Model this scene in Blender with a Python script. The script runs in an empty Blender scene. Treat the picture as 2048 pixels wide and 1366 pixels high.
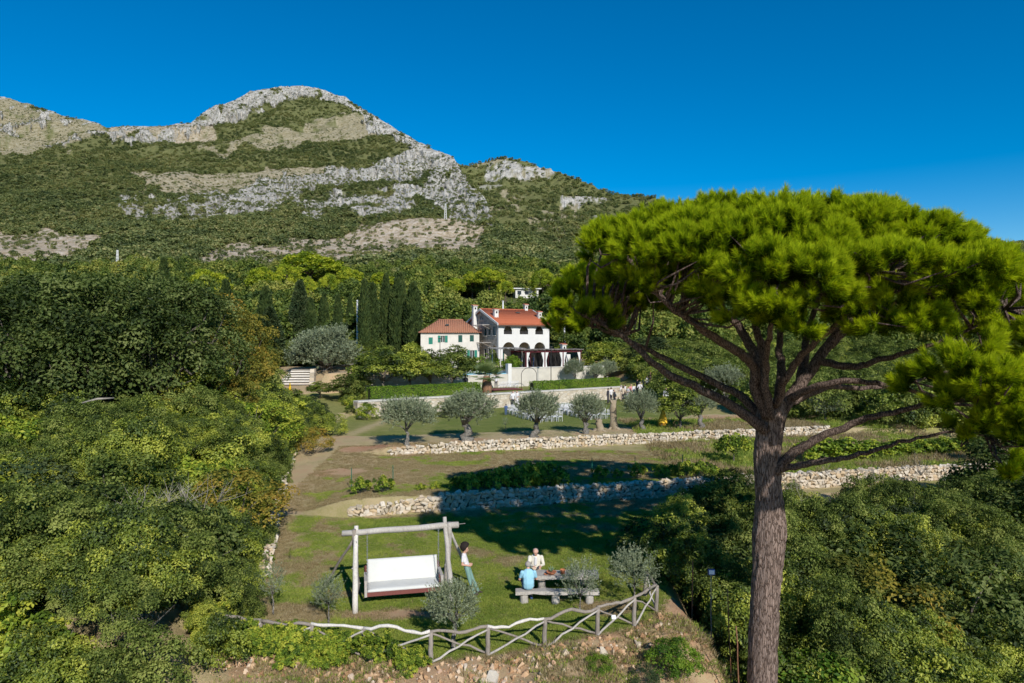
import bpy, bmesh, math, random
import numpy as np
from mathutils import Vector, Matrix, geometry

SC = bpy.context.scene
COL = SC.collection
# ------------------------------------------------------------------ camera, sky, sun, exposure
CAM_Z = 8.9
FPX = 1365.0                      # focal length in photo pixels (24 mm equivalent)
cam_data = bpy.data.cameras.new('camera')
cam_data.sensor_width = 36.0
cam_data.lens = 24.0
cam_data.clip_start = 0.1
cam_data.clip_end = 9000
cam = bpy.data.objects.new('camera', cam_data)
cam.location = (0, 0, CAM_Z)
cam.rotation_euler = (math.radians(90), 0, 0)
COL.objects.link(cam)
SC.camera = cam

SUN_EL = math.radians(32.5)
SUN_H = Vector((0.357, -0.934, 0)).normalized()
SUN_V = Vector((SUN_H.x * math.cos(SUN_EL), SUN_H.y * math.cos(SUN_EL), math.sin(SUN_EL)))
world = bpy.data.worlds.new('World')
SC.world = world
world.use_nodes = True
wn = world.node_tree
for n_ in list(wn.nodes):
    wn.nodes.remove(n_)
w_out = wn.nodes.new('ShaderNodeOutputWorld')
w_bg = wn.nodes.new('ShaderNodeBackground')
w_sky = wn.nodes.new('ShaderNodeTexSky')
w_sky.sky_type = 'NISHITA'
w_sky.sun_disc = False
w_sky.sun_elevation = SUN_EL
w_sky.sun_rotation = math.atan2(SUN_H.x, SUN_H.y)
w_sky.altitude = 900
w_sky.air_density = 1.0
w_sky.dust_density = 0.0
w_sky.ozone_density = 3.0
w_hs = wn.nodes.new('ShaderNodeHueSaturation')
w_hs.inputs['Hue'].default_value = 0.4985
w_hs.inputs['Saturation'].default_value = 1.55
w_hs.inputs['Value'].default_value = 1.28
wn.links.new(w_sky.outputs[0], w_hs.inputs['Color'])
wn.links.new(w_hs.outputs[0], w_bg.inputs['Color'])
w_bg.inputs['Strength'].default_value = 0.08
wn.links.new(w_bg.outputs[0], w_out.inputs['Surface'])

sun_d = bpy.data.lights.new('sun', 'SUN')
sun_d.energy = 4.5
sun_d.angle = math.radians(0.53)
sun_d.color = (1.0, 0.955, 0.88)
sun = bpy.data.objects.new('sun', sun_d)
sun.rotation_euler = SUN_V.to_track_quat('Z', 'Y').to_euler()
sun.location = (20, -40, 60)
COL.objects.link(sun)
SC.view_settings.view_transform = 'Standard'
SC.view_settings.look = 'None'
SC.view_settings.exposure = 0.25
SC.view_settings.gamma = 1.0
SC.view_settings.use_curve_mapping = False
SC.render.engine = 'CYCLES'
SC.cycles.max_bounces = 4
SC.cycles.diffuse_bounces = 2
SC.cycles.transmission_bounces = 2
SC.cycles.adaptive_threshold = 0.02
SC.cycles.use_denoising = True

# ------------------------------------------------------------------ helpers
R = math.radians


def at(px, py, d):
    """world point seen at photo pixel (px, py) at depth d"""
    return Vector(((px - 1024) / FPX * d, d, CAM_Z - (py - 683) / FPX * d))


def hsh(ix, iy, s):
    n = (ix.astype(np.int64) * 374761393 + iy.astype(np.int64) * 668265263 + s * 1442695041) & 0xffffffff
    n = ((n ^ (n >> 13)) * 1274126177) & 0xffffffff
    n = n ^ (n >> 16)
    return n / 4294967295.0


def vnoise(x, y, s=0):
    x = np.asarray(x, float); y = np.asarray(y, float)
    ix = np.floor(x); iy = np.floor(y)
    fx = x - ix; fy = y - iy
    fx = fx * fx * (3 - 2 * fx); fy = fy * fy * (3 - 2 * fy)
    a = hsh(ix, iy, s); b = hsh(ix + 1, iy, s); c = hsh(ix, iy + 1, s); d = hsh(ix + 1, iy + 1, s)
    return (a * (1 - fx) + b * fx) * (1 - fy) + (c * (1 - fx) + d * fx) * fy


def fbm(x, y, s=0, o=4):
    t = 0; a = 0.5; f = 1.0
    for k in range(o):
        t = t + a * vnoise(np.asarray(x) * f, np.asarray(y) * f, s + k * 17)
        a *= 0.5; f *= 2.03
    return t / (1 - 0.5 ** o)


def sstep(a, b, x):
    t = np.clip((np.asarray(x, float) - a) / (b - a), 0, 1)
    return t * t * (3 - 2 * t)


def mesh_np(name, V, F, mats=(), mi=None, smooth=False, fattr=None, vattr=None):
    V = np.asarray(V, np.float32); F = np.asarray(F, np.int32)
    me = bpy.data.meshes.new(name)
    me.vertices.add(len(V)); me.vertices.foreach_set('co', V.ravel())
    me.loops.add(F.size); me.loops.foreach_set('vertex_index', F.ravel())
    me.polygons.add(len(F))
    me.polygons.foreach_set('loop_start', np.arange(0, F.size, F.shape[1], dtype=np.int32))
    for m in mats:
        me.materials.append(m)
    if mi is not None:
        me.polygons.foreach_set('material_index', np.asarray(mi, np.int32))
    me.polygons.foreach_set('use_smooth', np.full(len(F), bool(smooth)))
    me.update(calc_edges=True)
    for dom, dd in (('FACE', fattr), ('POINT', vattr)):
        for k, arr in (dd or {}).items():
            a = me.attributes.new(k, 'FLOAT', dom)
            a.data.foreach_set('value', np.asarray(arr, np.float32))
    return me


def link(name, data, parent=None, loc=(0, 0, 0), rot=(0, 0, 0), scale=(1, 1, 1)):
    o = bpy.data.objects.new(name, data)
    COL.objects.link(o)
    o.location = loc; o.rotation_euler = rot
    o.scale = (scale, scale, scale) if isinstance(scale, (int, float)) else scale
    if parent is not None:
        o.parent = parent
    return o


def tag(o, label=None, cat=None, group=None, kind=None):
    if label: o['label'] = label
    if cat: o['category'] = cat
    if group: o['group'] = group
    if kind: o['kind'] = kind
    return o


def thing(name, label, cat, loc=(0, 0, 0), rz=0.0, group=None, scale=1.0):
    o = link(name, None, None, loc, (0, 0, rz), scale)
    o.empty_display_size = 0.2
    return tag(o, label, cat, group)


class MB:
    """collects shapes, builds ONE mesh"""
    def __init__(s):
        s.v = []; s.f = []; s.m = []

    def add(s, V, F, m=0):
        b = len(s.v)
        s.v.extend([tuple(p) for p in V])
        s.f.extend([tuple(i + b for i in f) for f in F])
        s.m.extend([m] * len(F))
        return s

    def box(s, c, size, rz=0.0, m=0, M=None):
        sx, sy, sz = size[0] / 2, size[1] / 2, size[2] / 2
        V = [(-sx, -sy, -sz), (sx, -sy, -sz), (sx, sy, -sz), (-sx, sy, -sz), (-sx, -sy, sz), (sx, -sy, sz), (sx, sy, sz), (-sx, sy, sz)]
        ca, sa = math.cos(rz), math.sin(rz)
        V = [(x * ca - y * sa + c[0], x * sa + y * ca + c[1], z + c[2]) for x, y, z in V]
        if M is not None:
            V = [tuple(M @ Vector(p)) for p in V]
        return s.add(V, [(0, 3, 2, 1), (4, 5, 6, 7), (0, 1, 5, 4), (1, 2, 6, 5), (2, 3, 7, 6), (3, 0, 4, 7)], m)

    def tube(s, pts, rads, n=8, m=0, caps=True, wob=0.0, rng=None, squash=None):
        pts = [Vector(p) for p in pts]
        if isinstance(rads, (int, float)):
            rads = [rads] * len(pts)
        V = []; F = []
        up = Vector((0, 0, 1))
        t0 = (pts[1] - pts[0]).normalized()
        u = t0.cross(up)
        if u.length < 0.1:
            u = t0.cross(Vector((0, 1, 0)))
        u.normalize()
        for i, p in enumerate(pts):
            if i == 0: t = pts[1] - pts[0]
            elif i == len(pts) - 1: t = pts[-1] - pts[-2]
            else: t = pts[i + 1] - pts[i - 1]
            t.normalize()
            u = (u - t * u.dot(t)); u.normalize()
            w = t.cross(u)
            for k in range(n):
                a = 2 * math.pi * k / n
                r = rads[i]
                if wob and rng:
                    r *= 1 + wob * (rng.random() - 0.5) * 2
                V.append(p + u * (math.cos(a) * r) + w * (math.sin(a) * r))
        for i in range(len(pts) - 1):
            for k in range(n):
                F.append((i * n + k, i * n + (k + 1) % n, (i + 1) * n + (k + 1) % n, (i + 1) * n + k))
        if caps:
            F.append(tuple(reversed(range(n))))
            F.append(tuple((len(pts) - 1) * n + k for k in range(n)))
        return s.add(V, F, m)

    def lathe(s, prof, c=(0, 0, 0), n=16, m=0):
        V = []; F = []
        for r, z in prof:
            for k in range(n):
                a = 2 * math.pi * k / n
                V.append((c[0] + r * math.cos(a), c[1] + r * math.sin(a), c[2] + z))
        for i in range(len(prof) - 1):
            for k in range(n):
                F.append((i * n + k, i * n + (k + 1) % n, (i + 1) * n + (k + 1) % n, (i + 1) * n + k))
        F.append(tuple(reversed(range(n))))
        F.append(tuple((len(prof) - 1) * n + k for k in range(n)))
        return s.add(V, F, m)

    def plate(s, loops, y0, y1, m=0):
        """polygon with holes given in (x, z), extruded from y0 to y1"""
        L = [[Vector((x, z, 0)) for x, z in lp] for lp in loops]
        tris = geometry.tessellate_polygon(L)
        flat = [p for lp in loops for p in lp]
        n = len(flat)
        V = [(x, y0, z) for x, z in flat] + [(x, y1, z) for x, z in flat]
        F = []
        for t in tris:
            a, b, c = t
            area = (flat[b][0] - flat[a][0]) * (flat[c][1] - flat[a][1]) - (flat[c][0] - flat[a][0]) * (flat[b][1] - flat[a][1])
            if abs(area) < 1e-9: continue
            if area < 0: a, b, c = a, c, b
            F.append((a, b, c)); F.append((a + n, c + n, b + n))
        b0 = 0
        for lp in loops:
            k = len(lp)
            for i in range(k):
                F.append((b0 + i, b0 + (i + 1) % k, b0 + (i + 1) % k + n, b0 + i + n))
            b0 += k
        return s.add(V, F, m)

    def mesh(s, name, mats, smooth=False):
        me = bpy.data.meshes.new(name)
        me.from_pydata(s.v, [], s.f)
        for m in (mats if isinstance(mats, (list, tuple)) else [mats]):
            me.materials.append(m)
        me.polygons.foreach_set('material_index', np.array(s.m, np.int32))
        if smooth:
            me.polygons.foreach_set('use_smooth', np.ones(len(s.f), bool))
        me.update()
        return me

    def build(s, name, mats, parent=None, smooth=False, loc=(0, 0, 0), rot=(0, 0, 0), fix=False):
        me = s.mesh(name, mats, smooth)
        if fix:
            bm = bmesh.new(); bm.from_mesh(me); bmesh.ops.recalc_face_normals(bm, faces=bm.faces); bm.to_mesh(me); bm.free()
        return link(name, me, parent, loc, rot)


# ------------------------------------------------------------------ materials
class NT:
    def __init__(s, name):
        s.mat = bpy.data.materials.new(name); s.mat.use_nodes = True
        s.t = s.mat.node_tree
        for n in list(s.t.nodes): s.t.nodes.remove(n)
        s.out = s.t.nodes.new('ShaderNodeOutputMaterial')

    def n(s, typ, **kw):
        nd = s.t.nodes.new('ShaderNode' + typ)
        for k, v in kw.items():
            if k.startswith('i_'):
                nd.inputs[k[2:].replace('_', ' ')].default_value = v
            else:
                setattr(nd, k, v)
        return nd

    def l(s, a, b):
        s.t.links.new(a, b); return s

    def noise(s, scale, detail=4, rough=0.6, vec=None, dist=0.0):
        nd = s.n('TexNoise', i_Scale=scale, i_Detail=detail, i_Roughness=rough, i_Distortion=dist)
        if vec is not None: s.l(vec, nd.inputs['Vector'])
        return nd.outputs['Fac']

    def ramp(s, fac, stops, interp='LINEAR'):
        nd = s.n('ValToRGB'); cr = nd.color_ramp; cr.interpolation = interp
        while len(cr.elements) > 1: cr.elements.remove(cr.elements[-1])
        cr.elements[0].position = stops[0][0]; cr.elements[0].color = (*stops[0][1], 1)
        for p, c in stops[1:]:
            e = cr.elements.new(p); e.color = (*c, 1)
        s.l(fac, nd.inputs[0]); return nd.outputs[0]

    def math(s, op, a, b=None):
        nd = s.n('Math', operation=op)
        for i, x in enumerate((a, b)):
            if x is None: continue
            if isinstance(x, (int, float)): nd.inputs[i].default_value = x
            else: s.l(x, nd.inputs[i])
        return nd.outputs[0]

    def mix(s, fac, a, b, mode='MIX'):
        nd = s.n('Mix', data_type='RGBA', blend_type=mode)
        for k, x in ((0, fac), (6, a), (7, b)):
            if isinstance(x, (int, float)): nd.inputs[k].default_value = x
            elif isinstance(x, tuple): nd.inputs[k].default_value = (*x, 1)
            else: s.l(x, nd.inputs[k])
        return nd.outputs[2]

    def attr(s, name):
        return s.n('Attribute', attribute_name=name).outputs['Fac']

    def pos(s):
        return s.n('NewGeometry').outputs['Position']

    def obj(s):
        return s.n('TexCoord').outputs['Object']

    def bump(s, h, strength=0.5, dist=0.02):
        nd = s.n('Bump', i_Strength=strength, i_Distance=dist); s.l(h, nd.inputs['Height']); return nd.outputs[0]

    def principled(s, col, rough=0.8, normal=None, spec=0.3, metal=0.0):
        p = s.n('BsdfPrincipled')
        if isinstance(col, tuple): p.inputs['Base Color'].default_value = (*col, 1)
        else: s.l(col, p.inputs['Base Color'])
        if isinstance(rough, (int, float)): p.inputs['Roughness'].default_value = rough
        else: s.l(rough, p.inputs['Roughness'])
        p.inputs['Specular IOR Level'].default_value = spec
        p.inputs['Metallic'].default_value = metal
        if normal is not None: s.l(normal, p.inputs['Normal'])
        s.l(p.outputs[0], s.out.inputs['Surface'])
        return s.mat


def foliage(name, cols, trans=0.35, wscale=0.35, gloss=0.02, wpos=0.45, tcol=None):
    """leaf material: cols dark -> light; tint attribute + object random + world noise pick the colour"""
    t = NT(name)
    tint = t.attr('tint')
    rnd = t.n('ObjectInfo').outputs['Random']
    wz = t.noise(wscale, 3, 0.6, t.pos())
    wz = t.n('MapRange', **{'i_From_Min': 0.3, 'i_From_Max': 0.7}); 
    t.l(t.noise(wscale, 3, 0.6, t.pos()), wz.inputs[0])
    a = t.math('MULTIPLY', tint, 1.0 - wpos)
    b = t.math('MULTIPLY', t.math('ADD', t.math('MULTIPLY', wz.outputs[0], 0.65), t.math('MULTIPLY', rnd, 0.35)), wpos)
    f = t.math('ADD', a, b)
    f = t.math('ADD', t.math('MULTIPLY', t.math('SUBTRACT', f, 0.47), 1.65), 0.47)
    n = len(cols)
    col = t.ramp(f, [(0.08 + 0.84 * i / (n - 1), c) for i, c in enumerate(cols)])
    d = t.n('BsdfDiffuse'); t.l(col, d.inputs['Color'])
    tr = t.n('BsdfTranslucent')
    t.l(t.mix(1.0, col, tcol or (1.05, 1.2, 0.45), 'MULTIPLY'), tr.inputs['Color'])
    mx = t.n('MixShader', i_Fac=trans)
    t.l(d.outputs[0], mx.inputs[1]); t.l(tr.outputs[0], mx.inputs[2])
    g = t.n('BsdfGlossy', i_Roughness=0.6); g.inputs['Color'].default_value = (1, 1, 1, 1)
    mg = t.n('MixShader', i_Fac=gloss * 0.5)
    t.l(mx.outputs[0], mg.inputs[1]); t.l(g.outputs[0], mg.inputs[2])
    t.l(mg.outputs[0], t.out.inputs['Surface'])
    return t.mat


def plain(name, col, rough=0.8, var=0.25, scale=6.0, bump=0.3, bscale=30.0, bdist=0.01, spec=0.3, metal=0.0):
    t = NT(name)
    v = t.obj()
    f = t.noise(scale, 5, 0.65, v)
    lo = tuple(c * (1 - var) for c in col); hi = tuple(min(1, c * (1 + var)) for c in col)
    c = t.ramp(f, [(0.3, lo), (0.7, hi)])
    nb = t.bump(t.noise(bscale, 4, 0.6, v), bump, bdist) if bump else None
    return t.principled(c, rough, nb, spec, metal)


def wood(name, c0, c1, scale=1.0):
    t = NT(name)
    mp = t.n('Mapping'); mp.inputs['Scale'].default_value = (9 * scale, 9 * scale, 1.4 * scale)
    t.l(t.obj(), mp.inputs['Vector'])
    f = t.noise(4.0, 6, 0.7, mp.outputs[0], 0.6)
    g = t.noise(0.9, 3, 0.6, t.obj())
    c = t.ramp(f, [(0.3, c0), (0.55, c1), (0.75, tuple(min(1, x * 1.2) for x in c1))])
    c = t.mix(0.35, c, t.ramp(g, [(0.35, c0), (0.65, c1)]))
    return t.principled(c, 0.85, t.bump(f, 0.6, 0.012), 0.2)
# ------------------------------------------------------------------ terrain
W1X = [-8.2, 5.6, 29, 60]; W1Y = [33.6, 37.0, 43.0, 51.0]
W2X = [-8.4, 5.2, 15.7, 30, 60]; W2Y = [45.9, 49.7, 52.9, 57, 66]


def y1f(x): return np.interp(x, W1X, W1Y)
def y2f(x): return np.interp(x, W2X, W2Y)
def y3f(x): return 64.6 + (np.asarray(x) + 14) * 0.75
def y4f(x): return 84.5 + (np.asarray(x) + 3) * 0.531


FPTS = [(-8.6, 19.9), (-7.2, 19.6), (-5.7, 19.37), (-4.18, 19.2), (-2.27, 18.9), (-0.70, 19.4), (0.93, 19.85), (2.59, 20.7), (3.83, 21.4), (4.75, 22.5), (4.66, 23.9)]
FRONT_X = [-40, -9, -5.7, -4.2, -2.3, -0.7, 0.93, 2.6, 3.8, 4.75, 5.6, 60]
FRONT_Y = [21, 20.2, 19.3, 19.1, 18.8, 19.2, 19.7, 20.5, 21.2, 22.2, 24.0, 24.0]
EDGE_Y = [0, 18, 20, 22, 24, 28, 33, 38, 43, 60]      # right-hand edge of the lawn terrace
EDGE_X = [6.3, 6.2, 6.0, 5.6, 5.4, 6.0, 8.0, 11.0, 26.0, 60.0]


def ground_z(x, y):
    x = np.asarray(x, float); y = np.asarray(y, float)
    z0 = np.clip((y - 25) * 0.03, 0, 0.3)
    y1 = y1f(x); y2 = y2f(x)
    z1 = 1.05 + 0.014 * (y - y1)
    st = np.where(y < y1 + 0.12, z0, np.where(y < y2 + 0.12, z1, 1.75))
    ramp = np.interp(y, [28, 34, 40, 46, 50, 58], [0.05, 0.45, 0.95, 1.4, 1.7, 1.75])
    wl = sstep(-7.8, -10.6, x)
    z = st * (1 - wl) + ramp * wl
    # upper terrace with hedge
    y3 = y3f(x)
    left = np.interp(y, [56, 76], [1.75, 3.2]); right = np.interp(y, [62, 112], [1.75, 5.4])
    up = np.where(y < y3 + 0.45, 1.75, 3.2)
    a = sstep(-14.0, -16.0, x); b = sstep(14.2, 17.5, x)
    up = up * (1 - a) * (1 - b) + left * a + right * b
    z = np.where(y > 56, up, z)
    # house terrace
    y4 = y4f(x)
    t4 = np.where(y < y4 + 0.75, -9, 5.3)
    lft = np.interp(y, [74, 90], [3.2, 5.3])
    t4 = np.where(x < -21, np.where(y > 74, lft, -9), t4)
    t4 = np.where(x > 12.5, -9, t4)
    z = np.maximum(z, t4)
    ps = (x + 3.0) * 0.883 + (y - 84.5) * 0.469; pb = -(x + 3.0) * 0.469 + (y - 84.5) * 0.883
    z = np.where((ps > -3.9) & (ps < 3.3) & (pb > -0.5) & (pb < 7.2), np.minimum(z, 3.2), z)
    z = np.where(y > 108, np.maximum(z, np.interp(y, [108, 126, 200, 300], [5.3, 8.0, 20.5, 38])), z)
    # bank below the fence and valley on the right
    fy = np.interp(x, FRONT_X, FRONT_Y)
    dn = np.clip(fy - y, 0, None)
    z = np.where(y < fy, np.minimum(z, 0) - 0.16 * np.minimum(dn, 2.6) - 0.7 * np.clip(dn - 2.6, 0, None), z)
    z = np.maximum(z, -7.0 - 0.05 * np.clip(18 - y, 0, 100))
    ex = np.interp(y, EDGE_Y, EDGE_X)
    dr = np.clip(x - ex, 0, None)
    depth = np.interp(y, [10, 26, 34, 42, 48], [3.2, 3.0, 1.8, 0.5, 0.0])
    z = z - np.where(y < y1, depth * sstep(0, 2.2, dr) * sstep(0.6, 6.0, y1 - y), 0)
    # left verge: the scrub ground swells
    lx = np.interp(y, BOUND_Y, BOUND_X)
    dl = np.clip(lx - x, 0, None)
    z = z + np.where(y > 17, 0.9 * sstep(0, 2.0, dl) + 0.02 * np.clip(dl, 0, 30), 0) * sstep(58, 44, y)
    return z


BOUND_Y = [12, 18.5, 20, 22.5, 27.5, 32, 40, 48, 56, 62, 72]
BOUND_X = [-7.6, -7.6, -8.3, -9.0, -10.3, -11.6, -13.8, -15.6, -15.4, -15.0, -15.5]


def gz(x, y):
    return float(ground_z(np.array([x]), np.array([y]))[0])


def axis(segs):
    out = []
    for a, b, st in segs:
        out.extend(np.arange(a, b, st))
    out.append(segs[-1][1])
    return np.array(out)


gx = axis([(-400, -100, 30), (-100, -40, 4), (-40, -16, 0.8), (-16, 14, 0.22), (14, 40, 0.6), (40, 100, 4), (100, 400, 30)])
gy = axis([(-300, 0, 30), (0, 10, 2), (10, 17, 0.5), (17, 30, 0.16), (30, 60, 0.24), (60, 100, 0.4), (100, 170, 2)])
GX, GY = np.meshgrid(gx, gy)
GZ = ground_z(GX, GY)
nz = (fbm(GX * 0.6, GY * 0.6, 3) - 0.5)
rough = np.where(GY < np.interp(GX, FRONT_X, FRONT_Y), 0.5, 0.12)
GZ = GZ + nz * rough + (fbm(GX * 3, GY * 3, 8, 3) - 0.5) * rough * 0.3 * (GY < 40)
# cover: 0 soil .. 0.5 dry grass .. 1 green grass
cov = 0.62 + 0.30 * (fbm(GX * 0.22, GY * 0.5, 21) - 0.5) * 2
def blob(cx, cy, rx, ry, v, w=1.0):
    global cov
    q = ((GX - cx) / rx) ** 2 + ((GY - cy) / ry) ** 2 + (fbm(GX * 1.3, GY * 1.3, 5) - 0.5) * 1.2
    k = (1 - sstep(0.4, 1.2, q)) * w
    cov = cov * (1 - k) + v * k
fyG = np.interp(GX, FRONT_X, FRONT_Y)
cov = np.where(GY < 34, 0.74 + 0.36 * (fbm(GX * 0.5, GY * 0.5, 4) - 0.5) * 2, cov)
cov = np.where((GY > 33.5) & (GY < y2f(GX)), 0.49 + 0.30 * (fbm(GX * 0.3, GY * 0.6, 14) - 0.5) * 2, cov)
cov = np.where((GY > y2f(GX)) & (GY < y2f(GX) + 6), 0.42 + 0.3 * (fbm(GX * 0.4, GY * 0.4, 15) - 0.5) * 2, cov)
cov = np.where((GY > y2f(GX) + 6) & (GY < y3f(GX)), 0.92 + 0.15 * (fbm(GX * 0.4, GY * 0.4, 16) - 0.5) * 2, cov)
cov = np.where(GX > 17, np.minimum(cov, 0.62), cov)
cov = np.where((GX < -6.5) & (GY > 26), cov * 0.88, cov)
pathx = np.interp(GY, [20, 27, 32, 38, 44, 52, 60], [-8.2, -9.6, -10.9, -12.4, -13.2, -12.6, -11.5])
k = np.exp(-((GX - pathx) / 0.8) ** 2) * (GY > 22)
cov = cov * (1 - 0.7 * k) + 0.25 * 0.7 * k
blob(-3.9, 22.2, 1.8, 0.45, 0.10, 0.9)
blob(-6.9, 22.3, 1.4, 1.0, 0.40)
blob(-10.2, 47.0, 2.2, 1.2, 0.05)
blob(-10.3, 41.0, 2.2, 1.0, 0.16)
blob(3.1, 22.8, 1.0, 0.7, 0.3)
blob(8.5, 36.0, 3.0, 1.6, 0.34)
blob(22, 62, 9, 3, 0.12)
for px_, d_ in ((815, 46.8), (933, 49.4), (1070, 50.9), (1172, 53), (1285, 54.6), (1400, 55)):
    blob((px_ - 1024) / FPX * d_, d_, 1.4, 1.1, 0.15, 0.7)
cov = np.where(GY < fyG + 0.2, 0.16 + 0.36 * (fbm(GX * 0.7, GY * 0.7, 31) - 0.35), cov)
cov = np.where((GX > np.interp(GY, EDGE_Y, EDGE_X) + 0.4) & (GY < y1f(GX) - 1.2), 0.3, cov)
cov = np.where((GX < -7.2) & (GX > -10.4) & (GY > 32) & (GY < 38), np.maximum(cov, 0.5), cov)
cov = np.where((GX < np.interp(GY, BOUND_Y, BOUND_X)), 0.4, cov)
cov = np.where(GY > y3f(GX) + 0.3, np.where(GY > y4f(GX), 0.3, 0.75), cov)
COVG = np.clip(cov, 0, 1)


def grid_faces(ny, nx):
    i = np.arange(ny - 1)[:, None] * nx + np.arange(nx - 1)[None, :]
    return np.stack([i, i + 1, i + nx + 1, i + nx], -1).reshape(-1, 4)


def bilin(A, x, y):
    fx = np.interp(x, gx, np.arange(len(gx))); fy = np.interp(y, gy, np.arange(len(gy)))
    ix = np.clip(fx.astype(int), 0, len(gx) - 2); iy = np.clip(fy.astype(int), 0, len(gy) - 2)
    a = fx - ix; b = fy - iy
    return (A[iy, ix] * (1 - a) + A[iy, ix + 1] * a) * (1 - b) + (A[iy + 1, ix] * (1 - a) + A[iy + 1, ix + 1] * a) * b


def surf(x, y):
    """height of the finished ground mesh"""
    return bilin(GZ, np.asarray(x, float), np.asarray(y, float))


def sz(x, y):
    return float(surf(np.array([x]), np.array([y]))[0])


t = NT('ground_cover')
c_ = t.attr('cover')
nA = t.noise(1.1, 5, 0.65, t.pos()); nB = t.noise(14, 5, 0.7, t.pos()); nC = t.noise(90, 3, 0.6, t.pos())
f_ = t.math('ADD', c_, t.math('MULTIPLY', t.math('SUBTRACT', nA, 0.5), 0.55))
f_ = t.math('ADD', f_, t.math('MULTIPLY', t.math('SUBTRACT', nB, 0.5), 0.55))
colr = t.ramp(f_, [(0.0, (0.42, 0.22, 0.125)), (0.16, (0.50, 0.32, 0.195)), (0.36, (0.50, 0.39, 0.225)), (0.55, (0.37, 0.32, 0.14)), (0.76, (0.245, 0.25, 0.075)), (0.98, (0.15, 0.19, 0.04))])
colr = t.mix(t.math('MULTIPLY', nC, 0.28), colr, (0.05, 0.05, 0.02), 'MIX')
hgt = t.math('ADD', nB, t.math('MULTIPLY', nC, 0.8))
M_GROUND = t.principled(colr, 0.95, t.bump(hgt, 0.8, 0.05), 0.1)

ground = link('ground', mesh_np('ground', np.stack([GX, GY, GZ], -1).reshape(-1, 3), grid_faces(len(gy), len(gx)), [M_GROUND], smooth=True, vattr={'cover': COVG.ravel()}))
tag(ground, 'terraced ground of grass, dry turf and bare soil', kind='structure')

# ------------------------------------------------------------------ hills (real distances 105 m .. 2 km)
SKA_U = [-900, -500, -200, 0, 60, 130, 180, 215, 240, 330, 380, 405, 430, 470, 500, 560, 600, 650, 690, 730, 800, 850, 870, 905, 915, 930, 950, 970, 985, 1020, 1080, 1180, 1320, 1600, 2048, 2600, 3200]
SKA_Y = [150, 120, 160, 193, 208, 232, 244, 254, 251, 252, 246, 226, 212, 198, 184, 173, 169, 180, 198, 220, 262, 292, 303, 315, 328, 350, 375, 398, 437, 470, 500, 525, 552, 570, 585, 590, 590]
SKB_U = [-900, 600, 800, 915, 960, 1005, 1030, 1060, 1100, 1150, 1200, 1260, 1320, 1420, 1600, 1800, 1950, 2048, 2300, 3200]
SKB_Y = [420, 400, 345, 332, 328, 322, 328, 332, 340, 357, 374, 388, 409, 430, 455, 470, 475, 486, 500, 520]
DA_Y = [150, 170, 250, 300, 350, 400, 450, 500, 540, 570, 600, 650, 690, 740]
DA_D = [1370, 1300, 1040, 890, 750, 610, 480, 375, 300, 248, 200, 152, 126, 108]
DB_Y = [300, 330, 400, 450, 500, 560, 640]
DB_D = [1700, 1600, 1270, 1020, 800, 600, 480]


def hillA0(u, y):
    d = np.interp(y, DA_Y, DA_D)
    e = (683 - y) / FPX
    return d, e


def rock_mask(u, y):
    """bare limestone (1) on the front hill, in the photo's bands, edges broken by noise"""
    wu = u + (fbm(u / 40, y / 40, 61) - 0.5) * 70; wy = y + (fbm(u / 35, y / 20, 62) - 0.5) * 46
    sk = np.interp(u, SKA_U, SKA_Y)
    m = np.zeros_like(u)
    dep = wy - sk
    band = np.interp(u, [340, 385, 420, 560, 640, 700, 800, 880, 920], [0, 22, 38, 30, 16, 27, 30, 26, 12])
    m = np.maximum(m, (dep < band) * (u > 360) * (u < 925))
    m = np.maximum(m, (dep < np.interp(u, [0, 120, 215, 300, 380], [85, 60, 28, 26, 24])) * (u < 385) * (fbm(u / 26, y / 16, 63) > 0.54))
    def inside(poly):
        px = np.array([p[0] for p in poly], float); py = np.array([p[1] for p in poly], float)
        r = np.zeros(u.shape, bool); n = len(poly); j = n - 1
        for i in range(n):
            c = ((py[i] > wy) != (py[j] > wy)) & (wu < (px[j] - px[i]) * (wy - py[i]) / (py[j] - py[i] + 1e-9) + px[i])
            r ^= c; j = i
        return r
    m = np.maximum(m, inside([(320, 440), (350, 396), (450, 376), (560, 360), (640, 350), (700, 322), (800, 308), (905, 306), (938, 358), (972, 395), (998, 452), (940, 436), (880, 412), (820, 410), (750, 432), (640, 440), (560, 428), (480, 438), (400, 448)]) * 1.0)
    m = np.maximum(m, inside([(200, 418), (240, 388), (320, 396), (350, 430), (290, 438), (220, 432)]) * 1.0)
    # vegetated ledges crossing the cliff
    led = np.interp(u, [350, 560, 760, 900], [402, 392, 378, 352])
    m = m * (1 - 0.9 * ((np.abs(wy - led) < 6) & (u < 860) & (u > 600)))
    brk = fbm(u / 13, y / 9, 65, 4)
    return m * sstep(0.25, 0.38, brk + np.interp(u, [400, 640, 760], [0.0, 0.05, 0.10]) * (y > 300))


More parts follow.
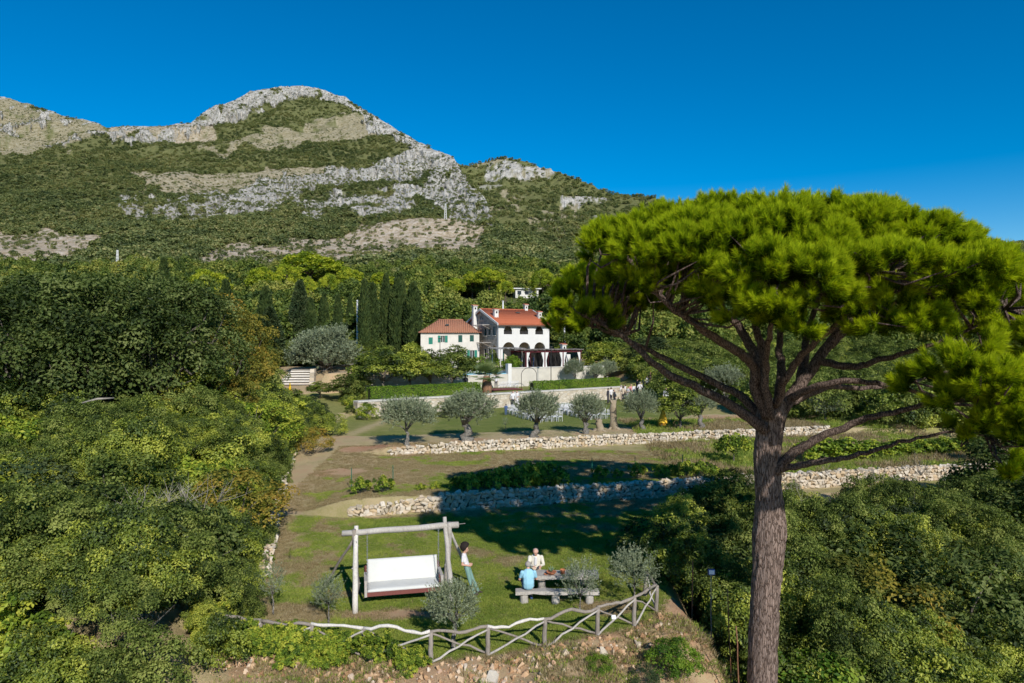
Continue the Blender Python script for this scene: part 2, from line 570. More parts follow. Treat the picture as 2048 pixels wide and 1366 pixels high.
def dirt_mask(u, y):
    wu = u + (fbm(u / 50, y / 50, 71) - 0.5) * 60; wy = y + (fbm(u / 45, y / 22, 72) - 0.5) * 44
    def inside(poly):
        px = [p[0] for p in poly]; py = [p[1] for p in poly]
        r = np.zeros(u.shape, bool); n = len(poly); j = n - 1
        for i in range(n):
            c = ((py[i] > wy) != (py[j] > wy)) & (wu < (px[j] - px[i]) * (wy - py[i]) / (py[j] - py[i] + 1e-9) + px[i])
            r ^= c; j = i
        return r
    m = inside([(360, 524), (440, 490), (700, 460), (850, 434), (980, 452), (945, 498), (700, 528), (530, 542), (400, 546)]) * 1.0
    m = np.maximum(m, inside([(-300, 460), (0, 464), (120, 464), (230, 488), (170, 520), (60, 540), (-300, 545)]) * 1.0)
    m = np.maximum(m, inside([(220, 245), (340, 248), (440, 250), (440, 282), (300, 276), (220, 275)]) * 0.8)
    m = np.maximum(m, inside([(400, 306), (560, 262), (700, 232), (760, 262), (700, 282), (560, 298), (450, 312)]) * 0.5)
    m = np.maximum(m, inside([(250, 362), (420, 340), (640, 330), (700, 334), (600, 362), (430, 386), (300, 392)]) * 0.6)
    m = np.maximum(m, inside([(-300, 170), (0, 196), (210, 256), (190, 282), (90, 296), (-300, 290)]) * 0.5)
    return m


def rockB(u, y):
    wu = u + (fbm(u / 40, y / 40, 81) - 0.5) * 50; wy = y + (fbm(u / 35, y / 20, 82) - 0.5) * 30
    a = ((wu - 1035) / 75) ** 2 + ((wy - 346) / 15) ** 2 < 1
    b = ((wu - 1172) / 55) ** 2 + ((wy - 402 - (1172 - wu) * 0.18) / 11) ** 2 < 1
    c = ((wu - 1235) / 45) ** 2 + ((wy - 440) / 9) ** 2 < 1
    d = ((wu - 960) / 40) ** 2 + ((wy - 378) / 12) ** 2 < 1
    return ((a | b | c) * 1.0 + d * 0.6)


def hillA(u, y, fine=True):
    d, e = hillA0(u, y)
    x = (u - 1024) / FPX * d
    z = CAM_Z + e * d
    far = np.clip((d - 160) / 300, 0, 1) * (0.25 + 0.75 * sstep(2, 26, y - np.interp(u, SKA_U, SKA_Y)))
    if fine:
        rm = rock_mask(u, y)
        q = d * 0.010
        z = z + (fbm(x / 60, d / 60, 41) - 0.5) * 0.035 * d * far
        cr = 1 - np.abs(2 * fbm(u / 10.0 - y / 14.0, y / 9.0, 42, 5) - 1)
        st_ = fbm(u / 6.0 + y / 11.0, y / 8.0, 43, 4) - 0.5
        d = d - rm * far * (cr - 0.6) * 1.7 * q - rm * far * st_ * 1.5 * q
        x = (u - 1024) / FPX * d
        z = z + rm * far * (fbm(u / 6.0, y / 6.0, 44, 4) - 0.5) * 0.005 * d
    return x, d, z


def hillB(u, y):
    d = np.interp(y, DB_Y, DB_D)
    x = (u - 1024) / FPX * d
    z = CAM_Z + (683 - y) / FPX * d
    z = z + (fbm(x / 90, d / 90, 45) - 0.5) * 0.03 * d
    rm = np.minimum(rockB(u, y), 1)
    z = z + rm * (fbm(u / 5, y / 5, 46, 4) - 0.5) * 0.005 * d
    return x, d, z


def build_hill(name, fn, SU, SY, ybase, us, nrow, rockf, dirtf):
    top = np.interp(us, SU, SY)
    v = np.linspace(0, 1, nrow)
    Y = ybase + (top[None, :] - ybase) * v[:, None]
    U = np.broadcast_to(us[None, :], Y.shape)
    x, d, z = fn(U, Y)
    rk = rockf(U, Y); dt = dirtf(U, Y) * sstep(0.14, 0.42, fbm(U / 14, Y / 7, 77, 4))
    # ridge rolls over and falls away behind
    bx, bd, bz = [x], [d], [z]
    for k in range(1, 7):
        g = d[-1] * 0.04 * k * (1 + 0.4 * k)
        bd.append((d[-1] + g)[None, :]); bx.append(((us - 1024) / FPX * (d[-1] + g))[None, :])
        bz.append((z[-1] - g * 0.12 * k)[None, :])
        rk = np.vstack([rk, rk[-1:]]); dt = np.vstack([dt, dt[-1:]])
    X = np.vstack(bx); D = np.vstack(bd); Z = np.vstack(bz)
    me = mesh_np(name, np.stack([X, D, Z], -1).reshape(-1, 3), grid_faces(X.shape[0], X.shape[1]), [M_HILL], smooth=False, vattr={'rock': rk.ravel(), 'dirt': dt.ravel()})
    return link(name, me)


t = NT('hill_limestone_and_scrub_soil')
p_ = t.pos()
rk = t.attr('rock'); dt = t.attr('dirt')
n1 = t.noise(0.05, 6, 0.7, p_); n2 = t.noise(0.22, 6, 0.75, p_); n3 = t.noise(0.9, 4, 0.7, p_)
mpv = t.n('Mapping'); mpv.inputs['Scale'].default_value = (0.12, 0.06, 0.10); t.l(p_, mpv.inputs['Vector'])
n4 = t.noise(1.0, 6, 0.75, mpv.outputs[0], 0.6)
soil = t.ramp(n2, [(0.3, (0.08, 0.095, 0.035)), (0.55, (0.14, 0.145, 0.055)), (0.75, (0.25, 0.21, 0.10))])
dirt = t.ramp(n2, [(0.32, (0.15, 0.125, 0.06)), (0.46, (0.38, 0.30, 0.205)), (0.62, (0.54, 0.47, 0.39)), (0.76, (0.33, 0.265, 0.155))])
rock = t.ramp(n4, [(0.30, (0.09, 0.085, 0.07)), (0.42, (0.29, 0.275, 0.24)), (0.60, (0.57, 0.545, 0.50)), (0.78, (0.36, 0.32, 0.25))])
rock = t.mix(t.math('MULTIPLY', n3, 0.35), rock, (0.2, 0.18, 0.14))
c = t.mix(dt, soil, dirt)
c = t.mix(rk, c, rock)
M_HILL = t.principled(c, 0.95, t.bump(t.math('ADD', n2, n4), 1.0, 2.0), 0.1)

us = axis([(-700, -60, 16), (-60, 1360, 1.6), (1360, 2110, 4), (2110, 2800, 16)])
oA = build_hill('mountain', lambda u, y: hillA(u, y), SKA_U, SKA_Y, 745, us, 330, rock_mask, dirt_mask)
tag(oA, 'steep limestone mountain with bare grey cliffs above green scrub', kind='structure')
us = axis([(300, 860, 16), (860, 1500, 2.5), (1500, 2110, 5), (2110, 2900, 20)])
oB = build_hill('far_hill', hillB, SKB_U, SKB_Y, 640, us, 130, lambda u, y: np.minimum(rockB(u, y), 1) * sstep(0.34, 0.5, fbm(u / 8, y / 6, 66, 4)), lambda u, y: (fbm(u / 60, y / 25, 90) > 0.62) * 0.5)
tag(oB, 'second wooded hill behind the mountain spur', kind='structure')
# ------------------------------------------------------------------ plant meshes
def unit(a):
    return a / (np.linalg.norm(a, axis=-1, keepdims=True) + 1e-9)


def leaf_quads(P, D, N, L, W, fold=0.15):
    D = unit(D); S = unit(np.cross(D, N)); N = unit(np.cross(S, D))
    L = np.asarray(L).reshape(-1, 1); W = np.asarray(W).reshape(-1, 1)
    a = P; b = P + D * L * 0.5 + S * W * 0.5 + N * W * fold
    c = P + D * L; d = P + D * L * 0.5 - S * W * 0.5 + N * W * fold
    V = np.stack([a, b, c, d], 1).reshape(-1, 3)
    F = np.arange(len(P) * 4).reshape(-1, 4)
    return V, F


def crown_cloud(rs, C, Rr, per, L, W, O, up=0.5, out=0.7, jit=0.8, squash=0.75, droop=0.2):
    """clumps of leaves: centres C, radii Rr, per leaves each; O = crown centre"""
    n = len(C)
    cnt = np.maximum(8, (per * (Rr / Rr.mean()) ** 2).astype(int))
    idx = np.repeat(np.arange(n), cnt)
    m = len(idx)
    u = unit(rs.normal(size=(m, 3)))
    o = unit(C[idx] - O)
    u = unit(u + 0.55 * o + np.array([0, 0, 0.25]))
    r = Rr[idx][:, None] * (0.45 + 0.55 * rs.rand(m, 1) ** 0.6)
    P = C[idx] + u * r * np.array([1, 1, squash])
    N = unit(u * out + np.array([0, 0, up]) + rs.normal(size=(m, 3)) * jit * 0.6)
    D = unit(np.cross(N, rs.normal(size=(m, 3))) + np.array([0, 0, -droop]))
    l = L * (0.65 + 0.7 * rs.rand(m)); w = W * (0.65 + 0.7 * rs.rand(m))
    V, F = leaf_quads(P, D, N, l, w)
    tint = np.clip(0.7 * rs.rand(n)[idx] + 0.4 * rs.rand(m) - 0.05, 0, 1)
    return V, F, tint


def ell_clumps(rs, n, Rv, c0, zmin=-0.55, shell=0.5, cr=0.25):
    u = unit(rs.normal(size=(n * 3, 3)))
    u = u[u[:, 2] > zmin][:n]
    rad = shell + (1 - shell) * rs.rand(len(u)) ** 0.5
    lump = 0.78 + 0.44 * np.array([fbm(np.array([a[0] * 1.7 + 5]), np.array([a[1] * 1.7 + a[2] * 1.3 + 9]), int(n) + 3, 2)[0] for a in u])
    C = u * (rad * lump)[:, None] * np.array(Rv) + np.array(c0)
    Rr = cr * (0.6 + 0.8 * rs.rand(len(u)))
    return C, Rr


def limbs(mb, rs, base, tips, r0, fork=0.45, n=7):
    for tp in tips:
        tp = np.array(tp); b = np.array(base)
        mid = b + (tp - b) * fork + rs.normal(size=3) * 0.06 * np.linalg.norm(tp - b)
        mid[2] += 0.08 * np.linalg.norm(tp - b)
        p2 = b + (tp - b) * 0.75 + rs.normal(size=3) * 0.05 * np.linalg.norm(tp - b)
        mb.tube([b, mid, p2, tp], [r0, r0 * 0.62, r0 * 0.36, r0 * 0.1], n)


def trunk_tube(rs, h, r, lean=0.05, n=10, flare=1.6, knots=6, twist=0.0):
    k = 7
    pts = []; rad = []
    dx, dy = rs.normal() * lean * h, rs.normal() * lean * h
    for i in range(k):
        t_ = i / (k - 1)
        pts.append((dx * t_ + rs.normal() * 0.04 * r * knots * (0 < i), dy * t_ + rs.normal() * 0.04 * r * knots * (0 < i), h * t_ - 0.12 * (i == 0)))
        rad.append(r * (1 + (flare - 1) * (1 - t_) ** 3) * (1 - 0.3 * t_) * (1 + rs.normal() * 0.05))
    return pts, rad


M_OAK = foliage('oak_leaves', [(0.0175, 0.0307, 0.0081), (0.049, 0.0767, 0.0166), (0.1068, 0.1445, 0.0339), (0.188, 0.2187, 0.0697)])
M_MAPLE = foliage('yellowing_leaves', [(0.0813, 0.0975, 0.0195), (0.1625, 0.1625, 0.0243), (0.2762, 0.2275, 0.0325), (0.4062, 0.26, 0.0488)])
M_SHRUB = foliage('shrub_leaves', [(0.0211, 0.0404, 0.0072), (0.088, 0.1321, 0.0151), (0.2484, 0.2968, 0.0314), (0.4742, 0.4777, 0.067)], wscale=0.45, wpos=0.55, gloss=0.05)
M_SHRUB2 = foliage('dull_shrub_leaves', [(0.0195, 0.035, 0.0073), (0.071, 0.1034, 0.019), (0.1806, 0.2257, 0.0448), (0.31, 0.3322, 0.0856)], wscale=0.4, wpos=0.5)
M_VINE = foliage('vine_leaves', [(0.041, 0.0796, 0.0117), (0.1221, 0.1935, 0.0198), (0.2611, 0.334, 0.0334), (0.4503, 0.4539, 0.0576)], wpos=0.35)
M_OLIVE = foliage('olive_leaves', [(0.0693, 0.0927, 0.0468), (0.1315, 0.1642, 0.0818), (0.2078, 0.2428, 0.1284), (0.3324, 0.3714, 0.2218)], trans=0.2, gloss=0.10, wpos=0.25, tcol=(1.1, 1.15, 0.7))
M_CYP = foliage('cypress_leaves', [(0.0258, 0.0446, 0.0138), (0.043, 0.0708, 0.0197), (0.066, 0.0971, 0.0256), (0.1004, 0.1246, 0.0335)], trans=0.2, wpos=0.3)
M_CONIF = foliage('dark_conifer_leaves', [(0.0218, 0.0408, 0.0174), (0.0408, 0.0655, 0.0233), (0.0655, 0.0874, 0.032), (0.0874, 0.1092, 0.0437)], trans=0.2, wpos=0.3)
M_UPINE = foliage('umbrella_pine_needles', [(0.1034, 0.1569, 0.0148), (0.2067, 0.2769, 0.0184), (0.3307, 0.3876, 0.0258), (0.4547, 0.4615, 0.0369)], trans=0.4, wpos=0.25)
M_WOODS = foliage('woodland_leaves', [(0.0347, 0.0631, 0.0156), (0.0871, 0.1309, 0.0259), (0.182, 0.2253, 0.0405), (0.3234, 0.3132, 0.0699)], wscale=0.06, wpos=0.6)
M_SCRUB = foliage('hill_scrub_leaves', [(0.0607, 0.0849, 0.0377), (0.1177, 0.1498, 0.0547), (0.1978, 0.2204, 0.0785), (0.3001, 0.2801, 0.1154)], wscale=0.018, wpos=0.55)  # leaf colours greyed and lightened in place of distance haze
M_HEDGE = foliage('hedge_leaves', [(0.0504, 0.108, 0.0115), (0.1008, 0.1872, 0.0158), (0.1728, 0.2736, 0.023), (0.2592, 0.3168, 0.0432)], wpos=0.3)
M_PALM = foliage('palm_leaves', [(0.075, 0.1275, 0.03), (0.15, 0.21, 0.06), (0.255, 0.3, 0.105)], wpos=0.2, gloss=0.1)
M_GRASS = foliage('grass_blades', [(0.1408, 0.2014, 0.0341), (0.2392, 0.3081, 0.0512), (0.3941, 0.4029, 0.0853)], wpos=0.5, wscale=0.8)
M_DRY = foliage('dry_grass_blades', [(0.192, 0.144, 0.066), (0.312, 0.24, 0.12), (0.432, 0.348, 0.192)], wpos=0.3, tcol=(1, 1, 0.8))
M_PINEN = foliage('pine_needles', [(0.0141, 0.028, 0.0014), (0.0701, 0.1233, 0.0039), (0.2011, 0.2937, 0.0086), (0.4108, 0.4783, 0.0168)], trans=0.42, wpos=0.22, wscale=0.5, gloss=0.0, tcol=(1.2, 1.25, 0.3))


def bark(name, c0, c1, c2, s=1.0, zs=1.6, ck=0.25):
    t = NT(name)
    mp = t.n('Mapping'); mp.inputs['Scale'].default_value = (7 * s, 7 * s, zs * s)
    t.l(t.obj(), mp.inputs['Vector'])
    v = t.n('TexVoronoi', feature='DISTANCE_TO_EDGE', i_Scale=1.4)
    dn = t.n('TexNoise', i_Scale=2.0, i_Detail=4); t.l(mp.outputs[0], dn.inputs['Vector'])
    vv = t.n('VectorMath', operation='ADD'); t.l(mp.outputs[0], vv.inputs[0]); t.l(dn.outputs['Color'], vv.inputs[1])
    t.l(vv.outputs[0], v.inputs['Vector'])
    crack = t.n('MapRange', **{'i_From_Max': 0.14}); t.l(v.outputs['Distance'], crack.inputs[0])
    f = t.noise(3.5, 6, 0.7, mp.outputs[0])
    g = t.noise(1.2, 4, 0.6, t.obj())
    col = t.ramp(f, [(0.3, c0), (0.5, c1), (0.72, c2)])
    col = t.mix(t.math('MULTIPLY', g, 0.5), col, c1)
    col = t.mix(crack.outputs[0], tuple(x * ck for x in c0), col)
    h = t.math('ADD', t.math('MULTIPLY', crack.outputs[0], 0.7), f)
    return t.principled(col, 0.95, t.bump(h, 0.9, 0.03), 0.1)


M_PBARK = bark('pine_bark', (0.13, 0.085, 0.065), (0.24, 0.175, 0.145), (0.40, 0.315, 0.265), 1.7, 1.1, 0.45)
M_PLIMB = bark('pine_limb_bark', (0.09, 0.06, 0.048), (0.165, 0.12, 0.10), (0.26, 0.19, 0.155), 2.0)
M_BARK = bark('tree_bark', (0.10, 0.085, 0.065), (0.19, 0.165, 0.135), (0.30, 0.27, 0.23), 3.0)
M_OBARK = bark('olive_bark', (0.17, 0.15, 0.125), (0.30, 0.275, 0.24), (0.46, 0.43, 0.39), 2.5)

PROTO = {}


def reg(kind, H, parts, mats):
    """parts: list of (name, mesh); remembers a plant at its real size"""
    PROTO[kind] = dict(H=H, parts=parts)


def leafmesh(name, VFT, mat):
    V, F, T = VFT
    return mesh_np(name, V, F, [mat], fattr={'tint': T})


def join_vft(*a):
    V = []; F = []; T = []; b = 0
    for v, f, t_ in a:
        V.append(v); F.append(f + b); T.append(t_); b += len(v)
    return np.vstack(V), np.vstack(F), np.concatenate(T)


def make_broad(kind, seed, H, Rv, cz, ncl, per, L, W, cr, mat, tr, th, bark_m=None, shell=0.5, ntips=8, zmin=-0.55):
    rs = np.random.RandomState(seed)
    C, Rr = ell_clumps(rs, ncl, Rv, (0, 0, cz), zmin, shell, cr)
    cm = leafmesh(kind + '_crown', crown_cloud(rs, C, Rr, per, L, W, np.array([0, 0, cz - Rv[2] * 0.4])), mat)
    mb = MB()
    pts, rad = trunk_tube(rs, th, tr)
    mb.tube(pts, rad, 10)
    sel = C[rs.choice(len(C), min(ntips, len(C)), replace=False)]
    limbs(mb, rs, pts[-1], sel, rad[-1] * 0.75)
    limbs(mb, rs, pts[-2], sel[: ntips // 3] * np.array([0.9, 0.9, 0.85]), rad[-2] * 0.5)
    reg(kind, H, [('trunk', mb.mesh(kind + '_trunk', bark_m or M_BARK, True)), ('crown', cm)], None)


make_broad('oakA', 1, 11.5, (5.2, 5.2, 4.3), 7.0, 190, 95, 0.24, 0.15, 0.95, M_OAK, 0.34, 4.0, ntips=14)
make_broad('oakB', 2, 10.5, (4.4, 4.6, 4.6), 6.0, 170, 95, 0.24, 0.15, 0.95, M_OAK, 0.30, 3.2, ntips=14)
make_broad('mapA', 3, 8.5, (2.9, 2.9, 3.7), 4.8, 110, 80, 0.20, 0.14, 0.7, M_MAPLE, 0.2, 2.6, ntips=10)
make_broad('fruit', 4, 4.6, (1.9, 1.9, 1.7), 2.9, 95, 75, 0.17, 0.11, 0.50, M_SHRUB, 0.11, 1.4, shell=0.3, ntips=9)
make_broad('fruitB', 5, 5.2, (1.7, 1.7, 2.2), 3.1, 95, 75, 0.17, 0.11, 0.50, M_SHRUB2, 0.12, 1.4, shell=0.3, ntips=9)
make_broad('fig', 6, 3.4, (1.9, 1.6, 1.15), 2.2, 46, 44, 0.22, 0.17, 0.42, M_VINE, 0.09, 1.2, ntips=8, shell=0.4)


def make_bush(kind, seed, H, Rv, ncl, per, L, W, cr, mat, cz=None, twig=True, zmin=-0.4, shell=0.4):
    rs = np.random.RandomState(seed)
    cz = H - Rv[2] if cz is None else cz
    C, Rr = ell_clumps(rs, ncl, Rv, (0, 0, cz), zmin, shell, cr)
    cm = leafmesh(kind + '_leaves', crown_cloud(rs, C, Rr, per, L, W, np.array([0, 0, 0.0])), mat)
    mb = MB()
    for k in range(7):
        c = C[rs.randint(len(C))]
        b = np.array([rs.normal() * 0.1, rs.normal() * 0.1, -0.1])
        mb.tube([b, b + (c - b) * 0.5 + rs.normal(size=3) * 0.08, c], [0.03, 0.02, 0.006], 5)
    reg(kind, H, [('stem', mb.mesh(kind + '_stem', M_BARK, True)), ('foliage', cm)], None)
    return cm


make_bush('bushA', 11, 1.7, (1.25, 1.25, 1.0), 64, 78, 0.10, 0.07, 0.31, M_SHRUB)
make_bush('bushB', 12, 1.5, (1.3, 1.2, 0.9), 60, 84, 0.085, 0.052, 0.31, M_SHRUB)
make_bush('bushC', 13, 2.2, (1.2, 1.2, 1.3), 68, 78, 0.09, 0.058, 0.31, M_SHRUB2)
make_bush('bushD', 14, 1.9, (1.3, 1.3, 1.1), 64, 78, 0.09, 0.055, 0.32, M_SHRUB2)
make_bush('vineA', 15, 1.0, (1.15, 1.15, 0.55), 42, 36, 0.15, 0.13, 0.26, M_VINE)
make_bush('vineB', 16, 1.25, (0.95, 0.55, 0.62), 36, 32, 0.15, 0.13, 0.22, M_VINE, cz=0.72, shell=0.3)


def shoots(rs, base, dirs, lens, per, L, W):
    """leafy upright shoots: leaves set along each stem"""
    n = len(base)
    idx = np.repeat(np.arange(n), per); m = len(idx)
    s = rs.rand(m, 1)
    P = base[idx] + dirs[idx] * lens[idx][:, None] * s
    D = unit(dirs[idx] * 0.7 + rs.normal(size=(m, 3)) * 0.55 + np.array([0, 0, 0.15]))
    N = unit(rs.normal(size=(m, 3)) + np.array([0, 0, 0.6]))
    V, F = leaf_quads(P, D, N, L * (0.7 + 0.6 * rs.rand(m)), W * (0.7 + 0.6 * rs.rand(m)), 0.1)
    T = np.clip(0.45 * rs.rand(n)[idx] + 0.6 * rs.rand(m), 0, 1)
    return V, F, T


def make_olive(kind, seed, H, Rv, cz, nsh, per, slen, L, W, tr, th, flare=1.7, stems=1, ntips=9, extra=0):
    rs = np.random.RandomState(seed)
    u = unit(rs.normal(size=(nsh * 2, 3))); u = u[u[:, 2] > -0.6][:nsh]
    lump = 0.45 + 1.05 * fbm(u[:, 0] * 2.2 + 7, u[:, 1] * 2.2 + u[:, 2] * 1.7 + 3, seed, 2)
    B = u * (0.35 + 0.65 * rs.rand(len(u), 1) ** 0.5) * lump[:, None] * np.array(Rv) * 0.86 + np.array([0, 0, cz])
    d = unit(u * 0.75 + np.array([0, 0, 0.75]) + rs.normal(size=u.shape) * 0.35)
    ln = slen * (0.5 + rs.rand(len(u)))
    vft = [shoots(rs, B, d, ln, per, L, W)]
    cm = leafmesh(kind + '_crown', join_vft(*vft), M_OLIVE)
    mb = MB()
    for s in range(stems):
        pts, rad = trunk_tube(rs, th, tr, 0.06 + 0.05 * (stems > 1), 10, flare, 9)
        mb.tube(pts, rad, 10, wob=0.12, rng=random.Random(seed))
        sel = B[rs.choice(len(B), ntips, replace=False)]
        limbs(mb, rs, pts[-1], sel, rad[-1] * 0.7)
    reg(kind, H, [('trunk', mb.mesh(kind + '_trunk', M_OBARK, True)), ('crown', cm)], None)


make_olive('oliveA', 21, 4.5, (2.0, 2.0, 1.55), 3.0, 900, 26, 0.55, 0.15, 0.042, 0.26, 1.5)
make_olive('oliveB', 22, 4.3, (1.9, 1.8, 1.45), 2.9, 850, 26, 0.55, 0.15, 0.042, 0.30, 1.6)
make_olive('oliveC', 23, 4.6, (2.1, 1.9, 1.6), 2.9, 850, 26, 0.60, 0.15, 0.042, 0.24, 1.4, stems=2)
make_olive('oliveD', 24, 3.9, (2.0, 2.0, 1.3), 2.6, 800, 26, 0.55, 0.15, 0.042, 0.14, 1.3)
make_olive('oliveBig', 25, 7.5, (5.0, 4.0, 3.2), 4.2, 2600, 24, 0.9, 0.25, 0.075, 0.4, 1.8, ntips=14)
make_olive('yolA', 31, 1.75, (0.60, 0.60, 0.60), 1.15, 620, 24, 0.20, 0.055, 0.014, 0.045, 0.7, stems=2, ntips=8)
make_olive('yolB', 32, 1.95, (0.62, 0.62, 0.68), 1.25, 300, 22, 0.30, 0.058, 0.016, 0.03, 0.8, ntips=9)
make_olive('yolC', 33, 1.55, (0.75, 0.5, 0.62), 0.95, 240, 22, 0.32, 0.058, 0.016, 0.025, 0.5, ntips=9)
make_olive('yolD', 34, 2.1, (0.40, 0.40, 0.85), 1.15, 130, 20, 0.32, 0.055, 0.015, 0.03, 0.8, ntips=9)


def make_column(kind, seed, H, r, n, L, W, mat, prof=(0.0, 0.12, 0.45, 0.8, 1.0), pr=(0.35, 0.8, 1.0, 0.62, 0.04), lean=2.2, base=0.5):
    rs = np.random.RandomState(seed)
    tz = rs.rand(n) ** 0.85; a = rs.rand(n) * 2 * math.pi
    rr = np.interp(tz, prof, pr) * r * (0.72 + 0.5 * fbm(a * 1.6, tz * 9, seed, 3)) * (0.6 + 0.4 * rs.rand(n) ** 0.4)
    P = np.stack([np.cos(a) * rr, np.sin(a) * rr, base + tz * (H - base)], 1)
    o = np.stack([np.cos(a), np.sin(a), np.zeros(n)], 1)
    D = unit(o * 0.45 + np.array([0, 0, lean * 0.5]) + rs.normal(size=(n, 3)) * 0.35)
    N = unit(o + rs.normal(size=(n, 3)) * 0.5)
    V, F = leaf_quads(P, D, N, L * (0.6 + 0.8 * rs.rand(n)), W * (0.6 + 0.8 * rs.rand(n)))
    T = np.clip(0.6 * fbm(a * 2.5, tz * 14, seed + 2, 3) * 1.6 - 0.3 + 0.5 * rs.rand(n), 0, 1)
    mb = MB(); mb.tube([(0, 0, -0.3), (0, 0, H * 0.4), (0, 0, H * 0.9)], [0.16, 0.1, 0.03], 7)
    reg(kind, H, [('trunk', mb.mesh(kind + '_trunk', M_BARK, True)), ('crown', leafmesh(kind + '_crown', (V, F, T), mat))], None)


make_column('cypA', 41, 12, 1.05, 5200, 0.62, 0.20, M_CYP)
make_column('cypB', 42, 12, 1.3, 5200, 0.62, 0.22, M_CYP)
make_column('conif', 43, 11, 2.6, 6500, 0.55, 0.28, M_CONIF, pr=(0.75, 1.0, 0.82, 0.42, 0.03), lean=0.5)


def make_dome(kind, seed, H, R_, zc, hz, n, L, W):
    rs = np.random.RandomState(seed)
    k = 64
    u = unit(rs.normal(size=(k * 3, 3))); u = u[u[:, 2] > -0.12][:k]
    C = u * np.array([R_, R_, hz]) * (0.66 + 0.26 * rs.rand(len(u), 1)) + np.array([0, 0, zc])
    Rr = R_ * 0.24 * (0.7 + 0.6 * rs.rand(len(u)))
    vft = crown_cloud(rs, C, Rr, n // k, L, W, np.array([0, 0, zc - 2]), up=0.9, squash=0.6, droop=-0.3)
    mb = MB(); pts, rad = trunk_tube(rs, zc - 0.6, 0.28); mb.tube(pts, rad, 8)
    limbs(mb, rs, pts[-1], C[:9], 0.16)
    reg(kind, H, [('trunk', mb.mesh(kind + '_trunk', M_PLIMB, True)), ('crown', leafmesh(kind + '_crown', vft, M_UPINE))], None)


make_dome('upine', 51, 10.5, 5.0, 6.2, 4.1, 6000, 0.5, 0.26)


def make_far(kind, seed, H, Rv, ncl, per, L, W, cr, mat):
    rs = np.random.RandomState(seed)
    C, Rr = ell_clumps(rs, ncl, Rv, (0, 0, H - Rv[2]), -0.5, 0.5, cr)
    V, F, T = crown_cloud(rs, C, Rr, per, L, W, np.array([0, 0, 0.0]))
    return leafmesh(kind, (V, F, T), mat)


WOODS = [make_far('woods_crown', 60 + i, 7.0, (3.4, 3.4, 2.9), 40, 42, 0.50, 0.36, 1.0, M_WOODS) for i in range(4)]
SCRUB = [make_far('scrub_crown', 70 + i, 3.6, (2.3, 2.3, 1.8), 12, 12, 0.95, 0.75, 0.9, M_SCRUB) for i in range(4)]


def tree(kind, name, label, cat, px=None, d=None, ytop=None, h=None, x=None, y=None, z=None, rz=None, group=None, mat=None, wid=1.0, sink=0.08):
    if x is None:
        x = (px - 1024) / FPX * d; y = d
    z = (sz(x, y) - sink) if z is None else z
    pr = PROTO[kind]
    if h is None:
        h = (CAM_Z - (ytop - 683) / FPX * y) - z
    s = h / pr['H']
    o = thing(name, label, cat, (x, y, z), (random.random() * 6.28 if rz is None else rz), group)
    o.scale = (s * wid, s * wid, s)
    if kind.startswith('olive') and kind != 'oliveBig':
        o.scale = (s * wid * random.uniform(0.82, 1.2), s * wid * random.uniform(0.85, 1.15), s)
        o.rotation_euler = (random.uniform(-.1, .1), random.uniform(-.1, .1), o.rotation_euler[2])
    for pn, me in pr['parts']:
        c = link(pn, me, o)
        if mat is not None and pn in ('crown', 'foliage'):
            c.material_slots[0].link = 'OBJECT'; c.material_slots[0].material = mat
    return o


def scatter(name, label, pts, rots, scl, idx, protos, cat=None, kind='stuff', parent=None):
    """one object of ground cover: geometry-node instances of leaf meshes on points"""
    n = len(pts)
    me = bpy.data.meshes.new(name)
    me.vertices.add(n); me.vertices.foreach_set('co', np.asarray(pts, np.float32).ravel())
    a = me.attributes.new('rotv', 'FLOAT_VECTOR', 'POINT'); a.data.foreach_set('vector', np.asarray(rots, np.float32).ravel())
    a = me.attributes.new('sclv', 'FLOAT_VECTOR', 'POINT'); a.data.foreach_set('vector', np.asarray(scl, np.float32).ravel())
    a = me.attributes.new('pick', 'INT', 'POINT'); a.data.foreach_set('value', np.asarray(idx, np.int32))
    o = link(name, me, parent)
    pc = bpy.data.collections.new(name + '_pieces')
    for i, m in enumerate(protos):
        po = bpy.data.objects.new('%s_piece_%02d' % (name, i), m); pc.objects.link(po)
    g = bpy.data.node_groups.new(name + '_scatter', 'GeometryNodeTree')
    g.interface.new_socket('Geometry', in_out='INPUT', socket_type='NodeSocketGeometry')
    g.interface.new_socket('Geometry', in_out='OUTPUT', socket_type='NodeSocketGeometry')
    gi = g.nodes.new('NodeGroupInput'); go = g.nodes.new('NodeGroupOutput')
    ip = g.nodes.new('GeometryNodeInstanceOnPoints'); ci = g.nodes.new('GeometryNodeCollectionInfo')
    ci.inputs['Collection'].default_value = pc
    ci.inputs['Separate Children'].default_value = True; ci.inputs['Reset Children'].default_value = True
    ip.inputs['Pick Instance'].default_value = True
    def na(nm, ty):
        q = g.nodes.new('GeometryNodeInputNamedAttribute'); q.data_type = ty; q.inputs['Name'].default_value = nm; return q.outputs[0]
    e2r = g.nodes.new('FunctionNodeEulerToRotation')
    L = g.links.new
    L(gi.outputs[0], ip.inputs['Points']); L(ci.outputs[0], ip.inputs['Instance'])
    L(na('rotv', 'FLOAT_VECTOR'), e2r.inputs[0]); L(e2r.outputs[0], ip.inputs['Rotation'])
    L(na('sclv', 'FLOAT_VECTOR'), ip.inputs['Scale']); L(na('pick', 'INT'), ip.inputs['Instance Index'])
    L(ip.outputs[0], go.inputs[0])
    md = o.modifiers.new('scatter', 'NODES'); md.node_group = g
    return tag(o, label, cat, None, kind)


random.seed(5)
RS = np.random.RandomState(77)


def rz_only(n, tilt=0.12):
    return np.stack([RS.normal(size=n) * tilt, RS.normal(size=n) * tilt, RS.rand(n) * 6.283], 1)


def usc(s):
    return np.stack([s, s, s], 1)


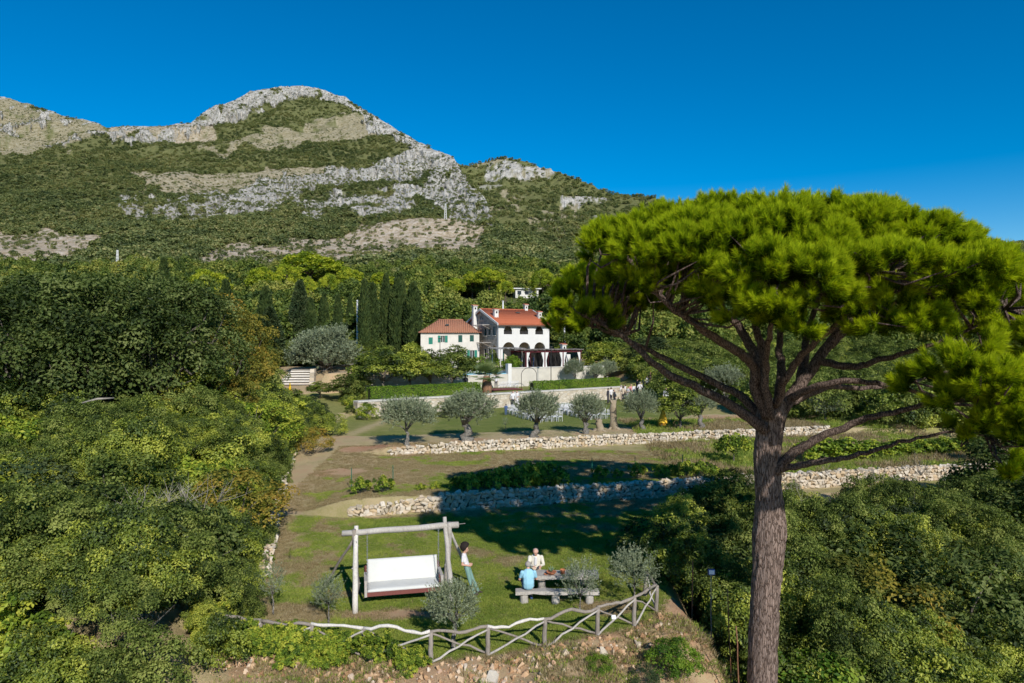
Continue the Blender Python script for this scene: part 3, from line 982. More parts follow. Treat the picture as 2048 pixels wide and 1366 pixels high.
# --- hillside scrub and the wood at its foot
n = 110000
u = RS.uniform(-60, 2110, n); sk = np.interp(u, SKA_U, SKA_Y)
y = sk + (700 - sk) * RS.rand(n)
d, _ = hillA0(u, y)
size = np.interp(d, [110, 250, 500, 900, 1400], [3.6, 4.0, 3.0, 2.4, 2.2]) * (0.55 + 0.8 * RS.rand(n))
pxs = size * FPX / d
keep = RS.rand(n) < np.clip(42.0 / (pxs * pxs * 0.55), 0.03, 1)
rm = rock_mask(u, y); dm = dirt_mask(u, y)
dens = np.where(rm > 0.5, 0.5, np.where(dm > 0.1, 0.60 - 0.34 * dm, 1.0))
dens = dens * (0.45 + 1.1 * sstep(0.30, 0.52, fbm(u / 60, y / 18, 91)))
keep &= (RS.rand(n) < dens) & (d > 210)
u, y, size, rm, dm = u[keep], y[keep], size[keep], rm[keep], dm[keep]
X, D_, Z = hillA(u, y)
size = np.where(rm > 0.5, size * 0.45, np.where(dm > 0.2, size * 0.42, size)) / 3.6 * 1.15
tip = np.stack([X, D_, Z - 0.4 * size], 1)
sc3 = np.stack([size * 1.1, size * 1.1, size * (0.8 + 0.4 * RS.rand(len(size)))], 1)
scatter('mountain_scrub', 'dense green scrub and low trees covering the mountainside', tip, rz_only(len(u)), sc3, RS.randint(0, 4, len(u)), SCRUB)

n = 26000
u = RS.uniform(860, 2110, n); sk = np.interp(u, SKB_U, SKB_Y)
y = sk + (590 - sk) * RS.rand(n)
keep = RS.rand(n) < np.where(rockB(u, y) > 0.5, 0.08, 0.55)
keep &= y < np.interp(u, SKA_U, SKA_Y) + 12
u, y = u[keep], y[keep]
X, D_, Z = hillB(u, y)
size = (0.6 + 0.8 * RS.rand(len(u))) * 1.45
scatter('far_hill_wood', 'far wood covering the second hill', np.stack([X, D_, Z - 0.5], 1), rz_only(len(u)), usc(size), RS.randint(0, 4, len(u)), SCRUB)

# wood behind the villa
n = 3400
dd = RS.uniform(109, 260, n); uu = RS.uniform(-60, 2110, n)
X = (uu - 1024) / FPX * dd
yy = np.interp(dd, DA_D[::-1], DA_Y[::-1])
_, _, Z = hillA(uu, yy, False)
Z = np.maximum(Z, ground_z(X, dd))
keep = (RS.rand(n) < np.clip(dd / 150, 0.5, 1.0))
keep &= ~((dd < 124) & (uu > 820) & (uu < 1130))
CLEAR = [(418, 170, 90, 576), (525, 185, 76, 566), (575, 190, 66, 562), (625, 205, 140, 562), (700, 195, 60, 562), (620, 175, 40, 574), (655, 178, 46, 570), (910, 190, 50, 581), (945, 205, 46, 571), (980, 200, 70, 571), (1085, 185, 56, 568), (765, 200, 50, 568), (1010, 190, 40, 581), (1055, 207, 70, 586), (235, 260, 8, 566), (715, 106, 6, 676)]
topy = 683 - (Z + 8.0 - CAM_Z) / dd * FPX
hw = 3.6 * FPX / dd
for cpx, cd, cw, cy in CLEAR:
    keep &= ~((dd < cd) & (np.abs(uu - cpx) < cw / 2 + hw * 0.5) & (topy < cy))
X, dd, Z = X[keep], dd[keep], Z[keep]
s = (0.5 + 0.75 * RS.rand(len(X))) * np.interp(dd, [105, 150, 260], [0.85, 1.0, 1.0])
scatter('woodland', 'mixed green and yellowing wood behind the villa', np.stack([X, dd, Z - 0.6], 1), rz_only(len(X)), np.stack([s, s, s * (0.8 + 0.5 * RS.rand(len(X)))], 1), RS.randint(0, 4, len(X)), WOODS)
# ------------------------------------------------------------------ the big stone pine
PB = at(1525, 1490, 20.0)
pine = thing('stone_pine', 'huge umbrella pine with thick bare trunk and spreading crown in front of the scrub', 'tree', (PB.x, PB.y, sz(PB.x, PB.y) - 0.3))
PO = Vector(pine.location)


def pp(lst):
    return [at(*q) - PO for q in lst]


def smooth_path(pts, rad, k=5):
    """Catmull-Rom"""
    P = [pts[0]] + list(pts) + [pts[-1]]; Q = [rad[0]] + list(rad) + [rad[-1]]
    o = []; r = []
    for i in range(1, len(P) - 2):
        for j in range(k):
            s = j / k
            a, b, c, d = P[i - 1], P[i], P[i + 1], P[i + 2]
            o.append(0.5 * ((2 * b) + (c - a) * s + (2 * a - 5 * b + 4 * c - d) * s * s + (3 * b - a - 3 * c + d) * s ** 3))
            r.append(Q[i] * (1 - s) + Q[i + 1] * s)
    o.append(P[-2]); r.append(Q[-2])
    return o, r


# trunk with furrowed bark
TP = [(1512, 1600, 20), (1520, 1490, 20), (1524, 1366, 20), (1527, 1250, 20), (1533, 1150, 20), (1537, 1065, 20), (1538, 1000, 20), (1534, 930, 20), (1537, 870, 20), (1541, 832, 20), (1545, 800, 20)]
TW = [78, 72, 65, 63, 64, 70, 60, 56, 59, 66, 50]
P_, R_ = smooth_path(pp(TP), [w * 0.86 / 2 / FPX * 20 for w in TW], 16)
nn = 64
V = []
for i, (p, r) in enumerate(zip(P_, R_)):
    for k in range(nn):
        a = 2 * math.pi * k / nn
        V.append((p.x + math.cos(a) * r, p.y + math.sin(a) * r, p.z, a, r))
V = np.array(V)
ang = V[:, 3]; zz = V[:, 2]
cx = np.cos(ang) * 4.0; sx_ = np.sin(ang) * 4.0
f = fbm(cx * 1.6 + sx_ * 0.7 + 40, zz * 1.3 + sx_ * 1.5, 101, 4)
g = fbm(cx * 4.2 - sx_ + 9, zz * 3.2 + sx_ * 3.9, 102, 3)
dsp = (np.abs(f - 0.5) * 2) * 0.09 + (g - 0.5) * 0.05 - 0.02
dsp += 0.05 * np.exp(-((zz - (at(1540, 1055, 20).z - PO.z)) / 0.35) ** 2) * (np.cos(ang - 0.3) > 0)
V[:, 0] += np.cos(ang) * dsp; V[:, 1] += np.sin(ang) * dsp
Ft = [(i * nn + k, i * nn + (k + 1) % nn, (i + 1) * nn + (k + 1) % nn, (i + 1) * nn + k) for i in range(len(P_) - 1) for k in range(nn)]
link('trunk', mesh_np('pine_trunk', V[:, :3], Ft, [M_PBARK], smooth=True), pine)

LIMBS = [
    ([(1528, 858, 19.7), (1490, 828, 19.5), (1420, 786, 19.2), (1340, 750, 19.0), (1295, 715, 18.8), (1240, 668, 18.6), (1190, 642, 18.4), (1155, 625, 18.2)], 0.17),
    ([(1520, 838, 20.3), (1492, 798, 20.5), (1450, 776, 20.7), (1340, 722, 21), (1290, 698, 21.2), (1230, 668, 21.4), (1175, 648, 21.6), (1140, 620, 21.8)], 0.15),
    ([(1535, 830, 19.6), (1512, 772, 19.3), (1508, 730, 19.0), (1470, 700, 18.4), (1400, 655, 17.6), (1340, 610, 17.0), (1290, 560, 16.6), (1250, 510, 16.4)], 0.19),
    ([(1515, 760, 19.4), (1505, 700, 19.8), (1478, 655, 20.4), (1442, 610, 21.0), (1422, 560, 21.4), (1395, 500, 21.8), (1380, 450, 22.2)], 0.17),
    ([(1530, 790, 20.3), (1522, 700, 20.6), (1508, 640, 20.8), (1512, 560, 21.0), (1500, 500, 21.2), (1490, 440, 21.6)], 0.15),
    ([(1556, 820, 20.6), (1562, 740, 21.2), (1558, 690, 21.8), (1568, 620, 22.4), (1590, 540, 23), (1610, 460, 23.6)], 0.16),
    ([(1540, 835, 19.5), (1530, 760, 18.9), (1535, 700, 18.3), (1545, 640, 17.4), (1570, 580, 16.6), (1590, 520, 16.0)], 0.13),
    ([(1552, 840, 20), (1588, 785, 20), (1640, 715, 20), (1690, 645, 20), (1745, 590, 20), (1800, 530, 20), (1850, 480, 20)], 0.21),
    ([(1600, 770, 20), (1612, 700, 20.8), (1622, 640, 21.4), (1650, 570, 22), (1690, 500, 22.6), (1720, 440, 23)], 0.14),
    ([(1640, 720, 19.9), (1700, 735, 19.3), (1760, 720, 18.7), (1830, 700, 18.0), (1920, 665, 17.2), (2010, 620, 16.6)], 0.12),
    ([(1585, 795, 19.8), (1640, 772, 19.2), (1720, 762, 18.6), (1800, 778, 18), (1880, 795, 17.2), (1970, 800, 16.4)], 0.12),
    ([(1580, 805, 20.3), (1650, 776, 20.8), (1720, 776, 21.4), (1810, 766, 22), (1900, 740, 22.6), (2000, 700, 23.2)], 0.11),
    ([(1548, 945, 19.8), (1590, 905, 19.6), (1640, 875, 19.2), (1720, 842, 18.7), (1800, 822, 18.2), (1880, 805, 17.4), (1960, 815, 16.8)], 0.16),
    ([(1545, 940, 20.0), (1600, 930, 19.6), (1660, 920, 19.2), (1720, 908, 18.8), (1800, 885, 18.2), (1890, 865, 17.6), (1980, 870, 17)], 0.115),
    ([(1550, 810, 19.7), (1580, 740, 18.8), (1625, 690, 17.8), (1680, 640, 16.8), (1720, 590, 15.8), (1760, 545, 15.2)], 0.13),
    ([(1660, 690, 20.2), (1720, 640, 21), (1800, 600, 22), (1900, 540, 23), (1980, 520, 23.6)], 0.12),
]
limb_pts = []
for L_, r0 in LIMBS:
    pts, rad = smooth_path(pp(L_), [r0 * (1 - 0.80 * (i / (len(L_) - 1)) ** 0.9) for i in range(len(L_))], 5)
    pts = [p + Vector((RS.normal(), RS.normal(), RS.normal())) * 0.018 for p in pts]
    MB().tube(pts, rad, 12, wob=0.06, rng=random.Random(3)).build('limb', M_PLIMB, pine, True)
    limb_pts.extend(pts[len(pts) // 3:])
LP = np.array([tuple(p) for p in limb_pts])

# foliage masses (photo position, depth, half width, half height in pixels)
LOBES = [(1150, 610, 18.6, 55, 48), (1200, 580, 20.5, 60, 50), (1130, 650, 20.4, 45, 36), (1195, 640, 18.2, 50, 34), (1245, 620, 21.5, 50, 40), (1170, 565, 22, 46, 36), (1215, 500, 17, 60, 55), (1255, 560, 17, 60, 50), (1230, 480, 19, 60, 40), (1290, 510, 16.4, 70, 60), (1330, 570, 16.6, 50, 45), (1370, 520, 16, 66, 60), (1300, 475, 18, 70, 45), (1270, 600, 19, 46, 30), (1390, 460, 17, 80, 50), (1470, 490, 16.2, 80, 56), (1420, 580, 16.2, 50, 44), (1340, 450, 20, 80, 40), (1440, 435, 19, 85, 42), (1550, 430, 18, 90, 40), (1560, 490, 16.5, 90, 50), (1520, 540, 15, 85, 55), (1600, 560, 14.6, 90, 60), (1560, 610, 15, 80, 45), (1680, 550, 14.8, 80, 56), (1490, 590, 15.6, 60, 42), (1640, 500, 15.6, 90, 56), (1590, 660, 15.4, 44, 32), (1530, 650, 16.2, 40, 28), (1650, 440, 18, 90, 40), (1740, 460, 18, 90, 44), (1740, 500, 16.2, 80, 54), (1820, 480, 19, 80, 40), (1810, 530, 16.6, 80, 56), (1880, 480, 20, 80, 40), (1890, 560, 17, 80, 60), (1950, 540, 19, 80, 44), (1960, 610, 16.6, 80, 60), (1780, 600, 15.4, 56, 46), (1760, 655, 15.6, 66, 36), (1830, 640, 15.4, 62, 44), (1700, 630, 15.6, 46, 30), (2030, 590, 19, 80, 46), (2040, 680, 16, 70, 56), (1930, 690, 16, 60, 46), (1900, 740, 14.6, 60, 50), (1970, 760, 14.4, 60, 54), (1840, 770, 15.4, 46, 36), (2030, 780, 15, 56, 56), (1905, 800, 15, 46, 32), (1990, 850, 15.6, 60, 44), (2050, 900, 15.4, 56, 60), (1930, 860, 17, 44, 26), (2010, 940, 16.4, 44, 34), (2090, 820, 15, 70, 70), (2100, 700, 16, 70, 70), (2110, 600, 18, 80, 60), (1260, 480, 22.5, 80, 40), (1370, 470, 23.5, 90, 40), (1480, 450, 24, 95, 36), (1600, 445, 24.5, 95, 36), (1720, 460, 24.5, 95, 38), (1830, 490, 24, 90, 40), (1930, 520, 23.5, 90, 40), (2020, 570, 23, 80, 46), (1320, 520, 23.5, 70, 36), (1560, 480, 26, 80, 30), (1680, 490, 26, 80, 30), (1800, 520, 26, 70, 30), (1440, 480, 26, 70, 30), (1900, 620, 23.5, 66, 36), (1990, 660, 22.5, 60, 40), (1860, 575, 22, 70, 40), (1710, 545, 20.5, 60, 30), (1450, 510, 20.5, 60, 30), (1600, 480, 21, 70, 30), (1340, 560, 20.5, 50, 28), (1400, 605, 16.4, 40, 30), (1650, 600, 15, 70, 40), (1470, 630, 16, 40, 26), (1300, 480, 19.5, 70, 30), (1400, 470, 20.5, 80, 30), (1500, 460, 21.5, 80, 30), (1620, 460, 22, 80, 30), (1740, 470, 22, 80, 30), (1850, 510, 21.5, 80, 34), (1940, 560, 21, 80, 34), (1560, 500, 18.5, 70, 30), (1680, 510, 18.5, 80, 30), (1460, 500, 18.5, 60, 28), (1350, 500, 18, 60, 30), (1780, 540, 19, 70, 34), (1880, 610, 19.5, 70, 34), (1650, 470, 25.5, 80, 30), (1520, 470, 25.5, 80, 30), (1770, 490, 25.5, 80, 30), (1400, 490, 25, 70, 30)]  # the last inner masses are added to darken the crown's cast shadow
rs = np.random.RandomState(909)
# inner lobes added to close the dome and make its cast shadow solid
for gx_ in np.arange(2.2, 14.6, 1.5):
    for gy_ in np.arange(14.6, 26.0, 1.5):
        q_ = ((gx_ - 8.4) / 6.1) ** 2 + ((gy_ - 20.2) / 5.8) ** 2
        if q_ < 1:
            jx, jy = gx_ + rs.uniform(-.4, .4), gy_ + rs.uniform(-.4, .4)
            jz = 9.9 + 2.5 * math.sqrt(1 - q_)
            LOBES.append((1024 + jx / jy * FPX, 683 - (jz - CAM_Z) / jy * FPX, jy, 0.95 / jy * FPX, 0.5 / jy * FPX))


# the crown falls away towards its far side
LOBES = [(x_, max(y_, float(np.interp(x_, [1780, 1850, 1940, 2048, 2150], [395, 425, 478, 540, 600])) + b_ * 0.95 + 8) if x_ > 1780 else y_, d_, a_, b_) for x_, y_, d_, a_, b_ in LOBES]


def needle_shoot(seed, n=120, stem=0.26, nl=0.17):
    q = np.random.RandomState(seed)
    s = q.rand(n) ** 0.7
    a = q.rand(n) * 2 * math.pi
    el = np.interp(s, [0, 1], [0.5, 1.25]) + q.normal(size=n) * 0.22
    D = np.stack([np.cos(a) * np.cos(el), np.sin(a) * np.cos(el), np.sin(el)], 1)
    P = np.stack([q.normal(size=n) * 0.012, q.normal(size=n) * 0.012, s * stem], 1)
    W = unit(np.cross(D, q.normal(size=(n, 3)))) * 0.006
    L = (nl * (0.7 + 0.5 * q.rand(n)))[:, None]
    sag = np.array([0, 0, -0.02])
    V = np.stack([P - W, P + W, P + D * L + sag], 1).reshape(-1, 3)
    T = np.clip(0.02 + 0.75 * s + 0.3 * q.rand(n) - 0.05, 0, 1)  # needles darken towards the shoot base, painting the crown's inner shade
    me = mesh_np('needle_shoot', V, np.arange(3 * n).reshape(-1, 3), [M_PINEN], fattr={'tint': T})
    return me


SHOOTS = [needle_shoot(300 + i) for i in range(5)]
pts = []; rots = []; sc = []
twigs = MB()
for (lx, ly, ld, rx, ry) in LOBES:
    c = np.array(at(lx, ly, ld)) - np.array(PO)
    a = rx / FPX * ld; b = ry / FPX * ld
    n = int(np.clip(52 * a * (a + b) * 2.4, 60, 300))
    u = unit(rs.normal(size=(n * 3, 3))); u = u[(u[:, 2] > -0.28)][:n]
    # break the mass into tufts
    k = max(5, n // 13)
    tc = u[rs.choice(len(u), k)]
    j = rs.randint(0, k, len(u))
    u = unit(tc[j] + rs.normal(size=u.shape) * 0.17)
    rad = 0.62 + 0.38 * rs.rand(len(u)) ** 0.6
    p = c + u * rad[:, None] * np.array([a, (a + b) * 0.55, b])
    dirv = unit(u * 0.75 + np.array([0, 0, 0.62]) + rs.normal(size=u.shape) * 0.25)
    for q, dv in zip(p, dirv):
        pts.append(q - dv * 0.18)
        e = Vector(dv).to_track_quat('Z', 'Y').to_euler(); rots.append((e.x, e.y, e.z))
    sc.extend(list(0.85 + 0.5 * rs.rand(len(u))))
    # branchlets from the nearest limb into the mass
    for m in range(4):
        tgt = p[rs.randint(len(p))]
        i = np.argmin(((LP - (c * 0.85 + tgt * 0.15 + np.array([0, 0, -0.5]))) ** 2).sum(1) + rs.rand(len(LP)) * 0.3)
        s0 = LP[i]
        if np.linalg.norm(tgt - s0) < 5.0:
            mid = (s0 + tgt) / 2 + rs.normal(size=3) * 0.15 + np.array([0, 0, -0.12])
            r = 0.022 + 0.012 * np.linalg.norm(tgt - s0)
            twigs.tube([s0, mid, tgt], [r, r * 0.65, 0.008], 6)
twigs.build('branchlets', M_PLIMB, pine, True)
pts = np.array(pts); sc = np.array(sc)
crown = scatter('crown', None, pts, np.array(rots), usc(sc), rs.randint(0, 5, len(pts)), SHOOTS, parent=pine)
# ------------------------------------------------------------------ dry-stone walls
t = NT('limestone_rubble')
rn = t.n('ObjectInfo').outputs['Random']; tn = t.attr('tint')
v_ = t.obj()
f = t.math('FRACT', t.math('ADD', t.math('MULTIPLY', rn, 7.3), tn))
base_ = t.ramp(f, [(0.0, (0.351, 0.309, 0.24)), (0.25, (0.546, 0.466, 0.354)), (0.5, (0.598, 0.542, 0.462)), (0.72, (0.52, 0.378, 0.222)), (0.88, (0.676, 0.624, 0.54)), (1.0, (0.429, 0.296, 0.168))])
nn1 = t.noise(7, 5, 0.7, t.pos()); nn2 = t.noise(40, 4, 0.7, t.pos())
colr = t.mix(t.math('MULTIPLY', nn1, 0.45), base_, (0.42, 0.33, 0.22))
colr = t.mix(t.ramp(nn2, [(0.55, (0, 0, 0)), (0.75, (0.6, 0.6, 0.6))]), colr, (0.16, 0.15, 0.13))
M_STONE = t.principled(colr, 0.92, t.bump(t.math('ADD', nn1, nn2), 0.7, 0.02), 0.15)
M_CORE = plain('wall_core_earth', (0.10, 0.08, 0.055), var=0.4)
M_GWOOD = wood('weathered_grey_wood', (0.21, 0.185, 0.16), (0.46, 0.425, 0.385))
M_GWOOD2 = wood('weathered_brown_wood', (0.12, 0.10, 0.08), (0.29, 0.25, 0.215))
M_PALEWOOD = wood('bleached_wood', (0.36, 0.325, 0.285), (0.66, 0.62, 0.565))
M_REDWOOD = wood('red_stained_wood', (0.12, 0.038, 0.032), (0.19, 0.065, 0.055))


def stone_geo(seed):
    q = np.random.RandomState(seed)
    bm = bmesh.new()
    for k in range(13):
        p = unit(q.normal(size=(1, 3)))[0] ** 1
        p = np.sign(p) * np.abs(p) ** 0.6
        bm.verts.new(p * np.array([0.5, 0.5, 0.5]) * (0.85 + 0.3 * q.rand()))
    r = bmesh.ops.convex_hull(bm, input=bm.verts)
    for v in [v for v in bm.verts if not v.link_faces]: bm.verts.remove(v)
    bmesh.ops.triangulate(bm, faces=bm.faces)
    bmesh.ops.recalc_face_normals(bm, faces=bm.faces)
    bm.verts.index_update()
    V = np.array([v.co[:] for v in bm.verts]); F = np.array([[v.index for v in f.verts] for f in bm.faces])
    bm.free()
    return V, F


SGEO = [stone_geo(500 + i) for i in range(14)]
SMESH = [mesh_np('stone', V, F, [M_STONE], fattr={'tint': np.full(len(F), i * 0.07)}) for i, (V, F) in enumerate(SGEO)]


def rotm(ax, ay, az):
    return np.array(Matrix.Rotation(az, 3, 'Z') @ Matrix.Rotation(ay, 3, 'Y') @ Matrix.Rotation(ax, 3, 'X'))


def join_stones(name, L, parent=None, kind='stuff'):
    """L: (pos, rot euler, scale, geo index)"""
    VV = []; FF = []; TT = []; b = 0
    q = np.random.RandomState(len(L))
    for pos, rot, s, gi in L:
        V, F = SGEO[gi]
        VV.append((V * np.array(s)) @ rotm(*rot).T + np.array(pos)); FF.append(F + b); b += len(V)
        TT.append(np.full(len(F), q.rand()))
    o = link(name, mesh_np(name, np.vstack(VV), np.vstack(FF), [M_STONE], fattr={'tint': np.concatenate(TT)}), parent)
    if kind: o['kind'] = kind
    return o


def rubble_wall(name, label, path, hfun, stone=0.24, nparts=0, thick=0.5, seed=0, batter=0.08, top_jit=0.12, score=None, zfun=None, level=None):
    """path: list of (x, y) of the wall's foot on its visible face; hfun(s 0..1) -> height"""
    q = np.random.RandomState(seed)
    P = np.array(path, float); seg = np.diff(P, axis=0); sl = np.linalg.norm(seg, axis=1); cum = np.concatenate([[0], np.cumsum(sl)]); tot = cum[-1]
    def pt(s):
        return np.array([np.interp(s, cum, P[:, 0]), np.interp(s, cum, P[:, 1])])
    def nrm(s):
        a, b = pt(max(0, s - 0.4)), pt(min(tot, s + 0.4)); d = (b - a) / (np.linalg.norm(b - a) + 1e-9)
        return np.array([d[1], -d[0]]), math.atan2(d[1], d[0])
    def foot(s):
        p = pt(s); n, _ = nrm(s)
        f = p + n * 0.35
        return (zfun(s) if zfun else sz(f[0], f[1]))
    if level is not None:
        ss = np.linspace(0, 1, 160)
        tab_h = [max(hfun(q_), (level(pt(q_ * tot)) - foot(q_ * tot)) if q_ > 0.12 else 0) for q_ in ss]
        hfun = lambda q_: float(np.interp(q_, ss, tab_h))
    mb = MB(); N = max(2, int(tot / 0.6)); prev = None
    for i in range(N + 1):
        s = tot * i / N; p = pt(s); n, _ = nrm(s); z = foot(s); h = hfun(s / tot)
        a = p - n * 0.10; b = p - n * thick
        ring = [(a[0], a[1], z - 0.25), (a[0] - n[0] * batter, a[1] - n[1] * batter, z + h - 0.1), (b[0], b[1], z + h - 0.06), (b[0], b[1], z - 0.25)]
        if prev is not None:
            mb.add(prev + ring, [(0, 4, 5, 1), (1, 5, 6, 2), (2, 6, 7, 3)])
        else:
            mb.add(ring, [(0, 1, 2, 3)])
        prev = ring
    root = mb.build(name, M_CORE, fix=True)
    tag(root, label, 'wall')
    L = []
    s = 0.0
    zc = 0.0
    row = 0
    hmax = max(hfun(k / 20) for k in range(21))
    zrow = 0.0
    while zrow < hmax:
        rh = stone * (0.55 + 0.3 * q.rand())
        s = q.rand() * stone
        while s < tot:
            w = stone * (0.65 + 0.9 * q.rand() ** 1.5)
            h = hfun(s / tot) + (q.rand() - 0.5) * top_jit
            if zrow + rh * 0.4 < h:
                p = pt(s + w / 2); n, ang = nrm(s + w / 2)
                dep = thick * 0.45
                off = -dep * 0.42 + (q.rand() - 0.5) * 0.05 - batter * zrow
                hh = rh * (0.95 + 0.5 * q.rand())
                L.append(((p[0] + n[0] * off, p[1] + n[1] * off, foot(s) + zrow + rh * 0.5 + (q.rand() - .5) * 0.04), (q.normal() * 0.15, q.normal() * 0.2, ang + q.normal() * 0.15), (w * 1.12, dep, hh), q.randint(len(SGEO))))
            s += w * 0.94
        zrow += rh * 0.9
    s = 0.0          # capping stones lying along the top
    while s < tot:
        w = stone * (0.7 + 0.8 * q.rand()); h = hfun(s / tot)
        p = pt(s); n, ang = nrm(s)
        for k in range(2):
            o_ = -0.12 - 0.24 * k + (q.rand() - 0.5) * 0.1
            L.append(((p[0] + n[0] * o_, p[1] + n[1] * o_, foot(s) + h + (q.rand() - 0.6) * 0.12), (q.normal() * 0.3, q.normal() * 0.3, q.rand() * 3), (w, w * 0.9, stone * 0.75), q.randint(len(SGEO))))
        s += w
    if nparts:
        key = [(-(e[2][0] * e[2][2]) / (e[0][1] ** 2) if score is None else score(e)) for e in L]
        order = np.argsort(key)
        for i in order[:nparts]:
            pos, rot, sc_, gi = L[i]
            link('stone', SMESH[gi], root, pos, rot, sc_)
        L = [L[i] for i in order[nparts:]]
    if L:
        join_stones('stonework', L, root)
    return root


def wline(WX, WY, x0, x1, n=30):
    xs = np.linspace(x0, x1, n)
    return [(x, float(np.interp(x, WX, WY)) - 0.12) for x in xs]


rubble_wall('dry_stone_wall', 'long lower dry-stone terrace wall behind the swing, half in shade', [(-8.3, 33.9)] + wline(W1X, W1Y, -8.0, 31), lambda s: np.interp(s, [0, 0.05, 0.15, 0.3, 1], [0.36, 0.52, 0.76, 0.86, 0.84]), 0.27, 300, seed=1, level=lambda p: sz(p[0], p[1] + 0.8) + 0.04, score=lambda e: -(e[2][0] * e[2][2]) / e[0][1] ** 2 + (1 if abs(e[0][0]) > 12 else 0))
rubble_wall('dry_stone_wall', 'low upper dry-stone wall of white rubble below the olive trees', wline(W2X, W2Y, -8.2, 26), lambda s: np.interp(s, [0, 0.06, 0.2, 1], [0.35, 0.5, 0.68, 0.66]), 0.27, 300, seed=2, batter=0.25, top_jit=0.3)
lw = [(np.interp(y, BOUND_Y, BOUND_X) + 0.25, y) for y in np.linspace(47, 25.5, 22)]
rubble_wall('boundary_wall', 'crooked grey boundary wall between the dirt path and the scrub', lw, lambda s: 0.20 + 0.10 * math.sin(s * 23), 0.2, 120, seed=3, thick=0.3)

# ------------------------------------------------------------------ tall garden wall with coping, and hedges
t = NT('coursed_stone')
mp = t.n('Mapping'); mp.inputs['Scale'].default_value = (2.2, 2.2, 4.2); t.l(t.obj(), mp.inputs['Vector'])
vo = t.n('TexVoronoi', feature='F1', i_Scale=1.0, i_Randomness=0.85); t.l(mp.outputs[0], vo.inputs['Vector'])
ve = t.n('TexVoronoi', feature='DISTANCE_TO_EDGE', i_Scale=1.0, i_Randomness=0.85); t.l(mp.outputs[0], ve.inputs['Vector'])
jr = t.n('MapRange', **{'i_From_Max': 0.07}); t.l(ve.outputs['Distance'], jr.inputs[0])
sp = t.n('SeparateColor'); t.l(vo.outputs['Color'], sp.inputs[0])
colr = t.ramp(sp.outputs[0], [(0.0, (0.42, 0.35, 0.26)), (0.4, (0.55, 0.49, 0.40)), (0.75, (0.62, 0.56, 0.47)), (1.0, (0.48, 0.38, 0.26))])
colr = t.mix(t.math('MULTIPLY', t.noise(1.3, 5, 0.7, t.obj()), 0.4), colr, (0.36, 0.31, 0.24))
colr = t.mix(jr.outputs[0], (0.33, 0.29, 0.23), colr)
M_COURSED = t.principled(colr, 0.9, t.bump(jr.outputs[0], 0.6, 0.03), 0.15)
M_COPE = plain('pale_coping_stone', (0.55, 0.52, 0.47), var=0.2, scale=2)
M_RENDER = plain('white_render', (0.60, 0.585, 0.55), var=0.05, scale=1.2, bump=0.15)
M_RENDER2 = plain('aged_cream_render', (0.50, 0.465, 0.40), var=0.12, scale=0.9, bump=0.2)

MB3 = MB(); n3 = 26
xs = np.linspace(-14.6, 14.2, n3 + 1)
for i in range(n3):
    a = (xs[i], float(y3f(xs[i]))); b = (xs[i + 1], float(y3f(xs[i + 1])))
    dx, dy = b[0] - a[0], b[1] - a[1]; ln = math.hypot(dx, dy); ang = math.atan2(dy, dx)
    MB3.box(((a[0] + b[0]) / 2 - 0.16, (a[1] + b[1]) / 2 + 0.2, 2.3), (ln, 0.95, 1.75), ang)
gw = MB3.build('garden_wall', M_COURSED); tag(gw, 'tall pale stone retaining wall with flat coping below the hedges', 'wall')
s_ = 0; cop = None
L3 = math.hypot(28.8, 21.6); ang3 = math.atan2(21.6, 28.8)
for i in range(34):
    m_ = (i + 0.5) / 34
    x = -14.6 + 28.8 * m_; y = float(y3f(x))
    if cop is None:
        cop = MB().box((0, 0, 0), (L3 / 34 - 0.02, 1.1, 0.11)).mesh('coping_stone', M_COPE)
    link('coping_stone', cop, gw, (x - 0.16, y + 0.2, 3.235 + random.uniform(-.008, .008)), (0, 0, ang3 + random.uniform(-.01, .01)))


def hedge(label, x0, x1, off, h, w):
    a = np.array([x0, float(y3f(x0)) + off]); b = np.array([x1, float(y3f(x1)) + off])
    d = b - a; ln = np.linalg.norm(d); d /= ln; nr = np.array([d[1], -d[0]]); ang = math.atan2(d[1], d[0])
    root = thing('hedge', label, 'hedge', (a[0], a[1], 3.15), ang)
    q = np.random.RandomState(int(ln * 10))
    MB().box((ln / 2, 0, h / 2 - 0.05), (ln - 0.2, w - 0.25, h - 0.15)).build('branches', plain('dark_hedge_core', (0.03, 0.035, 0.015)), root)  # solid dark box filling the hedge behind its leaves
    n = int(ln * (2 * h + w) * 330)
    f = q.rand(n) * (2 * h + w); s = q.rand(n) * ln
    yy = np.where(f < h, -w / 2, np.where(f < h + w, f - h - w / 2, w / 2)); zz = np.where(f < h, f, np.where(f < h + w, h, f - h - w))
    N = np.stack([q.normal(size=n) * 0.3, np.where(f < h, -1, np.where(f < h + w, 0, 1.0)) + q.normal(size=n) * 0.4, np.where((f > h) & (f < h + w), 1, 0.2) + q.normal(size=n) * 0.4], 1)
    bump_ = (fbm(s * 1.4, zz * 2 + yy * 2, 3) - 0.5) * 0.22
    P = np.stack([s, yy + np.sign(yy) * bump_, zz + bump_ * (np.abs(yy) < w / 2 - 0.01)], 1) + q.normal(size=(n, 3)) * 0.035
    D = unit(np.cross(N, q.normal(size=(n, 3))) + np.array([0, 0, 0.3]))
    V, F = leaf_quads(P, D, N, 0.11 * (0.6 + 0.8 * q.rand(n)), 0.07 * (0.6 + 0.8 * q.rand(n)))
    T = np.clip(0.5 * q.rand(n) + 0.7 * fbm(s * 1.1, zz * 1.5, 9) - 0.1, 0, 1)
    link('foliage', mesh_np('hedge_foliage', V, F, [M_HEDGE], fattr={'tint': T}), root)


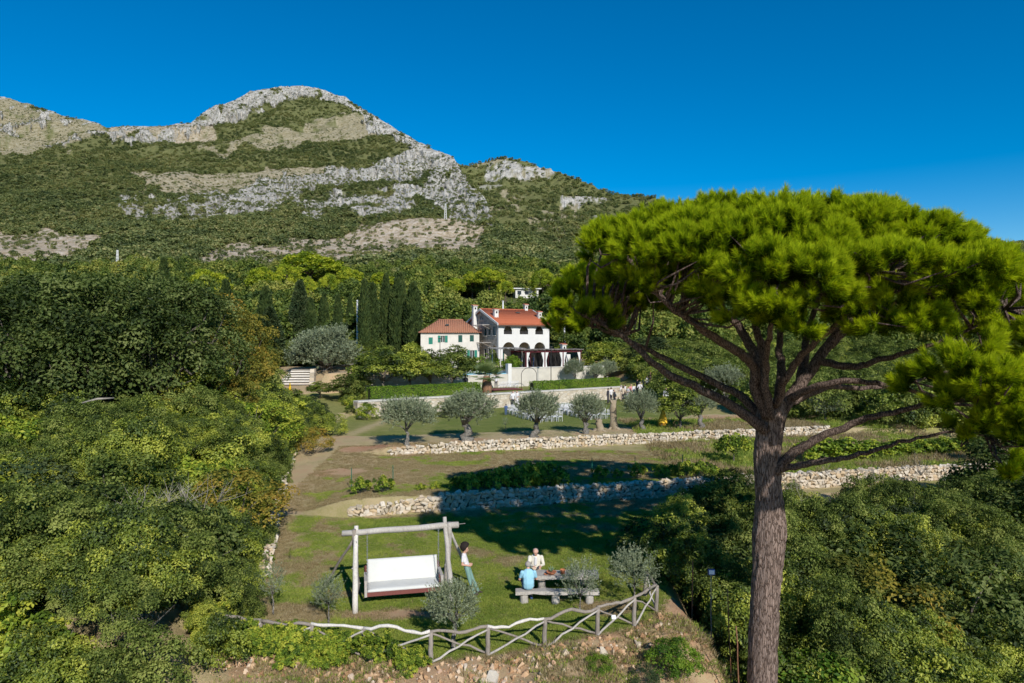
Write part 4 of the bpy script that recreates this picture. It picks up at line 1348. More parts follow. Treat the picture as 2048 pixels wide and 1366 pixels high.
hedge('clipped green hedge above the garden wall, beside the palm', -13.9, -3.5, 1.5, 1.25, 0.9)
hedge('clipped green hedge above the garden wall, below the pergola', 2.2, 13.4, 1.5, 1.1, 0.9)

# ------------------------------------------------------------------ garden swing
SW0 = Vector((-5.35, 23.2, 0)); SW1 = Vector((-2.29, 23.9, 0))
sdir = (SW1 - SW0).normalized(); sback = Vector((-sdir.y, sdir.x, 0))
swing = thing('garden_swing', 'white cushioned bench swing on chains in a rough timber frame on the lawn', 'swing', (SW0.x, SW0.y, sz(SW0.x, SW0.y)), math.atan2(sdir.y, sdir.x))
SL = (SW1 - SW0).length
q = random.Random(4)


def log(mb, a, b, r0, r1, n=9, k=7, bend=0.02):
    a, b = Vector(a), Vector(b)
    pts = [a.lerp(b, i / (k - 1)) + Vector((q.uniform(-1, 1), q.uniform(-1, 1), q.uniform(-1, 1))) * bend * (0 < i < k - 1) for i in range(k)]
    mb.tube(pts, [r0 + (r1 - r0) * i / (k - 1) * q.uniform(0.95, 1.05) for i in range(k)], n, wob=0.05, rng=q)


def logpart(name, a, b, r0, r1, mat, parent, bend=0.02, knots=0):
    m = MB(); log(m, a, b, r0, r1, bend=bend)
    for k in range(knots):
        p = Vector(a).lerp(Vector(b), q.uniform(0.15, 0.9)); ang = q.uniform(0, 6.28)
        m.tube([p, p + Vector((math.cos(ang), math.sin(ang), 0.15)) * (max(r0, r1) + 0.035)], [0.03, 0.02], 6)
    return m.build(name, mat, parent, True)


logpart('beam', (-0.42, 0, 2.38), (SL + 0.42, 0, 2.44), 0.10, 0.115, M_GWOOD, swing, 0.015, 3)
logpart('post', (0.02, -0.85, -0.05), (0.06, 0.06, 2.6), 0.10, 0.075, M_PALEWOOD, swing, 0.02, 3)
logpart('post', (0.10, 0.95, -0.05), (-0.02, -0.1, 2.5), 0.11, 0.08, M_GWOOD2, swing, 0.03, 3)
logpart('post', (SL + 0.05, -0.85, -0.05), (SL - 0.06, 0.08, 2.72), 0.105, 0.07, M_GWOOD, swing, 0.03, 3)
logpart('post', (SL + 0.12, 0.95, -0.05), (SL + 0.08, -0.1, 2.55), 0.11, 0.08, M_GWOOD, swing, 0.03, 3)
logpart('brace', (-1.15, 1.6, -0.05), (-0.02, 0.05, 2.15), 0.05, 0.045, M_GWOOD2, swing, 0.02)
logpart('brace', (SL + 1.12, 1.2, -0.05), (SL + 0.1, 0.05, 2.3), 0.055, 0.05, M_GWOOD, swing, 0.02)
MB().tube([(SL + 0.40, 0, 2.46), (SL + 0.66, 0, 2.47)], 0.012, 6).build('bolt', plain('rusty_steel', (0.3, 0.27, 0.25), metal=0.6), swing)
M_CHAIN = plain('galvanised_chain', (0.42, 0.42, 0.43), rough=0.5, metal=0.7, bump=0)
for cx in (0.42, SL - 0.30):
    m = MB(); z = 2.34; k = 0
    while z > 0.5:
        w = 0.022; h = 0.034
        pts = [(math.cos(a_) * w * (k % 2 == 0), math.cos(a_) * w * (k % 2), math.sin(a_) * h) for a_ in [i * math.pi / 4 for i in range(9)]]
        m.tube([(p[0] + cx, p[1] - 0.12, p[2] + z) for p in pts], 0.007, 4, caps=False)
        z -= 0.055; k += 1
    m.build('chain', M_CHAIN, swing)
sx0, sx1 = 0.40, SL - 0.26
seatm = MB().box(((sx0 + sx1) / 2, -0.52, 0.43), (sx1 - sx0 + 0.14, 0.07, 0.13)).build('seat_rail', M_REDWOOD, swing)
for k in range(5):
    MB().box(((sx0 + sx1) / 2, -0.40 + k * 0.15, 0.425), (sx1 - sx0, 0.12, 0.03)).build('seat_slat', M_REDWOOD, swing)
MB().box(((sx0 + sx1) / 2, 0.32, 0.43), (sx1 - sx0 + 0.14, 0.07, 0.12)).build('seat_rail', M_REDWOOD, swing)
for xx in (sx0 - 0.035, sx1 + 0.035):
    MB().tube([(xx, 0.26, 0.40), (xx, 0.56, 1.06)], 0.045, 4).build('back_post', M_REDWOOD, swing)
    MB().box((xx, -0.54, 0.62), (0.085, 0.085, 0.52)).build('arm_post', M_GWOOD, swing)
    MB().box((xx, -0.10, 0.87), (0.10, 0.92, 0.06)).build('armrest', M_GWOOD, swing)
M_CUSH = plain('off_white_cushion', (0.56, 0.56, 0.53), var=0.05, scale=2, bump=0.25, bscale=9, bdist=0.03, rough=0.95)


def cushion(name, size, M, seed):
    bm = bmesh.new()
    nx, ny = 26, 12
    qq = np.random.RandomState(seed)
    grid = []
    for side in (1, -1):
        rows = []
        for j in range(ny + 1):
            r_ = []
            for i in range(nx + 1):
                u, v = i / nx * 2 - 1, j / ny * 2 - 1
                e = (1 - abs(u) ** 9) * (1 - abs(v) ** 7)
                z = side * size[2] / 2 * (0.35 + 0.65 * max(0, e) ** 0.5)
                z += side * 0.012 * (fbm(np.array([u * 4 + seed]), np.array([v * 3]), seed)[0] - 0.5) * 2
                r_.append(bm.verts.new(M @ Vector((u * size[0] / 2, v * size[1] / 2, z))))
            rows.append(r_)
        grid.append(rows)
        for j in range(ny):
            for i in range(nx):
                f = (rows[j][i], rows[j][i + 1], rows[j + 1][i + 1], rows[j + 1][i])
                bm.faces.new(f if side == 1 else f[::-1])
    t_, b_ = grid
    ring = [(0, i) for i in range(nx)] + [(j, nx) for j in range(ny)] + [(ny, i) for i in range(nx, 0, -1)] + [(j, 0) for j in range(ny, 0, -1)]
    for k in range(len(ring)):
        a, b = ring[k], ring[(k + 1) % len(ring)]
        bm.faces.new((t_[b[0]][b[1]], t_[a[0]][a[1]], b_[a[0]][a[1]], b_[b[0]][b[1]]))
    bmesh.ops.recalc_face_normals(bm, faces=bm.faces)
    me = bpy.data.meshes.new(name); bm.to_mesh(me); bm.free(); me.materials.append(M_CUSH)
    me.polygons.foreach_set('use_smooth', np.ones(len(me.polygons), bool))
    return link(name, me, swing)


cw = sx1 - sx0 - 0.04
cushion('seat_cushion', (cw, 0.84, 0.14), Matrix.Translation(((sx0 + sx1) / 2, -0.10, 0.52)), 2)
cushion('back_cushion', (cw, 0.80, 0.14), Matrix.Translation(((sx0 + sx1) / 2, 0.42, 0.90)) @ Matrix.Rotation(R(66), 4, 'X'), 5)

# ------------------------------------------------------------------ picnic table with benches
tab = thing('picnic_table', 'massive weathered timber picnic table with plant pots on the lawn', 'table', (1.9, 24.1, sz(1.9, 24.1)))


def slab(name, x0, x1, y0, y1, z0, z1, mat, parent, seed):
    qq = np.random.RandomState(seed); n = 14
    m = MB(); prev = None
    for i in range(n + 1):
        x = x0 + (x1 - x0) * i / n
        j = qq.normal(size=4) * 0.018
        rg = [(x, y0 + j[0], z0 + j[1] * .6), (x, y1 + j[2], z0 + j[1] * .6), (x, y1 + j[2] - 0.015, z1 + j[3] * .25), (x, y0 + j[0] + 0.015, z1 + j[3] * .25)]
        if prev:
            m.add(prev + rg, [(0, 1, 5, 4), (1, 2, 6, 5), (2, 3, 7, 6), (3, 0, 4, 7)])
        else:
            m.add(rg, [(3, 2, 1, 0)])
        prev = rg
    m.add(prev, [(0, 1, 2, 3)])
    return m.build(name, mat, parent, fix=True)


slab('tabletop', -1.15, 1.12, -0.36, -0.02, 0.62, 0.73, M_GWOOD, tab, 1)
slab('tabletop', -1.12, 1.15, -0.01, 0.33, 0.62, 0.725, M_GWOOD, tab, 2)
for x in (-0.85, 0.85):
    logpart('leg', (x, 0, -0.05), (x, 0, 0.64), 0.15, 0.13, M_GWOOD, tab, 0.01)
    MB().box((x, 0, 0.585), (0.2, 0.6, 0.07)).build('cross_bar', M_GWOOD2, tab)


def bench(label, x0, x1, yc, legs):
    xm = (x0 + x1) / 2
    b = thing('bench', label, 'bench', (xm, yc, sz(xm, yc)))
    slab('seat', x0 - xm, x1 - xm, -0.17, 0.17, 0.36, 0.46, M_GWOOD, b, int(yc * 10))
    for lx in legs:
        m = MB(); log(m, (lx, 0, -0.05), (lx, 0, 0.37), 0.15, 0.14, 8, 4, 0.01); m.build('leg', M_GWOOD, b, True)


bench('weathered plank bench on three log legs in front of the picnic table', 0.12, 2.95, 23.22, (-1.12, -0.05, 1.1))
bench('weathered plank bench behind the picnic table, mostly hidden', 0.35, 2.9, 24.95, (-1.0, 1.0))
M_TERRA = plain('terracotta', (0.42, 0.155, 0.075), var=0.2, scale=12, bump=0.2)
tz = sz(1.9, 24.1) + 0.73
pot = thing('plant_bowl', 'wide terracotta bowl holding a spiky succulent on the picnic table', 'plant pot', (1.38, 23.95, tz))
MB().lathe([(0.10, 0), (0.17, 0.08), (0.185, 0.10), (0.165, 0.10), (0.15, 0.085)], n=20).build('bowl', M_TERRA, pot, True)
m = MB(); qq = random.Random(2)
for k in range(22):
    a = qq.uniform(0, 6.28); e = qq.uniform(0.5, 1.4); l = qq.uniform(0.12, 0.24)
    d_ = Vector((math.cos(a) * math.cos(e), math.sin(a) * math.cos(e), math.sin(e)))
    m.tube([(0, 0, 0.08), d_ * l * 0.6 + Vector((0, 0, 0.08)), d_ * l + Vector((0, 0, 0.08))], [0.014, 0.012, 0.002], 5)
m.build('succulent', plain('succulent_leaf', (0.18, 0.26, 0.15)), pot, True)
pot = thing('flower_pot', 'tilted terracotta flower pot on the picnic table beside the bowl', 'plant pot', (1.78, 23.98, tz))
MB().lathe([(0.065, 0), (0.085, 0.12), (0.10, 0.125), (0.10, 0.16), (0.085, 0.16), (0.08, 0.11)], n=18).build('pot', M_TERRA, pot, True)
MB().lathe([(0.02, 0.11), (0.079, 0.112)], n=14).build('soil', M_CORE, pot)
pot = link('saucer', MB().lathe([(0.05, 0), (0.08, 0.03), (0.07, 0.03), (0.045, 0.012)], n=16).mesh('saucer', M_TERRA, True), None, (1.19, 23.92, tz))
tag(pot, 'small terracotta saucer left of the succulent bowl on the table', 'saucer')

# ------------------------------------------------------------------ rustic pole fence
fence = thing('rustic_fence', 'crooked rustic pole fence with crossed braces along the terrace edge', 'fence', (FPTS[2][0], FPTS[2][1], 0))
fo = Vector(fence.location)
tops = []
for i, (fx, fy) in enumerate(FPTS):
    g = sz(fx, fy)
    h = 0.86 + q.uniform(-0.06, 0.05)
    tops.append((Vector((fx, fy, g)) - fo, h))
    logpart('post', Vector((fx, fy, g - 0.15)) - fo, Vector((fx + q.uniform(-.03, .03), fy, g + h)) - fo, 0.075, 0.062, M_GWOOD2, fence, 0.015)
for i in range(len(tops) - 1):
    (a, ha), (b, hb) = tops[i], tops[i + 1]
    A = a + Vector((0, 0, ha)); B = b + Vector((0, 0, hb))
    k = 8; pts = []
    amp = 0.075 if 3 <= i <= 6 else 0.035
    for j in range(k + 1):
        s = j / k
        p = A.lerp(B, s) + Vector((0, 0, math.sin(s * 6.0 + i * 1.9) * amp * math.sin(s * math.pi) * 1.3 + q.uniform(-.028, .028)))
        pts.append(p)
    mt = M_PALEWOOD if i in (2, 3, 5) else M_GWOOD2
    MB().tube(pts, [0.045 * q.uniform(0.8, 1.2) for _ in pts], 8, wob=0.06, rng=q).build('top_rail', mt, fence, True)
    off = Vector((0, -0.06, 0))
    logpart('brace', a + off + Vector((0, 0, 0.02)), B + off - Vector((0, 0, 0.06)), 0.034, 0.027, M_GWOOD, fence, 0.035)
    logpart('brace', b - off + Vector((0, 0, 0.02)), A - off - Vector((0, 0, 0.06)), 0.034, 0.027, M_GWOOD2, fence, 0.035)
sg = link('name_tag', MB().box((0, 0, 0), (0.13, 0.03, 0.11)).mesh('name_tag', plain('white_plastic', (0.7, 0.72, 0.75), bump=0, var=0.02)), None, tuple(at(1227, 1234, 20.55)), (R(-15), 0, R(15)))
tag(sg, 'small white plate fixed to the fence braces', 'plate')

# floodlight on a thin stake, stakes and pipe in the ditch
fl = thing('garden_floodlight', 'small floodlight with blue rim on a thin stake in the shaded scrub', 'light', (at(1422, 1200, 22.6).x, 22.6, sz(at(1422, 1200, 22.6).x, 22.6)))
hz = at(1421, 1143, 22.6).z - fl.location.z
logpart('stake', (0, 0, -0.1), (0.0, 0, hz), 0.018, 0.015, M_GWOOD2, fl, 0.01)
MB().box((0, -0.04, hz), (0.22, 0.07, 0.18)).build('housing', plain('blue_grey_metal', (0.10, 0.12, 0.28), bump=0), fl, rot=(0, 0, 0))
MB().box((0, -0.085, hz + 0.005), (0.17, 0.02, 0.13)).build('lens', plain('pale_glass', (0.72, 0.75, 0.82), rough=0.3, bump=0, var=0.03), fl)
M_RUST = plain('rust', (0.18, 0.085, 0.045), var=0.4, scale=14)
for (a, b, d, lb) in (((1383, 1212), (1385, 1122), 23.4, 'rusty stake standing in deep shade behind the fence corner'), ((1462, 1235), (1455, 1178), 22.0, 'thin leaning stake between floodlight and pine trunk'), ((1482, 1310), (1472, 1252), 19.6, 'thin broken stake close to the pine trunk')):
    p = at(a[0], a[1], d); p.z = min(p.z, sz(p.x, p.y)); tp = at(b[0], b[1], d)
    m = MB(); log(m, Vector((0, 0, -0.1)), tp - p, 0.022, 0.018)
    o = m.build('garden_stake', M_RUST, None, True, loc=p); tag(o, lb, 'stake')
# ------------------------------------------------------------------ villa and outbuildings
M_TILE = None
t = NT('clay_roof_tiles')
mpx = t.n('Mapping'); t.l(t.obj(), mpx.inputs['Vector'])
w1 = t.n('TexWave', wave_type='BANDS', bands_direction='X', i_Scale=1.6, i_Distortion=0.3); t.l(mpx.outputs[0], w1.inputs['Vector'])
n1 = t.noise(2.2, 4, 0.7, t.obj()); n2 = t.noise(9, 3, 0.7, t.obj())
rn = t.n('ObjectInfo').outputs['Random']
colr = t.ramp(n2, [(0.3, (0.27, 0.065, 0.03)), (0.5, (0.42, 0.115, 0.055)), (0.7, (0.52, 0.19, 0.10))])
colr = t.mix(t.math('MULTIPLY', n1, 0.35), colr, (0.40, 0.16, 0.09))
M_TILE = t.principled(colr, 0.85, t.bump(t.math('ADD', w1.outputs['Fac'], n2), 0.8, 0.06), 0.2)
t = NT('weathered_clay_tiles')
n1 = t.noise(0.8, 5, 0.7, t.obj()); n2 = t.noise(8, 3, 0.7, t.obj())
colr = t.ramp(n2, [(0.3, (0.22, 0.085, 0.05)), (0.5, (0.36, 0.14, 0.085)), (0.7, (0.47, 0.24, 0.16))])
colr = t.mix(t.math('MULTIPLY', n1, 0.6), colr, (0.34, 0.20, 0.12))
M_TILE2 = t.principled(colr, 0.9, t.bump(n2, 0.8, 0.06), 0.15)
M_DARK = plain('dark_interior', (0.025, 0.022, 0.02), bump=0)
M_GLASS = plain('window_glass', (0.03, 0.04, 0.05), rough=0.12, bump=0, spec=0.6, var=0.05)
M_GREEN = plain('green_paint', (0.015, 0.17, 0.12), var=0.15, rough=0.6, bump=0)
M_DKGREEN = plain('dark_green_paint', (0.012, 0.07, 0.055), var=0.15, rough=0.6, bump=0)
M_CURT = plain('white_curtain_cloth', (0.6, 0.59, 0.56), var=0.05, bump=0.4, bscale=6, bdist=0.05)
M_STONEH = M_COURSED
M_GREYST = None
t = NT('grey_rubble_masonry')
mp = t.n('Mapping'); mp.inputs['Scale'].default_value = (2.6, 2.6, 4.4); t.l(t.obj(), mp.inputs['Vector'])
vo = t.n('TexVoronoi', feature='F1', i_Scale=1.0); t.l(mp.outputs[0], vo.inputs['Vector'])
sp = t.n('SeparateColor'); t.l(vo.outputs['Color'], sp.inputs[0])
colr = t.ramp(sp.outputs[0], [(0, (0.26, 0.24, 0.21)), (0.5, (0.36, 0.33, 0.29)), (1, (0.44, 0.40, 0.34))])
M_GREYST = t.principled(colr, 0.9, t.bump(vo.outputs['Distance'], 0.5, 0.05), 0.1)
M_IRON = plain('black_iron', (0.03, 0.028, 0.028), bump=0, rough=0.6)
M_WHITE = plain('white_paint', (0.6, 0.6, 0.58), var=0.04, bump=0, rough=0.6)

HR = R(28)
villa = thing('villa', 'large white villa with red tiled roof, arcade and curtained upper loggia', 'house', (-1.94, 98.0, 5.2), HR)
VW, VD, VE, VR = 8.5, 11.2, 6.2, 8.35


def arch_loop(x0, x1, z0, zs, n=12):
    c = (x0 + x1) / 2; r = (x1 - x0) / 2
    return [(x0, z0), (x1, z0)] + [(c + r * math.cos(math.pi * i / n), zs + r * math.sin(math.pi * i / n)) for i in range(n + 1)]


arches = [(0.70, 2.62), (3.32, 5.22), (5.92, 7.80)]
ups = [(0.72, 2.40), (3.34, 5.08), (5.96, 7.62)]
loops = [[(0, 0), (VW, 0), (VW, VE), (0, VE)]]
for a, b in arches: loops.append(arch_loop(a, b, 0.02, 2.65))
for a, b in ups: loops.append([(a, 4.75), (b, 4.75), (b, 6.08), (a, 6.08)])
MB().plate(loops, 0, 0.42).build('front_wall', M_RENDER, villa, fix=True)
# loggia: floor between storeys, inner wall with doors
MB().box((VW / 2, 1.5, 4.1), (VW - 0.5, 2.14, 0.25)).build('loggia_floor', M_RENDER2, villa)
MB().box((VW / 2, 2.7, 3.05), (VW - 0.5, 0.2, 6.1)).build('inner_wall', M_STONEH, villa)
for a, b in arches:
    m_ = (a + b) / 2
    dr = MB().box((m_ + 0.1, 2.575, 1.1), (0.95, 0.05, 2.2)).build('door', M_DKGREEN, villa)
for a, b in ups:
    m_ = (a + b) / 2
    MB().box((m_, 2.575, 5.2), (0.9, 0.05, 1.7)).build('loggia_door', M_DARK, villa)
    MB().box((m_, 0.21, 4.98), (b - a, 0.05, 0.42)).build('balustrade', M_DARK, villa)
    for s in (-1, 1):
        xe = a if s < 0 else b
        MB().plate([[(xe, 6.06), (xe - s * 0.60, 6.06), (xe - s * 0.42, 5.8), (xe - s * 0.16, 5.35), (xe - s * 0.16, 4.76), (xe, 4.76)]], 0.05, 0.12).build('curtain', M_CURT, villa, fix=True)
# left gable wall with windows, right and rear walls
gab = [(0.42, 0), (VD, 0), (VD, VE), (VD / 2, VR), (0.42, VE + 0.15)]
wins = [(5.0, 5.5, 7.0, 7.65), (5.75, 6.2, 7.0, 7.6), (2.6, 3.3, 4.65, 5.75), (4.0, 4.8, 4.55, 5.65), (2.6, 3.3, 1.4, 2.7), (4.1, 4.8, 1.3, 2.6), (0.9, 1.8, 4.6, 5.9)]
lp = [gab] + [[(a, c), (b, c), (b, d), (a, d)] for a, b, c, d in wins] + [arch_loop(0.85, 1.95, 0.02, 2.6)]
gm = MB().plate([[(x, z) for x, z in l] for l in lp], 0, 0.4)
gm.v = [(v[1], v[0], v[2]) for v in gm.v]
gm.build('side_wall', M_GREYST, villa, fix=True)
gm = MB().plate([[(0.42, 0), (VD, 0), (VD, VE), (VD / 2, VR), (0.42, VE + 0.15)]], VW - 0.4, VW)
gm.v = [(v[1], v[0], v[2]) for v in gm.v]
gm.build('side_wall', M_RENDER2, villa, fix=True)
MB().box((VW / 2, VD - 0.2, VE / 2), (VW - 0.84, 0.4, VE - 0.05)).build('rear_wall', M_GREYST, villa)
for i, (a, b, c, d) in enumerate(wins):
    w = MB().box((0.28, (a + b) / 2, (c + d) / 2), (0.05, b - a, d - c)).build('window', M_GLASS if i != 6 else M_CURT, villa)
    fr = MB()
    for yy in (a, b): fr.box((0.2, yy + (0.03 if yy == a else -0.03), (c + d) / 2), (0.07, 0.06, d - c))
    fr.box((0.2, (a + b) / 2, (c + d) / 2), (0.05, 0.05, d - c))
    fr.build('frame', M_WHITE if i < 2 else M_DKGREEN, w)
    MB().box((-0.04, (a + b) / 2, c - 0.05), (0.14, b - a + 0.2, 0.08)).build('sill', M_COPE, w)
# roof
OV = 0.45
def roof_slab(pts, th):
    m = MB(); V = [tuple(p) for p in pts] + [(p[0], p[1], p[2] - th) for p in pts]; n = len(pts)
    m.add(V, [tuple(range(n)), tuple(reversed(range(n, 2 * n)))] + [(i, i + n, (i + 1) % n + n, (i + 1) % n) for i in range(n)])
    return m
sl = (VR - VE) / (VD / 2)
x0, x1 = -0.3, VW + 0.3
ze = VE - OV * sl + 0.22
roof = roof_slab([(x0, -OV, ze), (x1, -OV, ze), (x1, VD / 2, VR + 0.22), (x0, VD / 2, VR + 0.22)], 0.16).build('roof', M_TILE, villa, fix=True)
roof2 = roof_slab([(x1, VD + OV, ze), (x0, VD + OV, ze), (x0, VD / 2 + 0.01, VR + 0.22), (x1, VD / 2 + 0.01, VR + 0.22)], 0.16).build('roof', M_TILE, villa, fix=True)
# rows of cover tiles run down the front slope
tile_m = MB().tube([(0, -OV - 0.02, ze + 0.0), (0, VD / 2, VR + 0.22)], 0.075, 6).mesh('tile_row', M_TILE, True)
for k in range(34):
    link('tile_row', tile_m, roof, (x0 + 0.1 + k * (x1 - x0 - 0.2) / 33, 0, 0))
MB().tube([(x0, VD / 2, VR + 0.26), (x1, VD / 2, VR + 0.26)], 0.12, 8).build('ridge_cap', M_TILE, roof, True)
for xx in (x0 - 0.04, x1 + 0.04):
    m = MB().plate([[(-OV - 0.05, ze - 0.24), (VD / 2, VR - 0.02), (VD + OV + .05, ze - 0.24), (VD + OV + .05, ze + 0.08), (VD / 2, VR + 0.32), (-OV - 0.05, ze + 0.08)]], xx - 0.06, xx + 0.06)
    m.v = [(v[1], v[0], v[2]) for v in m.v]; m.build('verge', M_WHITE, villa, fix=True)
MB().box((VW / 2, -OV + 0.02, ze - 0.26), (VW + 0.5, 0.12, 0.14)).build('gutter', plain('brown_gutter', (0.10, 0.06, 0.045), bump=0), villa)


def chimney(parent, x, y, z0, z1, w=0.62, lab=None):
    c = MB().box((x, y, (z0 + z1) / 2), (w, w, z1 - z0)).build('chimney', M_RENDER, parent)
    MB().box((x, y, z1 + 0.05), (w + 0.22, w + 0.22, 0.12)).build('chimney_cap', M_RENDER, c)
    MB().box((x, y - w / 2 - 0.012, z1 - 0.35), (w * 0.4, 0.03, 0.3)).build('flue_opening', M_DARK, c)
    roof_slab([(x - w / 2 - .12, y - w / 2 - .12, z1 + 0.16), (x + w / 2 + .12, y - w / 2 - .12, z1 + 0.16), (x + w / 2 + .12, y + w / 2 + .12, z1 + 0.28), (x - w / 2 - .12, y + w / 2 + .12, z1 + 0.28)], 0.1).build('chimney_tiles', M_TILE, c, fix=True)
    return c


chimney(villa, 0.75, 2.4, 6.6, 8.35); chimney(villa, VW - 0.9, VD / 2, 8.2, 9.35, 0.5); chimney(villa, VW - 0.45, 2.2, 6.6, 8.1, 0.55)
chimney(villa, -0.35, 7.4, 0, 9.1, 0.62)
for xx, yy in ((1.9, 4.4), (5.3, 4.2)):
    MB().box((xx, yy, VE + sl * yy + 0.28), (0.7, 0.75, 0.12)).build('skylight', M_GLASS, villa, rot=(0, 0, 0))
for zz in (6.15, 3.55):
    a = MB()
    for k in range(9): a.box((-0.75, 2.4 + k * 0.35, zz + 0.0), (1.5, 0.10, 0.07))
    a.tube([(-1.45, 2.2, zz - 0.06), (-1.45, 5.4, zz - 0.06)], 0.05, 6)
    aw = a.build('awning', M_GWOOD, villa)
    for yy in (2.4, 5.2): MB().tube([(0.0, yy, zz - 0.7), (-1.4, yy, zz - 0.06)], 0.04, 6).build('awning_brace', M_GWOOD2, aw)

# small house
M_ANNEX = plain('pale_cream_render', (0.57, 0.54, 0.48), var=0.12, scale=0.9, bump=0.2)
SH = thing('guest_house', 'low cream house with hipped tiled roof and green shutters beside the villa', 'house', (-13.4, 100.2, 5.2), R(6))
SW_, SD, SE = 8.6, 7.0, 5.05
swins = [(1.15, 1.75, 3.3, 4.3), (2.95, 3.5, 3.6, 4.55), (5.5, 6.1, 3.6, 4.65), (7.2, 7.8, 3.7, 4.65), (4.4, 4.9, 1.2, 2.1), (7.25, 7.85, 0.9, 2.4)]
MB().plate([[(0, 0), (SW_, 0), (SW_, SE), (0, SE)]] + [[(a, c), (b, c), (b, d), (a, d)] for a, b, c, d in swins], 0, 0.4).build('front_wall', M_ANNEX, SH, fix=True)
MB().box((0.2, SD / 2 + 0.2, SE / 2), (0.4, SD - 0.42, SE)).build('side_wall', M_STONEH, SH)
MB().box((SW_ - 0.2, SD / 2 + 0.2, SE / 2), (0.4, SD - 0.42, SE)).build('side_wall', M_STONEH, SH)
MB().box((SW_ / 2, SD + 0.2, SE / 2), (SW_, 0.4, SE)).build('rear_wall', M_STONEH, SH)
for i, (a, b, c, d) in enumerate(swins):
    w = MB().box(((a + b) / 2, 0.25, (c + d) / 2), (b - a, 0.05, d - c)).build('window', M_GLASS, SH)
    if i in (1, 5):       # shutters folded open
        for xx in (a - 0.24, b + 0.24): MB().box((xx, -0.03, (c + d) / 2), (0.40, 0.05, d - c + 0.06)).build('shutter', M_GREEN, w)
        MB().box(((a + b) / 2, 0.17, (c + d) / 2), (0.06, 0.05, d - c)).build('frame', M_WHITE, w)
    else:
        for xx in ((a + (b - a) * 0.25), (a + (b - a) * 0.75)): MB().box((xx, 0.08, (c + d) / 2), ((b - a) / 2 - 0.02, 0.05, d - c)).build('shutter', M_GREEN if i == 0 else M_DKGREEN, w)
o_ = 0.4; hz_ = SE + 1.95
A, B, C_, D4 = (-o_, -o_, SE - 0.05), (SW_ + o_, -o_, SE - 0.05), (SW_ + o_, SD + o_, SE - 0.05), (-o_, SD + o_, SE - 0.05)
E, F_ = (2.6, SD / 2, hz_), (SW_ - 2.4, SD / 2, hz_)
m = MB(); m.add([A, B, C_, D4, E, F_], [(0, 1, 5, 4), (1, 2, 5), (2, 3, 4, 5), (3, 0, 4), (3, 2, 1, 0)])
srf = m.build('roof', M_TILE2, SH, fix=True)
for k in range(30):
    x = -o_ + 0.15 + k * (SW_ + 2 * o_ - 0.3) / 29
    top = min(1.0, (x + o_) / (2.6 + o_), (SW_ + o_ - x) / (2.4 + o_))
    MB().tube([(x, -o_, SE + 0.0), (x, -o_ + (SD / 2 + o_) * top, SE - 0.05 + (hz_ - SE + 0.05) * top + 0.04)], 0.065, 5).build('tile_row', M_TILE2, srf, True)
MB().tube([(2.5, SD / 2, hz_ + 0.03), (SW_ - 2.3, SD / 2, hz_ + 0.03)], 0.1, 6).build('ridge_cap', M_TILE2, srf, True)
MB().box((3.9, 1.6, SE + 1.15), (0.5, 0.5, 0.2)).build('skylight', M_GLASS, SH)
# outside stair between the houses
st = thing('garden_stair', 'stone stair climbing between hedge and small house', 'stair', (-7.3, 94.5, 3.9), R(20))
for k in range(8): MB().box((0, k * 0.32, 0.5 + k * 0.17), (1.3, 0.34, 1.0)).build('step', M_COPE, st)
for xx in (-0.8, 0.8): roof_slab([(xx - .12, -0.3, 1.5), (xx + .12, -0.3, 1.5), (xx + .12, 2.7, 2.9), (xx - .12, 2.7, 2.9)], 0.9).build('parapet', M_RENDER2, st, fix=True)

# ------------------------------------------------------------------ house terrace wall and pool
hx, hy = math.cos(HR), math.sin(HR)
e1 = Vector((hx, hy, 0)); e2 = Vector((-hy, hx, 0))
W0 = Vector((-3.0, 84.5, 0))
def tw(s, b, z): return W0 + e1 * s + e2 * b + Vector((0, 0, z))
terr = thing('terrace_wall', 'high pale stone retaining wall under the pool and pergola', 'wall', tuple(tw(0, 0, 3.1)), HR)
MB().box((-10.5, 0.45, 0.95), (13.6, 0.9, 2.0)).build('wall', M_COURSED, terr)
MB().box((-0.3, 0.25, 0.85), (6.8, 0.5, 1.75)).build('wall', M_RENDER2, terr)
MB().box((10.3, 0.45, 1.15), (14.4, 0.9, 2.5)).build('wall', M_RENDER2, terr)
MB().box((10.3, 0.45, 2.45), (14.5, 1.02, 0.1)).build('coping', M_COPE, terr)
MB().box((3.05, 0.25, 1.5), (0.5, 0.7, 3.0)).build('pillar', M_RENDER, terr)
t = NT('pool_water')
wv = t.noise(3.0, 3, 0.5, t.obj())
M_WATER = t.principled((0.16, 0.42, 0.56), 0.08, t.bump(wv, 0.15, 0.05), 0.5)
pool = thing('swimming_pool', 'blue swimming pool with pale rim on the house terrace', 'pool', tuple(tw(-0.3, 3.7, 4.9)), HR)
MB().box((0, 0, -0.6), (6.6, 6.6, 1.15)).build('basin', plain('pool_tile', (0.25, 0.5, 0.62), bump=0), pool)
MB().box((0, 0, 0.0), (6.4, 6.4, 0.03)).build('water', M_WATER, pool)
for (c, s) in (((0, 3.45, 0.05), (7.4, 0.5, 0.4)), ((3.4, 0, 0.05), (0.4, 6.3, 0.4)), ((-3.4, 0, 0.05), (0.4, 6.3, 0.4))):
    MB().box(c, s).build('rim', M_COPE, pool)

